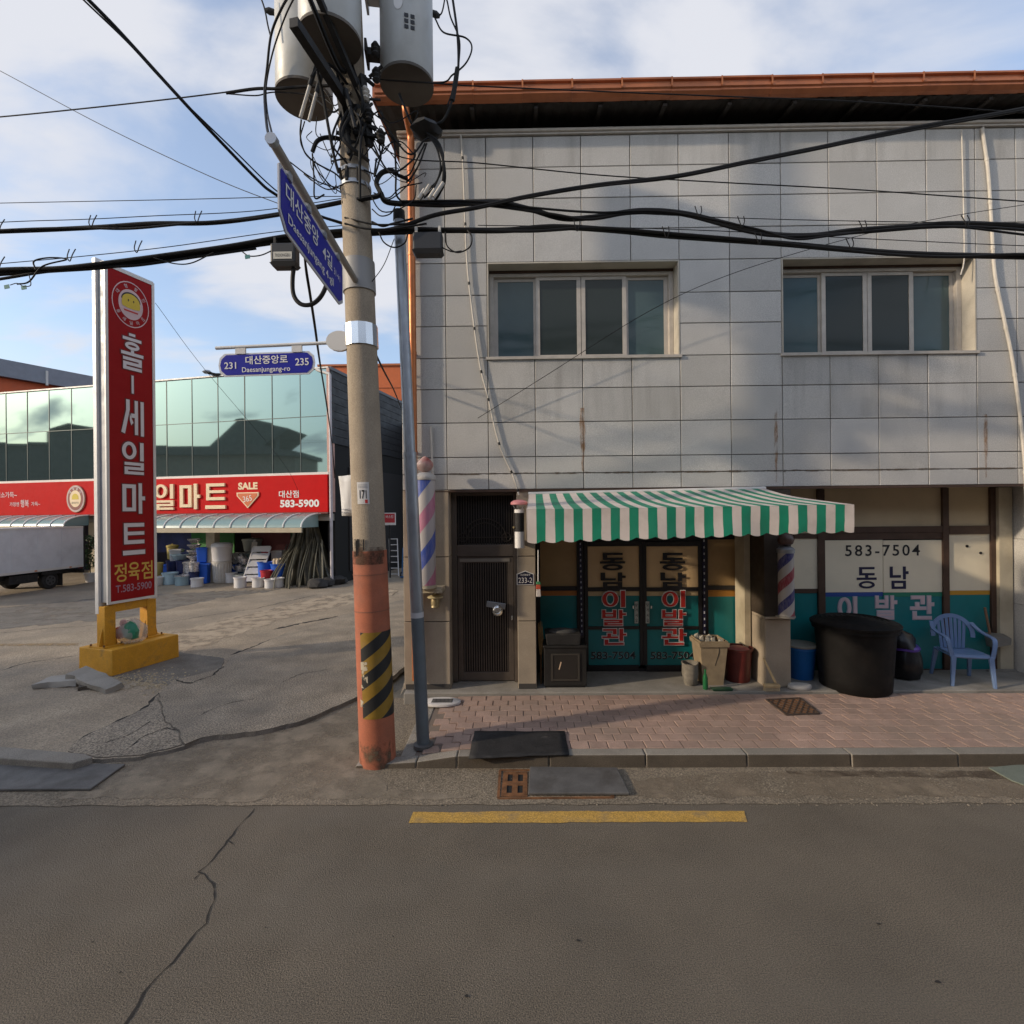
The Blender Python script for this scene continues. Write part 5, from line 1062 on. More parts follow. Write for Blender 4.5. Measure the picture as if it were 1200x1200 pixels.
# ------------------------------------------------------------------ transformers
M_tr = mat('transformer_grey', (.47,.47,.45), .5, .1, var=.07, vscale=3, dirt=(.33,.32,.29), dscale=2.2, dlo=.5, dhi=.8); M_trb = mat('transformer_base', (.11,.095,.08), .8, var=.2)
PXY = pole(6.8)
for px, py, Dp, r_, lab in ((357, 118, 5.40, .285, 'grey pole transformer hanging at the left of the utility pole'), (387, 50, 4.70, .275, 'grey pole transformer hanging on the near side of the utility pole'), (477, 101, 5.20, .265, 'grey pole transformer hanging at the right of the utility pole')):
    c_ = onY(px, py, Dp); t = thing('transformer', lab, 'transformer', c_, 0, 'transformers on the utility pole'); H = 1.15
    mb = MB(); mb.lathe((0,0,0), [(r_-.012,.012),(r_,.03),(r_,H),(r_*.9,H+.05),(0,H+.09)], 40); mb.build('tank', M_tr, t, world=False); mb = MB(); mb.lathe((0,0,0), [(r_-.015,.0),(r_+.004,.0),(r_+.004,.029),(r_-.013,.029),(r_-.013,.012),(0,.012)], 40); mb.build('base', M_trb, t, world=False)
    d = Vector((PXY.x-c_.x, PXY.y-c_.y, 0)); L_ = d.length; d.normalize()
    for zb_ in (.28, .85):
        mb = MB(); e = d*(r_-.005); f = d*(L_-polr(6.8)-.02); sd_ = Vector((-d.y, d.x, 0)); mb.obox((e+f)/2+Vector((0,0,zb_)), (f-e)*.5, sd_*.05, (0,0,.035)); mb.obox(f+Vector((0,0,zb_)), d*.012, sd_*.12, (0,0,.06)); mb.build('hanger', M_rub if zb_ < .5 else M_steel, t, world=False)
    for k_ in range(3):
        a_ = R(200+70*k_+px); mb = MB(); q = Vector((math.cos(a_), math.sin(a_), 0)); p0 = q*r_+Vector((0,0,.86)); mb.tube([p0, p0+q*.05, p0+q*.09], [.028,.034,.018], 10); mb.build('terminal', M_rub, t, world=False)
    if px == 477:
        a_ = R(-95); q = Vector((math.cos(a_), math.sin(a_), 0)); sd_ = Vector((-q.y, q.x, 0)); mb = MB(); cc = q*(r_+.003)+Vector((0,0,.60)); mb.add([cc+sd_*(.045*math.cos(k_*math.pi/8))+Vector((0,0,.075*math.sin(k_*math.pi/8))) for k_ in range(16)], [tuple(range(16))]); mb.build('round_patch', M_wht, t, world=False)
        a_ = R(-72); q = Vector((math.cos(a_), math.sin(a_), 0)); sd_ = Vector((-q.y, q.x, 0)); cc = q*(r_+.003)+Vector((0,0,.47)); mb = MB()
        for k_ in range(3):
            for s_ in (-1, 1): mb.obox(cc+sd_*.03*s_+Vector((0,0,-.055*k_)), sd_*.02, q*.0008, (0,0,.018))
        mb.build('stencil', M_blk, t, world=False)
# crossarms and fuse cutouts on the pole
def armpx(p0, p1, hw, m, name='crossarm'):
    d = (p1-p0).normalized(); s_ = d.cross(Vector((0,0,1))).normalized(); u_ = s_.cross(d); mb = MB(); mb.obox((p0+p1)/2, d*((p1-p0).length/2), s_*hw, u_*hw); return mb.build(name, m, up)
zA = onY(410, 128, 5.0).z
armpx(pole(zA)+Vector((.02,-.12,0)), CAM+ray(344, 26)*((zA-2.5)/ray(344, 26).z), .038, M_rub)
zA2 = zA+.02; armpx(pole(zA2)+Vector((.17,.0,0)), CAM+ray(362, -30)*((zA2+.5-2.5)/ray(362, -30).z), .024, M_rub)
armpx(pole(zA+.5)+Vector((-.14,-.12,0)), pole(zA-.5)+Vector((.02,-.2,0)), .022, M_rub, 'brace'); armpx(pole(zA+.3)+Vector((.15,-.15,0)), pole(zA-.35)+Vector((.19,-.10,0)), .03, M_rub, 'brace')
for px, py in ((418,150),(432,135),(440,58),(441,88),(428,110),(406,152),(446,160)):
    c_ = onY(px, py, 4.95); mb = MB(); mb.lathe((c_.x, c_.y, c_.z-.07), [(.02,0),(.04,.02),(.03,.04),(.045,.06),(.03,.08),(.045,.10),(.02,.14),(0,.14)], 10); mb.build('insulator', M_rub if px != 428 else M_pvc, up)
for (xa, ya, xb, yb) in ((372,70,352,138),(378,82,362,142),(405,105,416,150)):
    p, q = onY(xa, ya, 4.8), onY(xb, yb, 4.8); mb = MB(); mb.tube([p, p.lerp(q,.45)], .022, 8); mb.build('fuse_holder', M_rub, up); mb = MB(); mb.tube([p.lerp(q,.451), q], .016, 8); mb.build('fuse_tube', M_pvc if xa < 380 else M_rub, up)
mb = MB(); mrn = random.Random(12)
for i in range(26):
    c_ = onY(mrn.uniform(396,444), mrn.uniform(60,215), 4.98); d = Vector((mrn.uniform(-1,1), mrn.uniform(-.5,.2), mrn.uniform(-.5,.5))).normalized(); mb.tube([c_-d*mrn.uniform(.03,.10), c_+d*mrn.uniform(.03,.10)], mrn.uniform(.008,.022), 6)
mb.build('hardware', M_rub, up, kind='stuff')

# ------------------------------------------------------------------ street name signs
M_sblue = mat('sign_blue', (.010,.014,.30), .45, spec=.25); M_sgrey = mat('sign_edge', (.55,.55,.58), .5, .2)
# one pointing towards the viewer
zr = onY(413, 330, 5.0).z; RA = pole(zr); near = CAM+ray(318, 163)*((zr-2.5)/ray(318, 163).z)
s1 = thing('street_sign', 'blue street name sign reaching out over the road, seen at a steep angle', 'street sign', RA, 0, 'street name signs')
mb = MB(); mb.tube([near, RA+(near-RA).normalized()*(polr(zr)-.03)], .030, 12); mb.build('arm', mat('sign_arm', (.30,.27,.24), .5, .3), s1); mb = MB(); mb.tube([near+Vector((0,-.012,0)), near+Vector((0,.03,0))], .036, 12); mb.build('arm_cap', M_steel, s1)
yA, yB = 3.20, 4.56; SXs = lambda y_: near.x+(RA.x-near.x)*(y_-near.y)/(RA.y-near.y)
zt0 = CAM.z+ray(322,188).z*(yA/ray(322,188).y); zb0 = CAM.z+ray(322,262).z*(yA/ray(322,262).y); zt1 = zt0; zb1 = zb0
ct = .09
def plate1(ins, x_off, th, m, name):
    y0, y1, z0, z1 = yA+ins, yB-ins, zb0+ins, zt0-ins; P_ = [(y0, z0+ct),(y0, z1-.02),(y0+.02, z1),(y1-.02, z1),(y1, z1-.02),(y1, z0+ct*.6),(y1-.1, z0),(y0+.10, z0)]
    mb = MB(); mb.prism([Vector((SXs(y_)+x_off, y_, z_)) for y_, z_ in P_], (th,0,0)); return mb.build(name, m, s1)
plate1(0, -.014, .010, M_sgrey, 'edge'); plate1(.022, -.0035, .003, M_sblue, 'face')
for y_ in (3.35, 3.7, 4.05, 4.4):
    mb = MB(); mb.box((SXs(y_)-.012, y_-.03, zt0-.03), (SXs(y_)+.012, y_+.03, zr-.02)); mb.build('hanger', M_steel, s1)
udir = Vector((SXs(yB)-SXs(yA), yB-yA, 0)).normalized(); fx = .001
def t1(s_, y_, z_, w, h, off=.012): mb = MB(); put_text(mb, s_, (SXs(y_)+fx, y_, z_), udir, UZv, w, h, off, lift=.0025); mb.build('lettering', M_wht, s1)
zm_ = (zt0+zb0)/2; t1('대산중앙', yA+.40, zm_+.07, .62, .13); t1('4길', yA+.92, zm_+.05, .24, .12); t1('Daesanjungang 4-gil', yA+.60, zm_-.10, .95, .085, .008); t1('31→1', yA+1.17, zm_+.02, .17, .055, .003)
# the other facing the road
Y2 = 5.06; s2 = thing('street_sign', 'blue street name plate hanging from a white arm with numbers 231 and 235', 'street sign', onY(312, 425, Y2), 0, 'street name signs')
pA, pB = onY(253, 408, Y2), onY(400, 401, Y2); mb = MB(); mb.tube([pA, pB], .017, 10); mb.build('arm', mat('white_arm', (.66,.65,.63), .5), s2)
mb = MB(); c_ = onY(398, 400, Y2); mb.prism([c_+Vector((.13*math.cos(R(a_)), -.02, .10*math.sin(R(a_)))) for a_ in range(0,360,20)], (0,.04,0)); mb.build('bracket', M_aluw, s2)
def hexp(ins):
    x0, x1, y0, y1 = 256+ins, 369-ins, 413+ins*.8, 440-ins*.8; sl = lambda x_: -(x_-312)*.034
    pts = [(x0+7,y0),(x1-7,y0),(x1-1.5,y0+5),(x1,(y0+y1)/2),(x1-1.5,y1-5),(x1-7,y1),(x0+7,y1),(x0+1.5,y1-5),(x0,(y0+y1)/2),(x0+1.5,y0+5)]; return [onY(x_, y_+sl(x_), Y2) for x_, y_ in pts]
mb = MB(); mb.prism(hexp(0), (0,.012,0)); mb.build('edge', M_sgrey, s2); mb = MB(); mb.prism([p+Vector((0,-.003,0)) for p in hexp(2.2)], (0,.0025,0)); mb.build('face', M_sblue, s2)
rx = (onY(360,420-1.6,Y2)-onY(264,420+1.6,Y2)).normalized(); ux2 = Vector((rx.x,0,rx.z)); uz2 = Vector((-rx.z,0,rx.x))
for s_, px, py, w, h, off in (('231',270,428.5,14,8,.012),('235',354,424,16,8.5,.012),('대산중앙로',312.5,421.5,50,10,.014),('Daesanjungang-ro',312,433.5,57,7.6,.008)):
    mb = MB(); c_ = onY(px, py, Y2-.003); put_text(mb, s_, c_, ux2, uz2, w/600*Y2, h/600*Y2, off, lift=.0035); mb.build('lettering', M_wht, s2)
for px in (282, 348): a_, b_ = onY(px, 404.8-(px-312)*.04, Y2), onY(px, 414-(px-312)*.034, Y2); mb = MB(); mb.box((a_.x-.05, Y2-.01, b_.z), (a_.x+.05, Y2+.01, a_.z)); mb.build('hanger', M_aluw, s2)

# ------------------------------------------------------------------ overhead cables
def cab(strands, lab, cat='cable', ties=None, mess=None, name='overhead_cable', group='cables strung from the utility pole', D=None):
    """strands: list of (radius, [(px, py, depth)...])"""
    t = None
    for r_, pts in strands:
        P_ = spline([onY(x_, y_, d_) for x_, y_, d_ in pts], 8)
        if t is None: mid = P_[len(P_)//2]
        if pts[-1][0] >= 1300 or pts[-1][0] <= -100 or pts[-1][1] < -30: P_.append(P_[-1]+(P_[-1]-P_[-6]).normalized()*14)      # on to the next pole
        if pts[0][0] >= 1300: P_.insert(0, P_[0]+(P_[0]-P_[5]).normalized()*6)
        if t is None: t = thing(name, lab, cat, mid, 0, group)
        mb = MB(); mb.tube(P_, r_, 8); mb.build('strand', M_cable, t)
    for x_, y_, d_ in (ties or []):
        p = onY(x_, y_, d_); mb = MB(); mb.tube(spline([p+Vector((-.03,0,.09)), p+Vector((-.02,-.035,.0)), p+Vector((.0,-.03,-.04)), p+Vector((.025,-.03,.02)), p+Vector((.03,0,.09))], 4), .005, 5); mb.build('hanger_loop', M_steel if False else M_cable, t)
    return t
def L(pts, d): return [(x_, y_, d) for x_, y_ in pts]
def ramp(pts, d0, d1): x0, x1 = pts[0][0], pts[-1][0]; return [(x_, y_, d0+(d1-d0)*(x_-x0)/(x1-x0)) for x_, y_ in pts]
DP = 5.15
# to the right, across the facade
G_ = [(402,238),(430,228),(452,213),(449,204),(443,212),(445,226),(470,238),(520,240),(580,237),(620,245),(660,256),(700,254),(750,247),(800,250),(850,262),(900,274),(950,276),(1000,270),(1060,266),(1120,262),(1200,265),(1320,272)]
cab([(.026, ramp(G_[6:], DP, DP+.1)), (.014, ramp([(470,240),(560,240),(640,250),(690,257),(740,250),(800,252),(900,276),(1000,273),(1100,266),(1180,268),(1320,282)], DP-.04, DP)), (.011, ramp([(470,236),(560,236),(620,243),(700,249),(780,248),(880,267),(930,280),(975,276),(1050,268),(1120,266),(1200,275),(1330,290)], DP-.06, DP)), (.004, ramp([(600,243),(720,249),(850,255),(1000,259),(1200,262),(1320,264)], DP, DP))],
    'thick wavy black cable bundle crossing the facade just above the upper windows', 'cable', ties=[(818,252,DP-.02),(868,264,DP-.02),(1010,269,DP-.02),(1130,263,DP-.02)])
H_ = [(-1,0)]
cab([(.028, ramp([(405,276),(440,273),(520,270),(590,270),(650,266),(720,270),(780,276),(850,281),(920,286),(1000,293),(1080,298),(1200,301),(1330,305)], DP-.02, DP+.05)), (.015, ramp([(470,267),(540,269),(620,271),(700,267),(780,273),(900,283),(960,290),(1040,298),(1120,301),(1200,298),(1330,302)], DP-.06, DP)), (.004, ramp([(560,264),(700,266),(850,271),(1000,279),(1200,288),(1330,291)], DP, DP))],
    'lower thick cable bundle running past the splice box and the heads of the upper windows', 'cable', ties=[(676,268,DP-.03),(780,276,DP-.03),(888,283,DP-.03),(995,290,DP-.03)])
cab([(.021, ramp([(440,272),(470,266),(510,252),(560,243),(620,230),(700,217),(790,207),(880,189),(960,173),(1060,152),(1150,137),(1230,122),(1330,104)], DP-.05, DP-.2)), (.008, ramp([(560,244),(660,224),(800,206),(960,174),(1150,138),(1330,106)], DP-.08, DP-.22))],
    'single black cable rising diagonally across the facade to the eaves at the right', 'cable')
cab([(.006, ramp([(425,150),(470,184),(560,191),(700,205),(850,214),(1000,222),(1200,236),(1330,244)], DP, DP-.1))], 'thin wire sagging across the top tile rows from the pole clamp', 'wire')
cab([(.006, ramp([(430,92),(500,97),(560,101),(700,107),(850,113),(1000,119),(1200,132),(1330,141)], DP-.1, DP-.2))], 'thin wire crossing the orange eaves gutter from the right transformer', 'wire')
cab([(.004, ramp([(1330,220),(1200,240),(1100,256),(1000,278),(860,320),(760,365),(640,440),(560,490)], 6.0, 6.72))], 'very thin wire slanting across the facade between the two upper windows', 'wire')
# to the left
cab([(.022, ramp([(404,236),(385,240),(322,252),(250,261),(180,262),(120,266),(60,269),(-20,272),(-130,277)], DP, 4.9)), (.012, ramp([(385,241),(300,256),(220,262),(150,268),(90,267),(0,270),(-130,280)], DP-.03, 4.88)), (.004, ramp([(404,232),(300,247),(180,253),(100,257),(10,260),(-130,268)], DP, 4.9))],
    'upper black cable bundle leading left from the pole above the pylon sign', 'cable', ties=[(233,258,5.02),(110,263,4.96),(2,268,4.92)])
cab([(.03, ramp([(408,274),(380,277),(330,282),(240,295),(180,304),(120,312),(60,316),(0,320),(-130,332)], DP-.02, 4.85)), (.02, ramp([(404,270),(340,276),(270,288),(200,298),(140,306),(70,314),(0,316),(-130,326)], DP-.06, 4.82)), (.014, ramp([(300,291),(230,301),(160,311),(110,313),(50,319),(0,327),(-130,347)], DP-.08, 4.82)), (.004, ramp([(404,264),(320,272),(200,289),(100,300),(0,309),(-130,320)], DP, 4.85)), (.007, ramp([(42,316),(40,306),(58,302),(78,304),(50,312),(34,330),(20,333)], 4.8, 4.78)), (.006, ramp([(180,302),(205,309),(225,308),(250,296)], 4.95, 5.0))],
    'lower tangled cable bundle leading left over the top of the pylon sign', 'cable', ties=[(163,293,4.92),(85,303,4.87),(2,312,4.83)])
cab([(.013, [(403,262,DP),(360,248,4.95),(320,226,4.7),(300,209,4.55),(250,157,4.2),(200,103,3.9),(140,37,3.6),(100,-4,3.45),(60,-46,3.3)]), (.006, [(403,262,DP),(360,246,4.95),(322,222,4.7),(270,172,4.3),(200,104,3.85),(150,50,3.6),(96,-2,3.4),(60,-40,3.3)])], 'black twin cable rising steeply from the pole to the upper left corner', 'cable')
cab([(.0045, ramp([(404,264),(325,238),(240,204),(120,147),(0,83),(-120,20)], DP, 7.5))], 'thin wire falling from the upper left edge to the pole', 'wire')
cab([(.0065, ramp([(352,101),(325,103),(290,105),(265,108),(200,116),(100,127),(0,137),(-130,148)], 5.15, 5.6)), (.014, ramp([(395,100),(352,102),(325,104),(300,104),(265,109)], 5.12, 5.16)), (.006, ramp([(390,113),(325,108),(300,112),(268,110)], 5.12, 5.2))], 'thin wire with a thick twisted end leading left from beneath the left transformer', 'wire')
cab([(.004, ramp([(404,230),(320,231),(200,234),(0,238),(-130,241)], DP, 6.0))], 'hair thin level wire leading left above the upper cable bundle', 'wire')
cab([(.004, ramp([(182,355),(240,433),(330,540),(352,580)], 9.0, 14.0))], 'thin wire slanting down from the pylon sign in front of the glass front', 'wire')
# droppers: splice box, loop and cable to the supermarket corner
cab([(.022, [(346,304,DP-.1),(343,325,DP-.1),(344,345,DP-.1),(352,356,DP-.1),(364,357,DP-.1),(374,350,DP-.1),(381,338,DP-.08),(385,322,DP)])], 'thick black cable loop sagging below the splice box at the left of the pole', 'cable')
cab([(.012, [(357,300,5.2),(359,320,5.3),(363,345,5.5),(369,385,6.2),(374,420,7.2),(382,470,10),(389,520,14),(392,560,17.2)]), (.009, [(357,300,5.2),(360,320,5.3),(364,345,5.5),(370,385,6.2),(376,430,7.6),(384,480,10.6),(390,530,14.8),(393,560,17.2)])], 'pair of black cables dropping from the loop to the supermarket corner', 'cable')
cab([(.012, [(437,408,5.2),(450,435,6.5),(462,458,9),(470,478,12)])], 'black cable running back from the pole towards the alley wall', 'cable')
# loops around the pole head
M_jump = [([(342,-10,4.9),(330,10,4.9),(318,40,5.0),(313,80,5.05),(310,110,5.0),(313,150,4.3),(319,163,3.3)], .012), ([(346,-5,4.9),(334,20,4.9),(320,60,5.0),(312,100,5.05),(313,130,4.8),(320,163,3.4)], .008),
 ([(317,42,5.1),(314,30,5.1),(310,10,5.1),(303,-10,5.1)], .008), ([(353,140,4.8),(352,160,4.85),(358,180,4.9),(372,192,5.0),(395,205,5.05),(405,220,5.1)], .008), ([(357,142,4.8),(352,165,4.85),(362,184,4.9),(385,200,5.0)], .006),
 ([(366,178,4.95),(372,165,4.95),(385,161,5.0),(400,164,5.05),(406,174,5.1)], .020), ([(366,180,4.95),(369,195,4.95),(385,215,5.0),(403,228,5.08)], .006), ([(366,180,4.95),(368,210,4.95),(369,232,5.0),(380,228,5.05)], .008), ([(340,190,4.6),(360,205,4.9),(378,215,5.0),(403,222,5.1)], .006),
 ([(372,83,4.6),(378,110,4.7),(385,150,4.8),(392,185,4.9),(397,203,4.95)], .014), ([(362,-4,4.2),(372,20,4.3),(384,50,4.5),(397,78,4.7),(404,84,4.8)], .022), ([(365,90,4.7),(378,75,4.75),(392,80,4.85),(408,100,5.0)], .014)]
def jumpers(lst, lab): 
    t = None
    for pts, r_ in lst:
        P_ = spline([onY(*p) for p in pts], 7)
        if t is None: t = thing('jumper_cables', lab, 'cable', P_[0], 0, 'cables strung from the utility pole')
        mb = MB(); mb.tube(P_, r_, 7); mb.build('strand', M_cable, t)
    return t
jumpers(M_jump, 'tangle of thin jumper cables left of the pole head under the left transformer')
M_jr = [([(505,-8,5.0),(521,-6,5.0),(528,20,5.0),(538,45,5.0),(538,70,5.0),(535,90,5.0),(530,108,5.0),(524,125,5.0)], .008), ([(530,-5,5.0),(536,40,5.0),(537,80,5.0),(532,110,5.0),(520,140,5.0),(505,146,5.0),(485,150,5.05)], .012), ([(536,80,5.0),(533,100,5.0),(530,118,5.0)], .024),
 ([(510,22,5.1),(520,38,5.0),(545,44,5.0),(553,56,5.0),(546,74,5.0),(530,88,5.0),(515,97,5.05),(452,94,5.1)], .008), ([(512,20,5.1),(518,14,5.0),(522,-6,5.0)], .007),
 ([(486,150,5.05),(500,156,5.0),(512,165,5.0),(518,178,5.0),(520,200,5.0),(517,222,5.05),(510,235,5.1)], .013), ([(490,152,5.05),(504,160,5.0),(516,175,5.0),(521,195,5.0),(521,215,5.05),(512,232,5.1)], .010), ([(492,155,5.05),(506,164,5.0),(514,180,5.0),(516,200,5.0),(508,220,5.05),(497,232,5.1)], .010), ([(494,158,5.05),(510,168,5.0),(519,190,5.0),(512,212,5.05),(500,224,5.1),(492,235,5.1)], .009), ([(500,168,5.0),(492,190,5.0),(484,205,5.05),(476,214,5.1)], .009), ([(498,168,5.0),(488,188,5.0),(480,204,5.05),(470,208,5.1)], .008),
 ([(436,150,5.05),(450,170,5.0),(462,185,5.0),(470,200,5.05)], .005), ([(436,160,5.05),(448,180,5.0),(462,160,5.0)], .005), ([(440,190,5.05),(455,170,5.0),(470,166,5.0),(486,182,5.05)], .006), ([(462,165,5.0),(464,200,5.0),(464,226,5.05),(470,236,5.1)], .010), ([(438,226,5.05),(455,232,5.0),(470,220,5.05),(495,214,5.05)], .006), ([(436,245,5.05),(446,253,5.0),(458,250,5.0),(464,240,5.1)], .006), ([(434,130,5.0),(448,140,5.0),(446,130,5.0),(436,137,5.0),(442,150,5.0),(455,158,5.0),(470,170,5.0)], .007), ([(468,110,5.05),(480,140,5.0),(486,150,5.05)], .012)]
t = jumpers(M_jr, 'fan of thin jumper cables right of the pole head below the right transformer')
for px, py in ((500,223),(506,228),(512,226),(494,228),(516,220)):
    p = onY(px, py, 5.02); mb = MB(); mb.tube([p+Vector((.03,0,.05)), p+Vector((-.03,0,-.04))], .018, 8); mb.build('splice_sleeve', M_rub if px % 2 else M_pvc, t)
mb = MB(); c_ = onY(500, 152, 5.05); mb.lathe((c_.x, c_.y, c_.z-.09), [(.03,0),(.10,.03),(.16,.08),(.12,.13),(.04,.16),(0,.16)], 12); [v.__iadd__(Vector((noise.noise(v*8), noise.noise(v*8+Vector((2,2,2))), noise.noise(v*7)))*.05) for v in mb.v]; mb.build('bundle_boot', M_rub, t)
t = jumpers([([(402,238,DP-.1),(425,233,DP-.15),(445,228,DP-.15),(441,214,DP-.15),(447,203,DP-.15),(458,200,DP-.15),(466,205,DP-.12)], .024), ([(446,226,DP-.15),(452,236,DP-.12),(470,239,DP-.05)], .026), ([(466,205,DP-.12),(478,210,DP-.08)], .018)], 'thick black cable curl at the right of the pole above the cable bundles')
t = jumpers([([(444,272,DP-.1),(450,284,DP-.12),(462,290,DP-.12),(474,285,DP-.12),(478,274,DP-.1)], .007), ([(522,272,DP-.12),(524,288,DP-.12),(536,296,DP-.12),(550,290,DP-.12),(553,278,DP-.12),(548,270,DP-.1)], .007), ([(518,290,DP-.12),(530,295,DP-.12),(541,294,DP-.12)], .006), ([(436,330,5.05),(450,310,5.0),(462,280,5.0)], .004), ([(436,260,5.05),(448,265,5.0),(460,262,5.0),(484,256,5.0)], .010), ([(404,262,5.0),(430,268,4.95),(460,268,4.95),(500,262,5.0)], .010), ([(404,255,5.0),(440,263,4.96),(480,262,5.0)], .009)], 'small wire loops hanging by the splice box in front of the galvanised post')
jumpers([([(12,334,4.78),(20,332,4.78),(28,336,4.78)], .004), ([(34,322,4.8),(36,334,4.78),(28,336,4.78)], .004), ([(284,295,5.0),(292,300,4.98),(306,299,4.98),(320,293,5.0)], .006)], 'thin loose wire ends with small tags under the lower cable bundle')
jr = random.Random(77); lst = []
for i in range(22):
    side = i % 2; x0, y0 = (jr.uniform(425,446), jr.uniform(95,215)) if side else (jr.uniform(392,408), jr.uniform(110,235))
    x1, y1 = (x0+jr.uniform(8,60), y0+jr.uniform(-25,45)) if side else (x0-jr.uniform(8,45), y0+jr.uniform(-20,40))
    lst.append(([(x0,y0,5.0),((x0+x1)/2+jr.uniform(-8,8),max(y0,y1)+jr.uniform(2,22),4.97),(x1,y1,5.0),(x1+jr.uniform(-14,14),y1+jr.uniform(-24,24),5.02)], jr.choice((.004,.005,.006,.009))))
for i in range(7):
    x0 = jr.uniform(398,436); y0 = jr.uniform(70,150); lst.append(([(x0,y0,4.95),(x0+jr.uniform(-20,20),y0+jr.uniform(20,50),4.85),(x0+jr.uniform(-14,14),y0+jr.uniform(50,90),4.93)], jr.choice((.010,.014,.018))))
jumpers(lst, 'mess of short fine wires sprouting all round the pole head between the transformers')
# splice boxes and tags
def sbox(px0, py0, px1, py1, Y_, lab, dep=.12):
    a_, b_ = onY(px0, py0, Y_), onY(px1, py1, Y_); t = thing('splice_box', lab, 'splice box', ((a_.x+b_.x)/2, Y_, b_.z), 0, 'splice boxes on the cable bundles'); mb = MB(); mb.box((a_.x, Y_, b_.z+.03), (b_.x, Y_+dep, a_.z)); mb.build('body', mat('box_black', (.02,.02,.021), .5), t, bevel=.018)
    mb = MB(); mb.hexa([(a_.x+.02, Y_+.01, b_.z), (b_.x-.02, Y_+.01, b_.z), (b_.x-.02, Y_+dep-.01, b_.z), (a_.x+.02, Y_+dep-.01, b_.z)], [(a_.x-.005, Y_-.005, b_.z+.035), (b_.x+.005, Y_-.005, b_.z+.035), (b_.x+.005, Y_+dep+.005, b_.z+.035), (a_.x-.005, Y_+dep+.005, b_.z+.035)]); mb.build('tray', mat('box_black', (.02,.02,.021), .5), t)
    for x_ in (a_.x+.03, b_.x-.03): mb = MB(); mb.box((x_-.012, Y_+dep*.3, a_.z), (x_+.012, Y_+dep*.6, a_.z+.07)); mb.build('hook', M_pvc if px0 > 400 else M_rub, t)
    return t
sbox(483, 271, 518, 296, DP-.14, 'black splice box on the lower cable bundle in front of the copper downpipe')
t = sbox(316, 284, 346, 311, DP-.16, 'black splice box with white label hanging left of the pole behind the angled sign'); a_, b_ = onY(320, 295, DP-.165), onY(342, 303, DP-.165); mb = MB(); mb.box((a_.x, DP-.166, b_.z), (b_.x, DP-.162, a_.z)); mb.build('label_strip', mat('label', (.50,.48,.42), .7), t); mb = MB(); q = (a_+b_)/2; put_text(mb, 'TKDONGBU', (q.x, DP-.166, q.z), UXv, UZv, .15, .03, .0); mb.build('lettering', M_blk, t)
Mtag = mat('green_tag', (.05,.20,.19), .6)
for px, py in ((28,337),(8,336),(290,301)):
    p = onY(px, py, 4.78 if px < 100 else 4.96); mb = MB(); mb.obox(p, (.024,0,.004), (0,.002,0), (-.003,0,.018)); tag(mb.build('cable_tag', Mtag), {28: 'small green tag hanging under the cables, right of two at the left edge', 8: 'small green tag hanging under the cables, nearest the left edge', 290: 'small green tag on the cable just left of the labelled splice box'}[px], 'tag', 'tags on the cables')

# ------------------------------------------------------------------ pylon sign
U = Vector((.30,.954,0)).normalized(); V = Vector((-U.y, U.x, 0))     # U along the panel, away from the road; V towards its back
NB = onZ(132, 793, LZ); BL, BW, BH = 1.10, .76, .40
M_psr = mat('sign_red', (.30,.008,.010), .55, var=.06, spec=.15); M_pgrey = mat('sign_case', (.30,.31,.33), .5, .2, var=.08); M_pwhite = mat('sign_rim', (.66,.65,.64), .45, .1, var=.05); M_lilac = mat('sign_letter', (.66,.63,.66), .5); M_let_y = mat('sign_letter_yellow', (.62,.40,.07), .5)
ps = thing('pylon_sign', 'tall red vertical supermarket sign on yellow legs and a yellow concrete base', 'sign', NB)
mb = MB(); mb.hexa([NB, NB+U*BL, NB+U*BL+V*BW, NB+V*BW], [p+Vector((0,0,BH)) for p in (NB+U*.004+V*.004, NB+U*(BL-.004)+V*.004, NB+U*(BL-.004)+V*(BW-.004), NB+U*.004+V*(BW-.004))]); mb.build('base', M_yel, ps, bevel=.015)
A_ = NB+U*.10+V*.24; PWD = .80; PTH = .26; ZB0, ZT0 = onY(127, 709, A_.y).z, onY(127, 307, A_.y).z; ZBASE = NB.z+BH
def pp(u, v, z): p = A_+U*u+V*v; return Vector((p.x, p.y, z))
def pbox(u0, u1, v0, v1, z0, z1, m, name, bevel=0, par=None): mb = MB(); mb.hexa([pp(u0,v0,z0), pp(u1,v0,z0), pp(u1,v1,z0), pp(u0,v1,z0)], [pp(u0,v0,z1), pp(u1,v0,z1), pp(u1,v1,z1), pp(u0,v1,z1)]); return mb.build(name, m, par or ps, bevel=bevel)
pbox(.02, PWD-.02, .02, PTH-.02, ZB0+.03, ZT0-.03, M_pgrey, 'case')
pbox(0, .045, 0, .03, ZB0, ZT0, M_pwhite, 'rim'); pbox(PWD-.045, PWD, 0, .03, ZB0, ZT0, M_pwhite, 'rim'); pbox(.046, PWD-.046, 0, .03, ZT0-.045, ZT0, M_pwhite, 'rim'); pbox(.046, PWD-.046, 0, .03, ZB0, ZB0+.04, M_pwhite, 'rim')
pbox(-.02, .10, PTH-.08, PTH, ZB0-.15, ZT0+.10, M_pwhite, 'mast', .006); pbox(PWD-.08, PWD+.02, PTH-.08, PTH, ZB0-.15, ZT0+.02, M_pwhite, 'mast', .006)
pbox(.0, PWD, .025, PTH-.02, ZT0-.001, ZT0+.03, M_pwhite, 'top_cap')
face = pbox(.046, PWD-.046, .008, .019, ZB0+.041, ZT0-.046, M_psr, 'face')
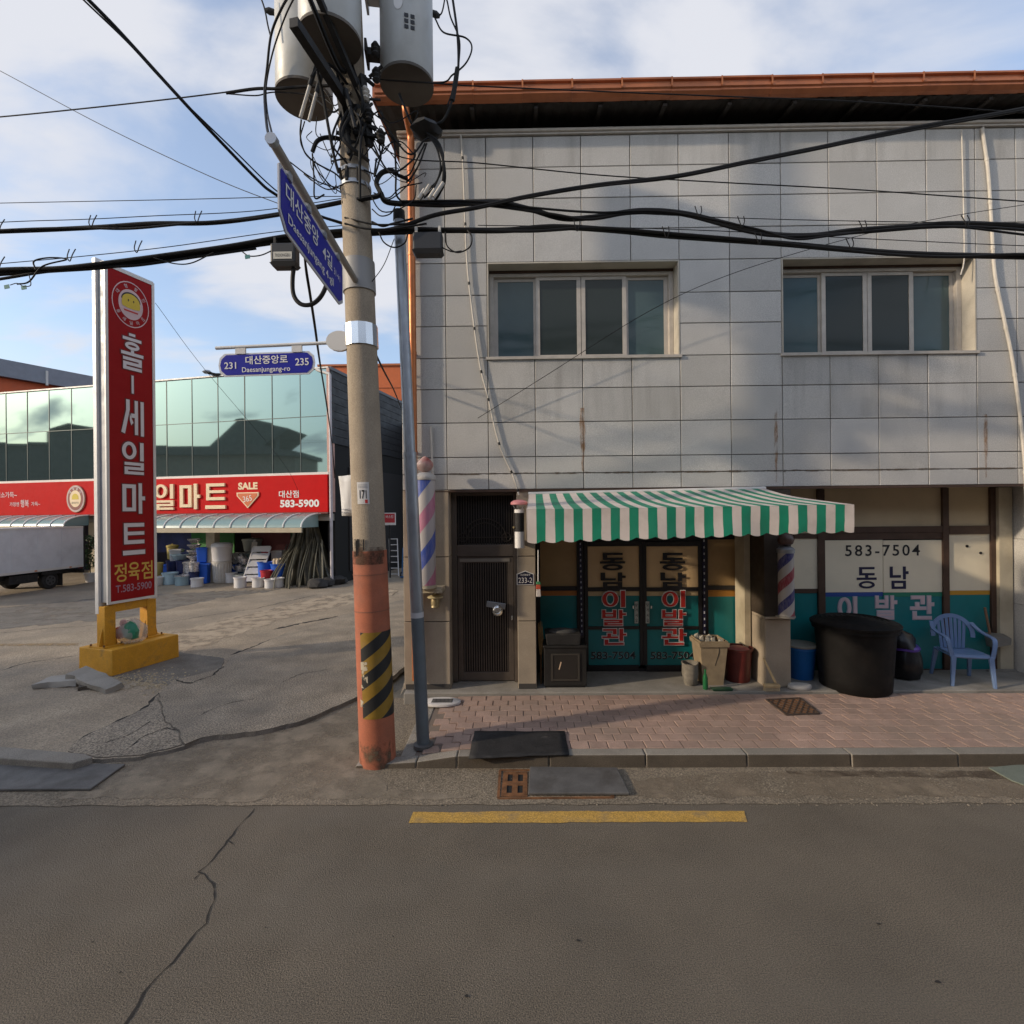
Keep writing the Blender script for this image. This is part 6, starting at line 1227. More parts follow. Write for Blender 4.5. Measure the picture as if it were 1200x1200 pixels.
for u0, u1 in ((-.015, .15), (PWD-.14, PWD+.015)):                    # yellow legs with gussets
    lg = pbox(u0, u1, .05, PTH-.03, ZBASE+.02, ZB0-.03, M_yel, 'leg', .006); um = (u0+u1)/2
    pbox(u0-.07, u1+.07, -.03, PTH+.05, ZBASE+.001, ZBASE+.02, M_yel, 'foot_plate', 0, lg)
    for s_ in (-1, 1):
        ue = u0 if s_ < 0 else u1; mb = MB(); mb.prism([pp(ue+s_*.001, .10, ZBASE+.021), pp(ue+s_*.06, .10, ZBASE+.021), pp(ue+s_*.001, .10, ZBASE+.30)], V*.02); mb.build('gusset', M_yel, ps)
    for du in (-.05, .05):
        for v_ in (-.005, PTH+.03):
            mb = MB(); c_ = pp((u0-.05 if du < 0 else u1+.05), v_, ZBASE+.021); mb.lathe(c_, [(.014,0),(.014,.03),(0,.035)], 6); mb.build('bolt', M_rustm, ps)
pbox(.12, PWD-.12, .06, PTH-.04, ZB0-.14, ZB0-.002, M_yel, 'bottom_rail')
Nf = -V
def ptxt(u, z, w, h, ch, m, han=True, off=0.0, lift=.002, name='letter', grow=0):
    mb = MB(); c_ = pp(u, .008, z)
    if han: put_han(mb, ch, c_, U, UZv, w, h, grow=grow, lift=lift)
    else: put_text(mb, ch, c_, U, UZv, w, h, off, lift=lift)
    return mb.build(name, m, ps)
zpx = lambda py: onY(153, py, (A_+U*PWD*.5).y).z
um = PWD*.5+.015
M_sh = mat('letter_edge', (.14,.012,.014), .5)
for ch, y0, y1, w_ in (('홀',391,434,.36),('-',440,461,.15),('세',469,510,.36),('일',518,556,.36),('마',566,602,.36),('트',613,650,.36)):
    z_ = (zpx(y0)+zpx(y1))/2; h_ = zpx(y0)-zpx(y1)
    ptxt(um, z_, w_, h_, ch, M_sh, grow=.016, name='letter_edge'); ptxt(um, z_, w_, h_, ch, M_lilac, lift=.0095)
for i, ch in enumerate('정육점'): ptxt(.20+.215*i, zpx(669.5)+.0, .19, .30, ch, M_let_y, False, .012)
ptxt(um, zpx(688), .58, .12, 'T.583-5900', mat('faded_number', (.34,.22,.30), .5), False, .008, name='phone_number')
def disc(c, rx, rz, m, name, par, ux, lift, n=32, r_in=0.0, hu=None):
    ux = Vector(ux); nn = ux.cross(Vector(UZv)); mb = MB()
    o_ = [c+ux*(rx*math.cos(2*math.pi*i/n))+Vector((0,0,rz*math.sin(2*math.pi*i/n)))+nn*lift for i in range(n)]
    if r_in: q_ = [c+ux*(rx*r_in*math.cos(2*math.pi*i/n))+Vector((0,0,rz*r_in*math.sin(2*math.pi*i/n)))+nn*lift for i in range(n)]; mb.add(o_+q_, [(i, (i+1)%n, n+(i+1)%n, n+i) for i in range(n)])
    else: mb.add(o_, [tuple(range(n))])
    return mb.build(name, m, par)
def emblem(c, ux, rx, rz, par, lift0, ringcol, face_m, white):
    disc(c, rx, rz, white, 'emblem_ring', par, ux, lift0, r_in=.955); disc(c, rx*.66, rz*.66, white, 'emblem_disc', par, ux, lift0)
    ux = Vector(ux); nn = ux.cross(Vector(UZv))
    def poly_(pts, m, lf, name): mb = MB(); mb.add([c+ux*(x_*rx)+Vector((0,0,z_*rz))+nn*(lift0+lf) for x_, z_ in pts], [tuple(range(len(pts)))]); mb.build(name, m, par)
    dome = [(.48*math.cos(R(a_)), .12+.34*math.sin(R(a_))) for a_ in range(0,181,12)]+[(-.50,-.02),(-.46,-.14),(-.2,-.18),(.2,-.18),(.46,-.14),(.50,-.02)]
    poly_([(x_*1.08, z_*1.08+.03) for x_, z_ in dome[:16]], M_blk, .002, 'emblem_outline'); poly_(dome, face_m, .004, 'emblem_dome')
    for s_ in (-1, 1): poly_([(s_*.14+.03*math.cos(R(a_)), .16+.06*math.sin(R(a_))) for a_ in range(0,360,45)], M_blk, .006, 'emblem_dot')
    poly_([(-.40,-.27),(.40,-.27),(.36,-.34),(-.36,-.34)], ringcol, .002, 'emblem_bar')
M_ely = mat('emblem_yellow', (.62,.46,.04), .5)
emblem(pp(um-.01, .008, zpx(357)), U, .30, (zpx(331)-zpx(384))/2, ps, .002, M_red, M_ely, M_pink)
# letters round the emblem ring
for txt, rr, a0, a1, flip in (('대형할인', .80, 150, 30, 1), ('홀세일마트', .80, 215, 325, -1)):
    for i, ch in enumerate(txt):
        a_ = R(a0+(a1-a0)*i/(len(txt)-1)); c_ = pp(um-.01, .008, zpx(357))+U*(.30*rr*math.cos(a_))+Vector((0,0,(zpx(331)-zpx(384))/2*rr*math.sin(a_))); mb = MB(); tn = a_-R(90) if flip > 0 else a_+R(90)
        put_text(mb, ch, c_, U*math.cos(tn)+Vector((0,0,math.sin(tn))), Vector((0,0,math.cos(tn)))-U*math.sin(tn), .052, .062, .01, lift=.0025); mb.build('ring_letter', M_pink, ps)
# bag between the legs
c_ = pp(.36, .0, ZBASE); t = thing('plastic_bag', 'clear plastic bag of rubbish with green and red wrappers between the yellow sign legs', 'plastic bag', c_)
mb = MB(); mb.lathe((0,0,.002), [(.13,0),(.19,.04),(.215,.13),(.20,.24),(.14,.33),(.05,.38),(.0,.38)], 24); [v.__iadd__(Vector((noise.noise(v*8), noise.noise(v*8+Vector((3,1,0))), noise.noise(v*7)*.5))*.05*(0 if v.z < .01 else 1)) for v in mb.v]; mb.build('bag', mat('clear_film', (.55,.52,.48), .25, alpha=.42, bump=.5, bscale=18), t, world=False)
for (x_, z_, r_, m) in ((.07,.21,.16,mat('green_wrapper', (.03,.22,.12), .4)),(-.10,.19,.11,mat('red_wrapper', (.52,.10,.05), .5)),(-.05,.33,.07,mat('pink_wrapper', (.6,.38,.36), .5))):
    mb = MB(); mb.lathe((x_,-.11,z_-r_), [(0,0),(r_*.6,r_*.25),(r_*.8,r_),(r_*.5,r_*1.7),(0,r_*2)], 14, 0, 1, .7); [v.__iadd__(Vector((noise.noise(v*16), noise.noise(v*16+Vector((3,1,0))), noise.noise(v*13)))*.035) for v in mb.v]; mb.build('wrapper', m, t, world=False)
# rubble slabs by the base
def oslab(c, yaw, pitch, roll_, l, w, h, lab, m=M_conc):
    bm = bmesh.new(); bmesh.ops.create_cube(bm, size=1); bmesh.ops.subdivide_edges(bm, edges=bm.edges, cuts=5, use_grid_fill=True); M3 = Matrix.Rotation(yaw,3,'Z')@Matrix.Rotation(pitch,3,'Y')@Matrix.Rotation(roll_,3,'X'); t = MB(); sd_ = Vector((l*31, w*57, 3)); vs = []
    for v in bm.verts:
        p = Vector((v.co.x*l, v.co.y*w*(1-.25*v.co.x), v.co.z*h)); e = max(abs(v.co.x), abs(v.co.y)); p += Vector((noise.noise(p*6+sd_), noise.noise(p*6+sd_*2), .35*noise.noise(p*8+sd_)))*(.05 if e > .45 else .02); vs.append(M3@p+c)
    bm.faces.ensure_lookup_table(); bm.verts.index_update(); t.add(vs, [[v.index for v in f.verts] for f in bm.faces]); bm.free(); o = t.build('rubble_slab', m); tag(o, lab, 'slab', 'broken slabs by the pylon base')
oslab(onZ(112, 797, .13), R(-26), R(6), R(12), 1.0, .24, .075, 'long broken concrete slab leaning across others at the foot of the yellow base', M_conc)
oslab(onZ(74, 798, .08), R(6), R(-2), 0, .55, .34, .08, 'flat broken slab lying at the far left of the rubble by the yellow base', mat('pale_conc', (.33,.31,.28), .9, var=.15, bump=.4))
oslab(onZ(100, 805, .055), R(-60), R(0), R(4), .22, .16, .07, 'small dark block wedged under the leaning slab by the yellow base', M_lot2)
mb = MB(); rn = random.Random(9)
for i in range(420):
    p = onZ(rn.gauss(172, 24), rn.gauss(797, 6), LZ); r_ = rn.uniform(.008,.026); mb.add([(p.x-r_,p.y-r_*.7,LZ+.002),(p.x+r_,p.y-r_,LZ+.002),(p.x+r_*.6,p.y+r_,LZ+.002),(p.x-r_*.8,p.y+r_*.8,LZ+.002),(p.x,p.y,LZ+r_*.9)], [(0,1,4),(1,2,4),(2,3,4),(3,0,4)])
tag(mb.build('gravel', mat('gravel_stone', (.36,.29,.19), .95, var=.4, vscale=30)), 'pale gravel spilling from the broken ground beside the yellow base', 'gravel', kind='stuff')

# ------------------------------------------------------------------ supermarket
MC = Vector((onY(386, 600, 17.5).x, 17.5, 0)); MU = Vector((-.9785, .206, 0)).normalized(); MN = Vector((-MU.y, MU.x, 0)); MN = MN if MN.y < 0 else -MN    # along facade to the left; outward normal
MR = -MU
def mpx(px, py, out=0.0):
    """the point of the facade plane (pushed out along its normal) seen at that pixel"""
    r = ray(px, py); P0 = MC+MN*out; k_ = (P0-CAM).dot(MN)/r.dot(MN); return CAM+r*k_
def ms(px, py=560, out=0.0): return (mpx(px, py, out)-MC).dot(MU)
def mp_(s, out, z): p = MC+MU*s+MN*out; return Vector((p.x, p.y, z))
def mbx(mb, s0, s1, o0, o1, z0, z1, m=0): mb.hexa([mp_(s1,o1,z0), mp_(s0,o1,z0), mp_(s0,o0,z0), mp_(s1,o0,z0)], [mp_(s1,o1,z1), mp_(s0,o1,z1), mp_(s0,o0,z1), mp_(s1,o0,z1)], m); return mb
mart = thing('supermarket', 'two storey supermarket with a mirrored glass upper front and a red sign band', 'building', MC)
MTOP = mpx(384, 431).z; ZG0 = mpx(384, 553.5).z; ZR1, ZR0 = mpx(384, 556).z, mpx(384, 600).z; ZMID = mpx(384, 487).z; ML = 22.0
M_mglass = bpy.data.materials.new('mirror_glass'); M_mglass.use_nodes = True; b_ = M_mglass.node_tree.nodes['Principled BSDF']; b_.inputs['Base Color'].default_value = (.21,.30,.295,1); b_.inputs['Metallic'].default_value = .86; b_.inputs['Roughness'].default_value = .03
M_mull = mat('dark_mullion', (.07,.09,.09), .4, .3); M_clad = mat('charcoal_cladding', (.016,.016,.018), .6, var=.15, vscale=1.5); M_mred = mat('band_red', (.53,.009,.010), .55, var=.05, spec=.08); M_mwhite = mat('mart_letter', (.80,.62,.40), .45, var=.04)
mb = MB(); mbx(mb, .35, ML, -12, -.12, ZR0-.05, MTOP-.02); mbx(mb, .35, ML, -12, -3.05, 0, ZR0-.06); mb.build('core', M_dark, mart)
NP = 22; pitch = ms(317, 520)-ms(350, 520)
s_edges = [0.06]+[ms(352, 520)+pitch*i for i in range(0, NP)]
prn = random.Random(21)
gl = {}
for s0, s1 in zip(s_edges, s_edges[1:]):
    for z0, z1 in ((ZG0+.02, ZMID-.012), (ZMID+.012, MTOP-.03)):
        mb = MB(); e = .014; tl = [prn.uniform(-.0022,.0022) for _ in range(4)]
        mb.hexa([mp_(s1-e,-.10,z0), mp_(s0+e,-.10,z0), mp_(s0+e,-.02+tl[0],z0), mp_(s1-e,-.02+tl[1],z0)][::1], [mp_(s1-e,-.10,z1), mp_(s0+e,-.10,z1), mp_(s0+e,-.02+tl[2],z1), mp_(s1-e,-.02+tl[0]+tl[3]-tl[1]+(tl[1]*2-tl[3]+tl[2]-tl[0]*1) if False else -.02+tl[1]+tl[2]-tl[0],z1)])
        mb.build('pane', M_mglass, mart)
mb = MB()
for s_ in s_edges[1:]: mbx(mb, s_-.012, s_+.012, -.06, -.006, ZG0, MTOP-.002)
mbx(mb, .05, s_edges[-1], -.06, -.007, ZMID-.011, ZMID+.011); mb.build('mullions', M_mull, mart, kind='stuff')
mb = MB(); mbx(mb, .0, ML, -.5, .01, MTOP, MTOP+.05); mb.build('parapet_cap', M_aluw, mart); mb = MB(); mbx(mb, .0, ML, -.09, .03, ZG0-.07, ZG0+.015); mb.build('sill_rail', M_aluw, mart)
pk = mat('corner_post', (.50,.30,.25), .6, var=.15); mb = MB(); mbx(mb, -.04, .058, -.3, .015, ZR0+.0, MTOP-.001); mb.build('corner_post', pk, mart)
mb = MB(); a_ = mp_(-.10, .05, 0); mb.tube([(a_.x, a_.y, MTOP-.25), (a_.x, a_.y, LZ)], .05, 12); mb.build('drainpipe', mat('pale_pipe', (.50,.47,.50), .5, var=.15), mart); mb = MB(); mb.tube([(a_.x, a_.y, MTOP-.24), (a_.x-.5, a_.y+.1, MTOP-.05)], .05, 10); mb.build('pipe_elbow', M_aluw, mart)
# red band
mb = MB(); mbx(mb, .0, ML, -.1, .10, ZR0, ZR1); mb.build('sign_band', M_mred, mart, bevel=.01); mb = MB(); mbx(mb, -.01, ML, -.1, .125, ZR0-.05, ZR0-.001); mb.build('band_trim', mat('band_trim', (.16,.03,.03), .5), mart)
def mlet(ch, px, py, w, h, m, thick=.06, han=True, off=0, name='sign_letter'):
    c_ = mpx(px, py, .101); sc = (c_-CAM).dot(Vector((0,1,0)))/600; mb = MB()
    if han: put_han(mb, ch, c_, MR, UZv, w*sc*1.06, h*sc, thick=thick, lift=.001)
    else: put_text(mb, ch, c_, MR, UZv, w*sc*1.06, h*sc, off, lift=.006)
    mb.build(name, m, mart)
for ch, px in (('홀',124),('-',143),('세',163),('일',194),('마',223.5),('트',253.5)): mlet(ch, px, 582.5-(px-194)*.018, 26, 30, M_mwhite)
# sale heart
M_or = mat('heart_orange', (.62,.14,.04), .45); c_ = mpx(291, 580, .101); sc = c_.y/600
def hpoly(pts, m, l0, th, name): mb = MB(); mb.prism([c_+MR*(x_*sc*1.05)+Vector((0,0,y_*sc))+MN*l0 for x_, y_ in pts], MN*th); mb.build(name, m, mart)
hp = [(-13,-.5),(-13,4),(-8,7),(0,5),(8,7),(13,4),(13,-.5),(0,-14)]
hpoly([(-14.2,-1),(-14.2,3),(14.2,3),(14.2,-1),(0,-15.6)], M_mwhite, .001, .04, 'heart_rim'); hpoly([(-12.6,-1),(-12.6,1.8),(12.6,1.8),(12.6,-1),(0,-13.8)], M_or, .042, .006, 'heart')
mlet('SALE', 290.5, 569.5, 25, 8.5, M_mwhite, han=False, off=.045); mb = MB(); put_text(mb, '365', c_+Vector((0,0,-4.4*sc)), (MR+Vector((0,0,.16))), Vector((0,0,1))-MR*.16, 12*sc, 7*sc, .0, lift=.052); mb.build('sale_number', M_wht, mart)
mlet('대산점', 338.5, 579, 25, 8.5, M_wht, han=False, off=.014, name='branch_lettering'); mlet('583-5900', 351, 590, 49, 9, M_wht, han=False, off=.035, name='phone_number')
for s_, px, py, w, h in (('미소가득~', 8, 580, 30, 7), ('가정엔', 17, 591, 14, 5), ('행복', 29, 590, 12, 9), ('가득~', 42, 590.5, 13, 5)): mlet(s_, px, py, w, h, M_pink, han=False, off=.015, name='slogan')
# round emblem on the band
c_ = mpx(90, 584.5, .101); sc = c_.y/600; rx = 12.8*sc*1.05; rz = 16*sc
for k_, (f_, m, l_) in enumerate(((1,mat('emblem_rim', (.42,.30,.22), .5),.0),(.93,M_pink,.051),(.86,mat('emblem_ring_red', (.22,.06,.05), .5),.054),(.62,M_mwhite,.057))):
    n = 36; P_ = [c_+MR*(rx*f_*math.cos(2*math.pi*i/n))+Vector((0,0,rz*f_*math.sin(2*math.pi*i/n)))+MN*(l_+.001) for i in range(n)]; mb = MB()
    if k_ == 0: mb.prism(P_, MN*.05)
    else: mb.add(P_, [tuple(range(n))])
    mb.build('emblem_disc', m, mart)
dm = [(.36*math.cos(R(a_)), .08+.30*math.sin(R(a_))) for a_ in range(0,181,15)]+[(-.38,-.05),(.38,-.05)]; mb = MB(); mb.add([c_+MR*(x_*rx)+Vector((0,0,z_*rz))+MN*.062 for x_, z_ in dm], [tuple(range(len(dm)))]); mb.build('emblem_dome', M_ely, mart)
mb = MB(); put_text(mb, '홀세일마트', c_+Vector((0,0,-rz*.30)), MR, UZv, rx*.8, rz*.16, .0, lift=.062); mb.build('emblem_lettering', M_blk, mart)
for i, ch in enumerate('대형할인'):
    a_ = R(140-33*i); mb = MB(); tn = a_-R(90); put_text(mb, ch, c_+MR*(rx*.74*math.cos(a_))+Vector((0,0,rz*.74*math.sin(a_))), MR*math.cos(tn)+Vector((0,0,math.sin(tn))), Vector((0,0,math.cos(tn)))-MR*math.sin(tn), rx*.17, rz*.17, .01, lift=.058); mb.build('emblem_letter', M_wht, mart)
# ground floor wall behind the canopy, posts, coloured panels
mb = MB(); mbx(mb, .25, ML, -3.0, -2.9, 0, ZR0-.06); mb.build('shop_wall', mat('shop_interior', (.018,.02,.05), .7, var=.4, vscale=.6), mart)
mb = MB(); mbx(mb, .0, ML, -2.89, -.1, ZR0-.30, ZR0-.06); mb.build('porch_ceiling', M_conc, mart)
def mpan(px0, px1, z0, z1, m, out=-1.4): 
    mb = MB(); mbx(mb, ms(px1,600,out), ms(px0,600,out), out-.05, out, z0, z1); mb.build('wall_panel', m, mart)
mpan(224, 274, 1.0, 2.4, mat('green_panel', (.03,.20,.03), .6), -1.45); mpan(294, 340, 1.05, 2.4, mat('dark_red_panel', (.16,.03,.025), .6), -1.5); mpan(183, 224, 1.0, 2.4, mat('navy_panel', (.015,.03,.12), .5, var=.4), -1.5); mpan(340, 372, 0.1, 2.4, mat('dark_green_panel', (.02,.06,.025), .7), -1.5)
p0, p1 = ms(241,600,.0), ms(251,600,.0); mb = MB(); mbx(mb, p1, p0, -.25, .0, LZ, ZR0-.31); mb.build('porch_post', mat('porch_cream', (.42,.36,.26), .7, var=.1), mart)
p0, p1 = ms(105,600,-.2), ms(112,600,-.2); mb = MB(); mbx(mb, p1, p0, -.4, -.15, LZ, ZR0-.31); mb.build('porch_post', mat('porch_cream', (.42,.36,.26), .7, var=.1), mart)
# curved polycarbonate canopy
M_poly = mat('polycarbonate', (.22,.33,.33), .25, alpha=.90, coat=.3); M_rib = mat('canopy_rib', (.80,.80,.77), .5)
def canopy(pxa, pxb, zf, zt, out):
    s0, s1 = ms(pxb, 610, .1), ms(pxa, 610, .1); n = max(2, int((s1-s0)/.62)); K = 8
    prof = [(.10+out*math.sin(R(90*k/K)), zf+(zt-zf)*math.cos(R(90*k/K))) for k in range(K+1)]
    for i in range(n):
        a0, a1 = s0+(s1-s0)*i/n, s0+(s1-s0)*(i+1)/n; mb = MB(); mb.add([mp_(a_, o_, z_) for a_ in (a0+.02, a1-.02) for o_, z_ in prof], [(k, k+1, K+1+k+1, K+1+k) for k in range(K)], 0, True); mb.build('canopy_panel', M_poly, mart)
    for i in range(n+1):
        a0 = s0+(s1-s0)*i/n; mb = MB(); mb.tube([mp_(a0, o_+.01, z_+.012) for o_, z_ in prof], .026, 6); mb.build('canopy_rib', M_rib, mart)
    mb = MB(); mbx(mb, s0-.03, s1+.03, .10+out-.02, .10+out+.04, zf-.16, zf-.005); mb.build('canopy_beam', mat('porch_cream', (.42,.36,.26), .7, var=.1), mart)
    for a0 in (s0, s1):
        mb = MB(); mb.add([mp_(a0, o_, z_-.005) for o_, z_ in prof]+[mp_(a0, .10, zf-.005)], [tuple(range(K+2))]); mb.build('canopy_end', M_poly, mart)
canopy(183, 373, 2.06, 2.50, .95); canopy(-120, 104, 2.15, 2.52, .9)
# right flank wall
mb = MB(); SX = Vector((-MN.x, -MN.y, 0)); q0 = MC+MR*.04; D_ = 12.0; zc_ = MTOP-2.55
def fl_(d, z, o=0.0): p = q0+SX*d+MR*o; return Vector((p.x, p.y, z))
def fbox(mb, d0, d1, o0, o1, z0, z1): mb.hexa([fl_(d0,z0,o0), fl_(d0,z0,o1), fl_(d1,z0,o1), fl_(d1,z0,o0)], [fl_(d0,z1,o0), fl_(d0,z1,o1), fl_(d1,z1,o1), fl_(d1,z1,o0)])
mb = MB(); fbox(mb, .31, D_, -.3, -.02, 0, MTOP-.021); mb.build('flank_wall', M_dark, mart)
n = 12
for j in range(9):
    z1 = MTOP-.06-j*.28; mb = MB(); fbox(mb, .05, D_, -.015, .02, z1-.265, z1); mb.build('cladding_board', M_clad, mart)
mb = MB(); fbox(mb, .03, D_, -.5, .05, MTOP-.055, MTOP+.051); mb.build('flank_coping', mat('coping_grey', (.12,.125,.14), .6), mart)
mb = MB(); fbox(mb, 1.6, D_, -.02, .22, 2.9, 3.9); 
for j in range(4): mb2 = MB(); fbox(mb2, 1.2+j*2.4, 3.3+j*2.4, -.019, .03, .4, 4.2); mb2.build('shutter', mat('shutter_black', (.022,.02,.02), .7), mart)
# flood light on the glass top
a_ = mpx(246, 437, .12); t = thing('flood_light', 'small flood light on the top edge of the mirrored glass front', 'lamp', a_); mb = MB(); mb.lathe((-.10,0,-.02), [(.10,0),(.16,.05),(.10,.11),(0,.12)], 14); mb.build('head', M_steel, t, world=False); mb = MB(); mb.tube([(-.05,0,.0),(.20,.0,-.06),(.38,.1,-.04)], .05, 8); mb.build('bracket', M_rub, t, world=False)

# ------------------------------------------------------------------ goods in front of the supermarket
M_pot = mat('stainless', (.55,.53,.53), .3, .7, var=.15, vscale=9); M_tubw = mat('white_plastic', (.62,.60,.59), .5, var=.06); M_bl = mat('goods_blue', (.01,.10,.55), .42, var=.1); M_nv = mat('goods_navy', (.012,.02,.09), .4, var=.2); M_yb = mat('goods_yellow', (.42,.33,.10), .6, var=.15); M_lb = mat('goods_pale_blue', (.38,.50,.55), .4, var=.08); M_gy = mat('goods_grey', (.33,.35,.33), .6, var=.15)
def spot(px, py):  return onZ(px, py+2.6, LZ)
def round_item(name, cat, px, py, r, h, m, lab, taper=.85, n=16, z=0.0, lid=None, group=None, back=0.0, rim=True):
    p = spot(px, py); p.z = LZ+z; p += Vector((0, back, 0)); t = thing(name, lab, cat, p, 0, group)
    pr = [(r*taper,0),(r*taper+.01,.01),(r,h-.05)]+([(r+.02,h-.045),(r+.025,h)] if rim else [(r,h)])+[(r*.9,h),(r*.86,h-.05),(0,h-.06)]
    lat((0,0,0), pr, m, 'body', t, n)
    if lid: lat((0,0,h+.001), [(r+.02,0),(r+.02,.025),(r*.5,.05),(.03,.055),(.03,.085),(0,.085)], lid, 'lid', t, n)
    return t
gname = 'household goods set out under the canopy'
round_item('bucket', 'bucket', 184.5, 683.5, .17, .30, M_tubw, 'white bucket at the left end of the goods beside the pylon sign', group=gname)
round_item('bucket', 'bucket', 184, 681, .20, .45, M_yb, 'lower yellow bucket standing behind the white bucket near the pylon sign', z=.30, group=gname, lid=None)
round_item('tin', 'tin', 192, 678, .19, .5, M_yb, 'upper yellow tin on the dark drums near the pylon sign', z=.78, group=gname, lid=M_yb, back=.5)
round_item('drum', 'drum', 194, 680, .26, .76, M_nv, 'navy drum behind the yellow buckets', group=gname, back=.5); round_item('drum', 'drum', 208, 681, .27, .80, M_nv, 'navy drum in the middle of the dark group, behind the pale blue tub', group=gname, back=.4); round_item('basin', 'basin', 203, 680, .30, .20, M_lb, 'pale blue basin stacked on top of the navy drums', z=.81, taper=.7, group=gname, back=.4)
round_item('tub', 'tub', 199.5, 682, .25, .42, M_lb, 'pale blue tub with a rounded body in front of the navy drums', group=gname, taper=.9)
round_item('pot', 'pot', 214.5, 683, .25, .32, mat('pot_blue', (.30,.42,.47), .4, .3), 'bluish steel pot standing low at the foot of the basin stack', group=gname, taper=.95, lid=M_pot)
round_item('pot', 'pot', 219.5, 681, .27, .40, M_pot, 'large steel pot directly beneath the stack of basins', z=.34, group=gname, taper=.97, back=.25, lid=M_pot)
round_item('stand', 'stand', 220, 681.5, .26, .33, M_nv, 'dark blue stand carrying the large steel pot', group=gname, taper=.97, back=.25)
for i in range(4): round_item('basin', 'basin', 222, 681, .235-.012*i, .16, M_pot, ['bottom', 'second lowest', 'second highest', 'topmost'][i]+' steel basin of the stack in front of the green panel', z=.82+.205*i, taper=.55, group='stacked steel basins', back=.3)
round_item('kettle', 'kettle', 227.5, 682.5, .15, .30, M_pot, 'grey kettle on a dark jar right of the basin stack', z=.46, group=gname, lid=M_pot, taper=1); round_item('jar', 'jar', 227.5, 682.5, .15, .45, M_nv, 'dark jar under the grey kettle right of the basin stack', group=gname, taper=1)
def box_item(name, cat, px, py, w, d, h, m, lab, z=0.0, rz=0.2, back=0, taper=.92, group=gname, rim=True):
    p = spot(px, py); p.z = LZ+z; p.y += back; t = thing(name, lab, cat, p, rz, group); mb = MB(); a_, b_ = w/2*taper, d/2*taper; mb.hexa([(-a_,-b_,0),(a_,-b_,0),(a_,b_,0),(-a_,b_,0)], [(-w/2,-d/2,h),(w/2,-d/2,h),(w/2,d/2,h),(-w/2,d/2,h)]); mb.build('body', m, t, world=False, bevel=.03)
    if rim: mb = MB(); e = .02; mb.box((-w/2-e,-d/2-e,h-.06),(w/2+e,d/2+e,h-.02)); mb.build('rim', m, t, world=False, bevel=.01)
    return t
def wtub(px, py, r, h, lab): round_item('tub', 'tub', px, py, r, h, M_tubw, lab, taper=.95, group='small white tubs along the front of the goods')
wtub(231, 685, .19, .30, 'small white tub by itself in front of the blue bins'); wtub(271, 680, .19, .36, 'small white tub at the foot of the tall laundry baskets'); wtub(281.5, 686, .19, .36, 'small white tub in front of the white drawer ladder'); wtub(302.5, 685.5, .19, .32, 'small white tub below the red shovel'); wtub(317, 686.5, .18, .30, 'small white tub, left of the pair before the right blue bin'); wtub(325.5, 685.5, .19, .32, 'small white tub, right of the pair before the right blue bin')
box_item('crate', 'crate', 237.5, 681, .45, .4, .72, M_bl, 'lower blue bin against the cream porch post'); box_item('crate', 'crate', 238.5, 680, .34, .35, .55, M_bl, 'upper blue bin on top of another against the cream porch post', z=.74)
p = spot(260.5, 680); t = thing('laundry_baskets', 'tall stack of white slatted laundry baskets beside the cream porch post', 'basket', p, 0, gname); lat((0,0,0), [(.24,0),(.26,.02),(.31,.72),(.33,.73),(.335,.78)], mat('basket_white', (.55,.52,.47), .6, var=.12, vscale=18), 'lower_basket', t, 20); lat((0,0,.79), [(.31,0),(.35,.5),(.37,.52),(.34,.62),(.25,.66),(0,.67)], M_tubw, 'upper_basket', t, 20)
for i in range(20):
    a_ = 2*math.pi*i/20; mb = MB(); mb.tube([(.265*math.cos(a_), .265*math.sin(a_), .05), (.315*math.cos(a_), .315*math.sin(a_), .70)], .010, 4); mb.build('slat', M_tubw, t, world=False)
round_item('hamper', 'hamper', 280, 679, .33, .95, mat('grey_green_hamper', (.20,.27,.24), .5, var=.25, vscale=6), 'tall greyish hamper behind the kettles', group=gname, back=1.0, lid=M_gy); round_item('hamper', 'hamper', 280, 679, .36, .45, M_gy, 'rounded grey hamper on top of the tall greyish one', z=1.05, taper=.8, group=gname, back=1.0, lid=M_gy)
for i, (px, zq, lab) in enumerate(((275, .35, 'steel kettle low on the left of the kettle heap'), (281, .62, 'steel kettle on top of the kettle heap'), (284, .30, 'steel kettle at the right of the kettle heap'), (277, .70, 'steel kettle behind the topmost one of the heap'))):
    t = round_item('kettle', 'kettle', px, 680, .15, .20, M_pot, lab, z=zq, group='kettles heaped before the hamper', taper=.85, back=.35, lid=M_pot, n=14); mb = MB(); mb.tube(spline([(-.15,0,.06),(-.24,0,.13),(-.27,0,.22)], 4), .025, 6); mb.build('spout', M_pot, t, world=False); mb = MB(); mb.tube([(.13*math.cos(R(a_)), 0, .2+.14*math.sin(R(a_))) for a_ in range(0,181,20)], .010, 5); mb.build('handle', M_rub, t, world=False)
round_item('crate', 'crate', 279, 681, .33, .30, M_gy, 'grey round stand under the kettle heap', group=gname, back=.35, taper=1)
t = thing('drawer_ladder', 'white step shelf leaning back among the goods', 'shelf', spot(296, 683)+Vector((0,.1,0)), R(8), gname)
for s_ in (-1, 1): mb = MB(); mb.tube([(s_*.30-.12,0,0),(s_*.30+.10,.55,1.28)], .03, 6); mb.build('rail', M_tubw, t, world=False)
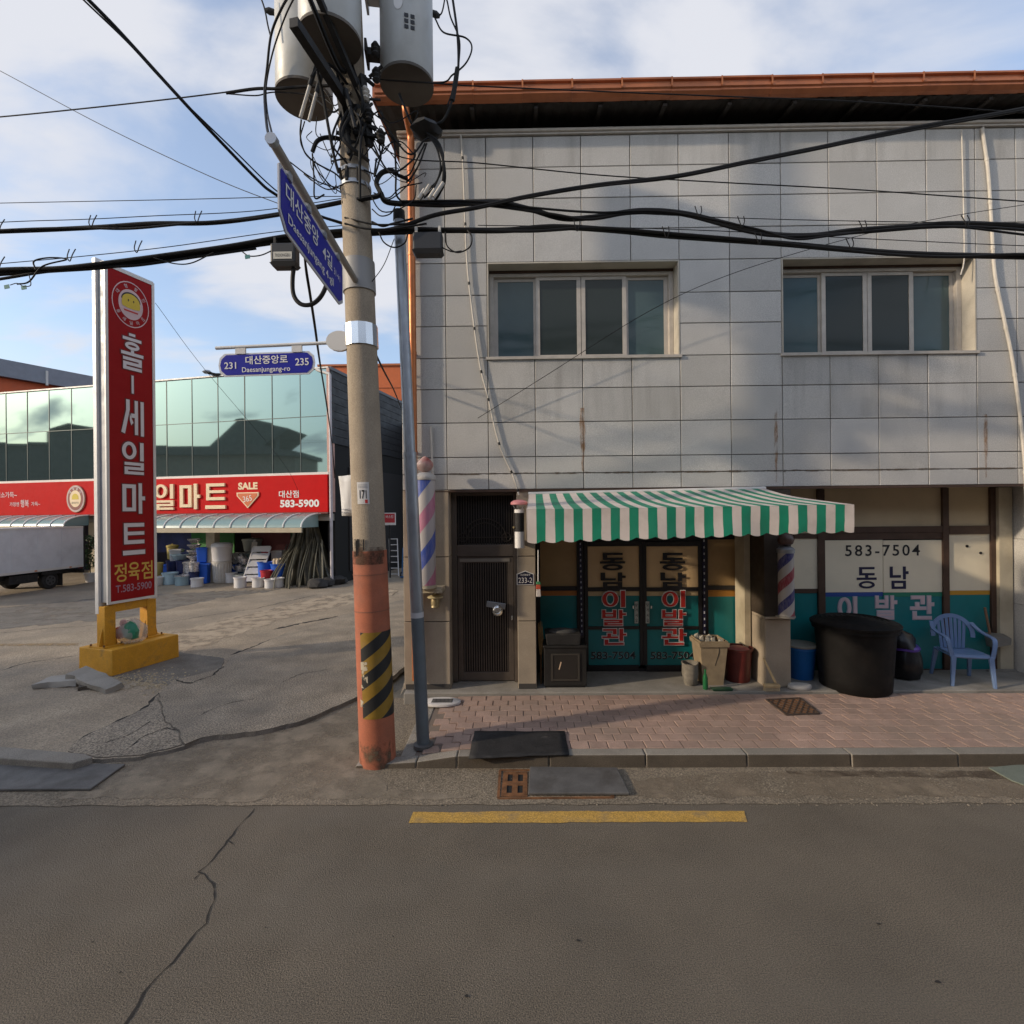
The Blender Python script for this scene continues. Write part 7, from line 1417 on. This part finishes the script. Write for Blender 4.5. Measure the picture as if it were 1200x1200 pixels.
for k_ in range(5): z_ = .12+.25*k_; mb = MB(); mb.hexa([(-.42+.22*z_/1.28,.43*z_-.04,z_),(.17+.22*z_/1.28,.43*z_-.04,z_),(.19+.22*z_/1.28,.43*z_+.08,z_+.2),(-.40+.22*z_/1.28,.43*z_+.08,z_+.2)], [(-.42+.22*z_/1.28,.43*z_,z_),(.17+.22*z_/1.28,.43*z_,z_),(.19+.22*z_/1.28,.43*z_+.11,z_+.2),(-.40+.22*z_/1.28,.43*z_+.11,z_+.2)]); mb.build('step', M_tubw, t, world=False)
t = thing('cutting_board', 'pale upright board standing between the kettles and the white step shelf', 'board', spot(286, 680)+Vector((0,.5,0)), R(10), gname); mb = MB(); mb.hexa([(-.10,-.02,.0),(.12,-.02,0),(.12,.02,0),(-.10,.02,0)], [(-.04,.2,1.42),(.17,.2,1.42),(.17,.24,1.42),(-.04,.24,1.42)]); mb.build('board', mat('pale_board', (.58,.53,.46), .6), t, world=False, bevel=.01)
mb = MB(); mb.tube([(.06,.22,1.43),(.07,.22,1.50)], .05, 8); mb.build('knob', M_tubw, t, world=False)
round_item('bin', 'bin', 310, 682, .26, .78, M_bl, 'tall blue bin behind a red basket', group=gname, back=.1); round_item('bin', 'bin', 325, 683, .25, .74, M_bl, 'blue bin with cream bundles sticking out at the top', group=gname, back=.1)
t = round_item('basket', 'basket', 312.5, 684, .19, .42, mat('goods_red', (.42,.02,.03), .45), 'red basket leaning before the tall blue bin', group=gname, z=.12); 
for i in range(5): a_ = i*1.26; lat((.12*math.cos(a_)+.0, .12*math.sin(a_), .74), [(.06,-.2),(.07,.0),(.075,.13),(.04,.18),(0,.19)], mat('cream_roll', (.62,.50,.36), .7), 'roll', [o for o in bpy.data.objects if o.name.startswith('bin') and o.get('label', '').startswith('blue bin with cream')][0], 8)
t = thing('shovel', 'red shovel blade sticking up above the tall blue bin', 'shovel', spot(306, 681)+Vector((0,.35,0)), 0, gname); mb = MB(); mb.tube([(0,0,0),(-.05,.05,.95)], .018, 6); mb.build('handle', mat('shovel_wood', (.30,.2,.1), .7), t, world=False); mb = MB(); mb.hexa([(-.20,.03,.93),(.06,.03,.86),(.06,.06,.86),(-.20,.06,.93)], [(-.16,.04,1.24),(.10,.03,1.16),(.10,.06,1.16),(-.16,.07,1.24)]); mb.build('blade', mat('goods_red', (.42,.02,.03), .45), t, world=False, bevel=.02)
for i, (px, py, z_, w, h, m_, lab) in enumerate(((206,679,.0,.5,.55,M_nv,'navy crate at the back behind the pale blue tub'),(212,679,.57,.46,.5,M_nv,'navy crate stacked high behind the steel basins'),(205,679,.58,.42,.42,M_lb,'pale blue water container stacked on the back navy crate'),(232,679,.0,.45,.8,M_nv,'tall navy crate between the basin stack and the blue bins'),(231,679,.82,.36,.36,M_tubw,'white box on the tall navy crate beside the blue bins'),(268,680,.0,.4,.6,M_bl,'blue crate half hidden behind the tall laundry baskets'),(271,679,.62,.36,.4,M_tubw,'white box on the blue crate beside the tall laundry baskets'),(290,681,.0,.4,.45,M_gy,'grey crate behind the white tubs before the step shelf'),(318,680,.0,.5,.6,M_nv,'navy crate behind the two blue bins at the right'),(318,680,.62,.4,.5,M_tubw,'white crate standing on the navy one behind the blue bins'),(189,679,.0,.5,.6,M_bl,'blue crate at the back left behind the yellow tin'),(196,679,.62,.4,.55,M_tubw,'white container high at the back left of the goods'))):
    box_item('crate', 'crate', px, py, w, .38, h, m_, lab, z=z_, back=.55, rz=.1+.1*(i % 3))
# bundle of poles under the right end of the canopy
t = thing('draped_poles', 'dark tarpaulin draped over leaning garden poles under the right end of the canopy', 'pole bundle', spot(353, 684)+Vector((0,.2,0))); brd = random.Random(31)
mats_p = [mat('net_dark', (.045,.043,.036), .8, var=.4, vscale=4), mat('pole_olive', (.095,.088,.06), .7, var=.3, vscale=5), mat('pole_pale', (.24,.22,.16), .6, var=.2)]
for k_, cnt in enumerate((8, 12, 9)):
    mb = MB()
    for i in range(cnt):
        f = brd.uniform(-1, 1); a_ = brd.uniform(-.45,.35); x0 = f*.98-.05+brd.uniform(-.1,.1); y0 = brd.uniform(-.55,.25)-(.0 if abs(f) > .7 else .25); x1 = f*.55+.05+brd.uniform(-.12,.12); y1 = brd.uniform(.1,.5); h_ = brd.uniform(1.55,2.05)-abs(f)*.25
        y0 -= .12; y1 -= .12
        pts = spline([(x0,y0,0),(x0*.82+x1*.18+brd.uniform(-.05,.05),y0*.8,h_*.3),(x1,y1,h_)], 4); mb.tube(pts, brd.uniform(.012,.028), 5)
    mb.build('poles', mats_p[k_], t, world=False, kind='stuff')
mb = MB(); NU, NV = 90, 14; gv = []            # the tarpaulin gathered over them
for j in range(NV+1):
    v = j/NV; z_ = 2.02*(1-v); half = .42+.72*v**1.15
    for i in range(NU+1):
        u = i/NU*2-1; fold = math.sin(u*21+2*noise.noise((u*3, v*1.5, 0)))*.05*(.35+v)+.06*noise.noise((u*6, v*2, 3)); gv.append((u*half+.10*v*noise.noise((u*2, 4, v)), .30-.42*math.sqrt(max(0, 1-u*u))*(.45+.55*v)+fold*1.4, z_+.03*noise.noise((u*5, v*3, 7))))
mb.add(gv, [(j*(NU+1)+i, (j+1)*(NU+1)+i, (j+1)*(NU+1)+i+1, j*(NU+1)+i+1) for j in range(NV) for i in range(NU)], 0, True); mb.build('tarpaulin', mat('tarpaulin', (.050,.048,.036), .45, var=.35, vscale=3, col2=(.115,.105,.075), spec=.5), t, world=False)
# dark heap of sacks at the corner
for i, (px, py, r_, lab) in enumerate(((372, 686, .28, 'dark sack slumped at the foot of the pole bundle'), (384, 684, .22, 'dark sack right beside the pale corner drainpipe'), (396, 682, .25, 'dark sack furthest right, beyond the corner drainpipe'))):
    p = spot(px, py); t = MB(); t.lathe((p.x,p.y,LZ), [(r_*.9,0),(r_*1.2,.06),(r_*1.1,.2),(r_*.5,.3),(0,.31)], 16); t.v = [v+Vector((noise.noise(v*5), noise.noise(v*5+Vector((3,1,0))), 0))*.14 for v in t.v]; tag(t.build('sack', mat('dark_sack', (.035,.032,.03), .8, var=.4, vscale=6, bump=.5, bscale=14)), lab, 'sack', 'dark sacks at the supermarket corner')
# ladder, hand truck, red sign in the alley
q = onZ(462, 675, LZ); t = thing('step_ladder', 'narrow white step ladder leaning in the dark alley behind the utility pole', 'ladder', q); hL = 1.45
for s_ in (-1, 1): mb = MB(); mb.tube([(s_*.17,0,0),(s_*.16-.10,.3,hL)], .022, 6); mb.build('rail', M_wht, t, world=False)
for k_ in range(7): f = k_/6*.94+.05; mb = MB(); mb.tube([(-.165-.10*f,.3*f,hL*f),(.165-.10*f,.3*f,hL*f)], .020, 6); mb.build('rung', M_wht, t, world=False)
q = onZ(470, 678, LZ)+Vector((.15,.3,0)); t = thing('hand_truck', 'blue hand truck with a small wheel in the alley beside the white ladder', 'hand truck', q); Mht = mat('truck_blue', (.02,.12,.30), .5)
for s_ in (-1, 1): mb = MB(); mb.tube([(s_*.18,0,.1),(s_*.18,.2,1.1),(s_*.12,.25,1.2)], .022, 6); mb.build('rail', Mht, t, world=False); mb = MB(); mb.tube([(s_*.20-.02,-.05,.12),(s_*.20+.02,-.05,.12)], .11, 14); mb.build('wheel', M_rub, t, world=False); mb = MB(); mb.tube([(s_*.20-.025,-.05,.12),(s_*.20+.025,-.05,.12)], .05, 10); mb.build('hub', M_pot, t, world=False)
mb = MB(); mb.box((-.2,-.3,.04),(.2,0,.06)); mb.tube([(-.18,.1,.6),(.18,.1,.6)], .018, 6); mb.build('toe_plate', Mht, t, world=False)
q = onY(456.5, 608, 19.5); t = thing('alley_sign', 'small red sign with a white border on the dark alley wall', 'sign', q); mb = MB(); w_ = 14.5/600*19.5/2; mb.box((-w_,0,-w_*1.02),(w_,.03,w_*.98)); mb.build('board', M_wht, t, world=False); mb = MB(); mb.box((-w_*.86,-.004,-w_*.62),(w_*.86,-.001,w_*.84)); mb.build('red_field', mat('alley_red', (.50,.03,.04), .5), t, world=False); mb = MB(); put_text(mb, '버스킹', (0,-.005,.08), UXv, UZv, w_*1.2, w_*.5, .01); mb.build('lettering', M_wht, t, world=False)
mb = MB(); mb.tube([(0,.02,-w_),(0,.02,-q.z+LZ)], .03, 8); mb.build('stake', M_rub, t, world=False)
# neighbouring dark wall in the alley
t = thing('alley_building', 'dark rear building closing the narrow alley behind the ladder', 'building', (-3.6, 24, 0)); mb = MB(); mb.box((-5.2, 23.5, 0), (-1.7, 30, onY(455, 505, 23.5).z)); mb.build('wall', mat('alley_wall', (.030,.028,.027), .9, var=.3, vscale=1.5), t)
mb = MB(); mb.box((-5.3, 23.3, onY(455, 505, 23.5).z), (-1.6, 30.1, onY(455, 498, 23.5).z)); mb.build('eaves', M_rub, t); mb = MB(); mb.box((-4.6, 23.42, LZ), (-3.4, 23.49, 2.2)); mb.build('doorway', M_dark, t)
# orange building behind, far building at the left
t = thing('orange_building', 'orange walled building rising behind the alley between pole and facade', 'building', (-8, 32, 0)); zO = onY(440, 429, 31).z; mb = MB(); mb.box((-12, 31, 0), (-5.6, 40, zO)); mb.build('wall', mat('orange_wall', (.52,.12,.03), .6, var=.06), t)
for z_ in (onY(440, 455, 31).z, onY(440, 470, 31).z): mb = MB(); mb.box((-12, 30.97, z_), (-5.6, 30.999, z_+.04)); mb.build('wall_seam', mat('orange_seam', (.35,.08,.02), .6), t)
mb = MB(); mb.box((-12.1, 30.9, zO), (-5.5, 40.1, zO+.12)); mb.build('coping', mat('orange_cap', (.40,.12,.04), .6), t)
q0, q1 = Vector((-27.2, 26.5, 0)), Vector((-24.6, 31.5, 0)); t = thing('far_building', 'long building with grey roof edge over orange wall beyond the supermarket, far left', 'building', q0)
d = (q1-q0).normalized(); nn = Vector((-d.y, d.x, 0)); q2 = q1+d*3; qm = q0-d*8; zt_ = 10.75; zb_ = 9.85
mb = MB(); mb.hexa([qm+nn*.0, q2, q2+nn*8, qm+nn*8], [p+Vector((0,0,zb_)) for p in (qm, q2, q2+nn*8, qm+nn*8)]); mb.build('wall', mat('far_orange', (.58,.12,.04), .7, var=.06), t)
o_ = -nn*.35; mb = MB(); mb.hexa([p+Vector((0,0,zb_)) for p in (qm+o_, q2+o_+d*.3, q2+nn*8, qm+nn*8)], [p+Vector((0,0,zt_)) for p in (qm+o_, q2+o_+d*.3, q2+nn*8, qm+nn*8)]); mb.build('roof_edge', mat('roof_grey', (.22,.24,.28), .55, .1, var=.08), t)
p = q0+d*1.9+o_*1.03; mb = MB(); mb.tube([(p.x,p.y,zb_-.1),(p.x,p.y,zt_-.2)], .06, 8); mb.build('joint_trim', M_aluw, t)

# ------------------------------------------------------------------ box truck
Tr = onY(98.5, 640, 18.4); Tf = onY(0, 650, 15.6); du = (Tf-Tr); du.z = 0; du.normalize(); dv = Vector((du.y, -du.x, 0)); dv = dv if dv.x < 0 else -dv
zt_, zb_ = 2.13, .70
tk = thing('box_truck', 'light grey box truck parked before the supermarket at the left edge', 'truck', (Tr.x, Tr.y, LZ)); M_van = mat('truck_grey', (.60,.61,.64), .5, var=.05, dirt=(.42,.42,.45), dscale=1)
def tb(l0, l1, w0, w1, z0, z1, m, name, bevel=0, par=None):
    mb = MB(); o0 = Vector((Tr.x, Tr.y, 0)); f = lambda l, w, z: o0+du*l+dv*w+Vector((0,0,z)); mb.hexa([f(l0,w0,z0), f(l0,w1,z0), f(l1,w1,z0), f(l1,w0,z0)], [f(l0,w0,z1), f(l0,w1,z1), f(l1,w1,z1), f(l1,w0,z1)]); return mb.build(name, m, par or tk, bevel=bevel)
tb(0, 3.3, 0, 1.7, zb_, zt_, M_van, 'cargo_box', .03); tb(-.03, .03, -.012, 1.712, zb_-.03, zt_+.02, M_rub, 'rear_frame', .01); tb(.04, 3.3, -.014, -.0005, zb_-.03, zb_+.045, M_aluw, 'bottom_rail'); tb(.04, 3.3, -.014, -.0005, zt_-.05, zt_+.012, M_aluw, 'top_rail')
tb(-.034, -.031, .08, .84, zb_+.06, zt_-.06, M_van, 'rear_door'); tb(-.034, -.031, .87, 1.62, zb_+.06, zt_-.06, M_van, 'rear_door'); tb(.1, 5.0, .25, .55, .48, .66, M_rub, 'chassis_rail'); tb(.1, 5.0, 1.15, 1.45, .48, .66, M_rub, 'chassis_rail'); tb(-.1, 0, .1, 1.6, .45, .58, M_rub, 'rear_bumper'); tb(1.6, 2.5, .05, .4, .34, .62, M_rub, 'tool_box', .02)
cabm = MB(); o0 = Vector((Tr.x, Tr.y, 0)); f = lambda l, w, z: o0+du*l+dv*w+Vector((0,0,z))
pr = [(3.45,.45),(5.0,.45),(5.05,1.05),(4.75,1.85),(3.45,1.9)]; cabm.prism([f(l, .03, z) for l, z in pr], dv*1.62); cb = cabm.build('cab', M_van, tk, bevel=.04); mb = MB(); mb.prism([f(l, .022, z) for l, z in ((3.75,1.15),(4.85,1.15),(4.62,1.75),(3.75,1.78))], dv*.006); mb.build('side_window', M_gdark, cb)
for l_ in (1.15, 4.25):
    for w_ in (.10, 1.50):
        c0 = f(l_, w_, LZ+.29); mb = MB(); mb.tube([c0, c0+dv*.18], .29, 26); w = mb.build('wheel', M_rub, tk, bevel=.02); s_ = -1 if w_ < 1 else 1; cc = c0 if s_ < 0 else c0+dv*.18; mb = MB(); mb.tube([cc+dv*s_*.001, cc+dv*s_*.012], .17, 18); mb.build('rim', mat('wheel_steel', (.10,.10,.10), .5, .4), w)
        for k_ in range(5): a_ = k_*2*math.pi/5; mb = MB(); c1 = cc+du*(.10*math.cos(a_))+Vector((0,0,.10*math.sin(a_))); mb.tube([c1+dv*s_*.0125, c1+dv*s_*.016], .032, 8); mb.build('rim_hole', M_blk, w)
tb(-.06, -.036, .12, .3, .60, .68, mat('tail_red', (.3,.02,.02), .3), 'tail_light'); tb(-.06, -.036, 1.4, 1.58, .60, .68, mat('tail_red', (.3,.02,.02), .3), 'tail_light')
for l_ in (.5, 1.7, 2.9): tb(l_, l_+.08, -.022, -.0145, zb_-.01, zb_+.03, mat('side_marker', (.55,.16,.02), .3), 'side_marker')
tb(.72, .76, .10, .34, LZ+.06, .5, M_rub, 'mud_flap'); tb(.8, 1.5, .04, .07, LZ+.50, LZ+.66, M_rub, 'mudguard')
for l_ in (.82, 1.64, 2.46): tb(l_, l_+.025, -.006, -.0003, zb_+.046, zt_-.051, M_van, 'panel_rib')
# potted shrub by the truck tail
q = onZ(106, 682, LZ); t = thing('shrub', 'sparse green shrub in a white pot between the truck tail and the pylon sign', 'shrub', q); lat((0,0,0), [(.14,0),(.2,.3),(.22,.3),(.22,.34),(0,.33)], M_tubw, 'pot', t, 14); mb = MB(); brd = random.Random(14)
for i in range(5): mb.tube(spline([(0,0,.3),(brd.uniform(-.1,.1),brd.uniform(-.1,.1),.9),(brd.uniform(-.2,.2),brd.uniform(-.2,.2),1.6)], 4), .012, 5)
mb.build('stems', mat('stem', (.06,.05,.03), .9), t, world=False, kind='stuff'); mb = MB()
for i in range(420):
    c_ = Vector((brd.gauss(0,.13), brd.gauss(0,.13), brd.uniform(.5,1.75))); a_ = Vector((brd.uniform(-1,1), brd.uniform(-1,1), brd.uniform(-.6,.6))).normalized()*.06; b2 = a_.cross(Vector((brd.uniform(-1,1), brd.uniform(-1,1), brd.uniform(-1,1)))).normalized()*.025; mb.add([c_-a_, c_+b2, c_+a_, c_-b2], [(0,1,2,3)])
mb.build('leaves', mat('leaf', (.035,.085,.03), .6, var=.4, vscale=9), t, world=False, kind='stuff')

# ------------------------------------------------------------------ houses across the road, seen only as reflections in the glass
def mirror(p): d_ = (p-(MC+MN*-.02)).dot(MN); return p-MN*(2*d_)
def vpt(px, py, D): return mirror(onY(px, py, D))
M_hroof = mat('house_roof', (.09,.10,.10), .8, var=.2); M_hwall = mat('house_wall', (.26,.22,.18), .85, var=.12); M_hdark = mat('house_dark', (.10,.10,.10), .85, var=.2)
DV = 46.0
back = Vector((0,0,0))
def vprism(pts, D, dep, m, name, par):
    f_ = [vpt(x_, y_, D) for x_, y_ in pts]; b2 = [vpt(600+(x_-600)*D/(D+dep), 603+(y_-603)*D/(D+dep), D+dep) for x_, y_ in pts]; mb = MB(); n = len(pts); mb.add(f_+b2, [tuple(range(n)), tuple(range(2*n-1, n-1, -1))]+[(i, n+i, n+(i+1)%n, (i+1)%n) for i in range(n)]); return mb.build(name, m, par)
hz_ = vpt(260, 603, DV); hr = thing('house', 'dark hipped roof house across the road mirrored in the glass front', 'house', (hz_.x, hz_.y, 0))
vprism([(120,532),(345,531),(345,690),(120,690)], DV, 6, M_hwall, 'wall', hr); vprism([(118,533),(346,533),(346,528),(300,522),(118,524)], DV-.6, 7, M_hdark, 'parapet', hr)
vprism([(242,526),(279,491),(286,490),(337,501),(304,526)], DV+.5, 5, M_hroof, 'roof', hr); vprism([(246,527),(305,527),(305,500),(278,494)], DV+1.2, 3, M_hdark, 'upper_storey', hr)
vprism([(322,502),(325,502),(325,531),(322,531)], DV+.6, .3, M_hdark, 'porch_post', hr); vprism([(176,523),(246,523),(246,532),(176,532)], DV+1, 5, M_hroof, 'low_roof', hr)
hz_ = vpt(82, 603, DV); h2 = thing('house', 'dark gabled house across the road mirrored behind the pylon sign', 'house', (hz_.x, hz_.y, 0)); vprism([(58,505),(80,498.5),(110,503),(118,506),(118,690),(58,690)], DV+2, 6, M_hdark, 'wall', h2); vprism([(56,505),(80,498),(112,503),(112,501),(80,496),(56,503)], DV+1.5, 7, M_hroof, 'roof', h2)
hz_ = vpt(20, 603, DV); h3 = thing('house', 'long low flat roofed house across the road mirrored at the left of the glass front', 'house', (hz_.x, hz_.y, 0)); vprism([(-120,520),(57,521),(57,690),(-120,690)], DV+4, 6, M_hdark, 'wall', h3); vprism([(-122,517),(58,519),(58,521.5),(-122,520.5)], DV+3.6, 7, M_hroof, 'roof', h3)
# row of buildings straight across the road, mirrored in the barber's windows
for i, (x0, x1, h_, y0, lab) in enumerate(((-19, -9.2, 7.4, -5.6, 'plain tall building across the road, furthest left of the row'), (-9, 1.5, 6.6, -5.3, 'plain building across the road behind the viewer, middle of the row'), (1.8, 12.5, 7.2, -5.5, 'plain building across the road, right of the middle one'), (12.8, 26, 6.2, -5.4, 'plain lower building across the road, furthest right of the row'))):
    t = thing('building_opposite', lab, 'building', ((x0+x1)/2, y0, 0), 0, 'buildings across the road'); mb = MB(); mb.box((x0, y0-8, 0), (x1, y0, h_)); mb.build('wall', [M_hwall, mat('house_brick', (.16,.085,.06), .85, var=.15), M_hwall, M_hdark][i], t); mb = MB(); mb.box((x0-.1, y0-8.1, h_), (x1+.1, y0+.3, h_+.22)); mb.build('roof', M_hroof, t)
    for k_ in range(4):
        for z_ in (1.0, 4.0): mb = MB(); xx = x0+(x1-x0)*(k_+.25)/4; mb.box((xx, y0+.005, z_), (xx+1.3, y0+.05, z_+1.4)); mb.build('window', M_gdark, t)
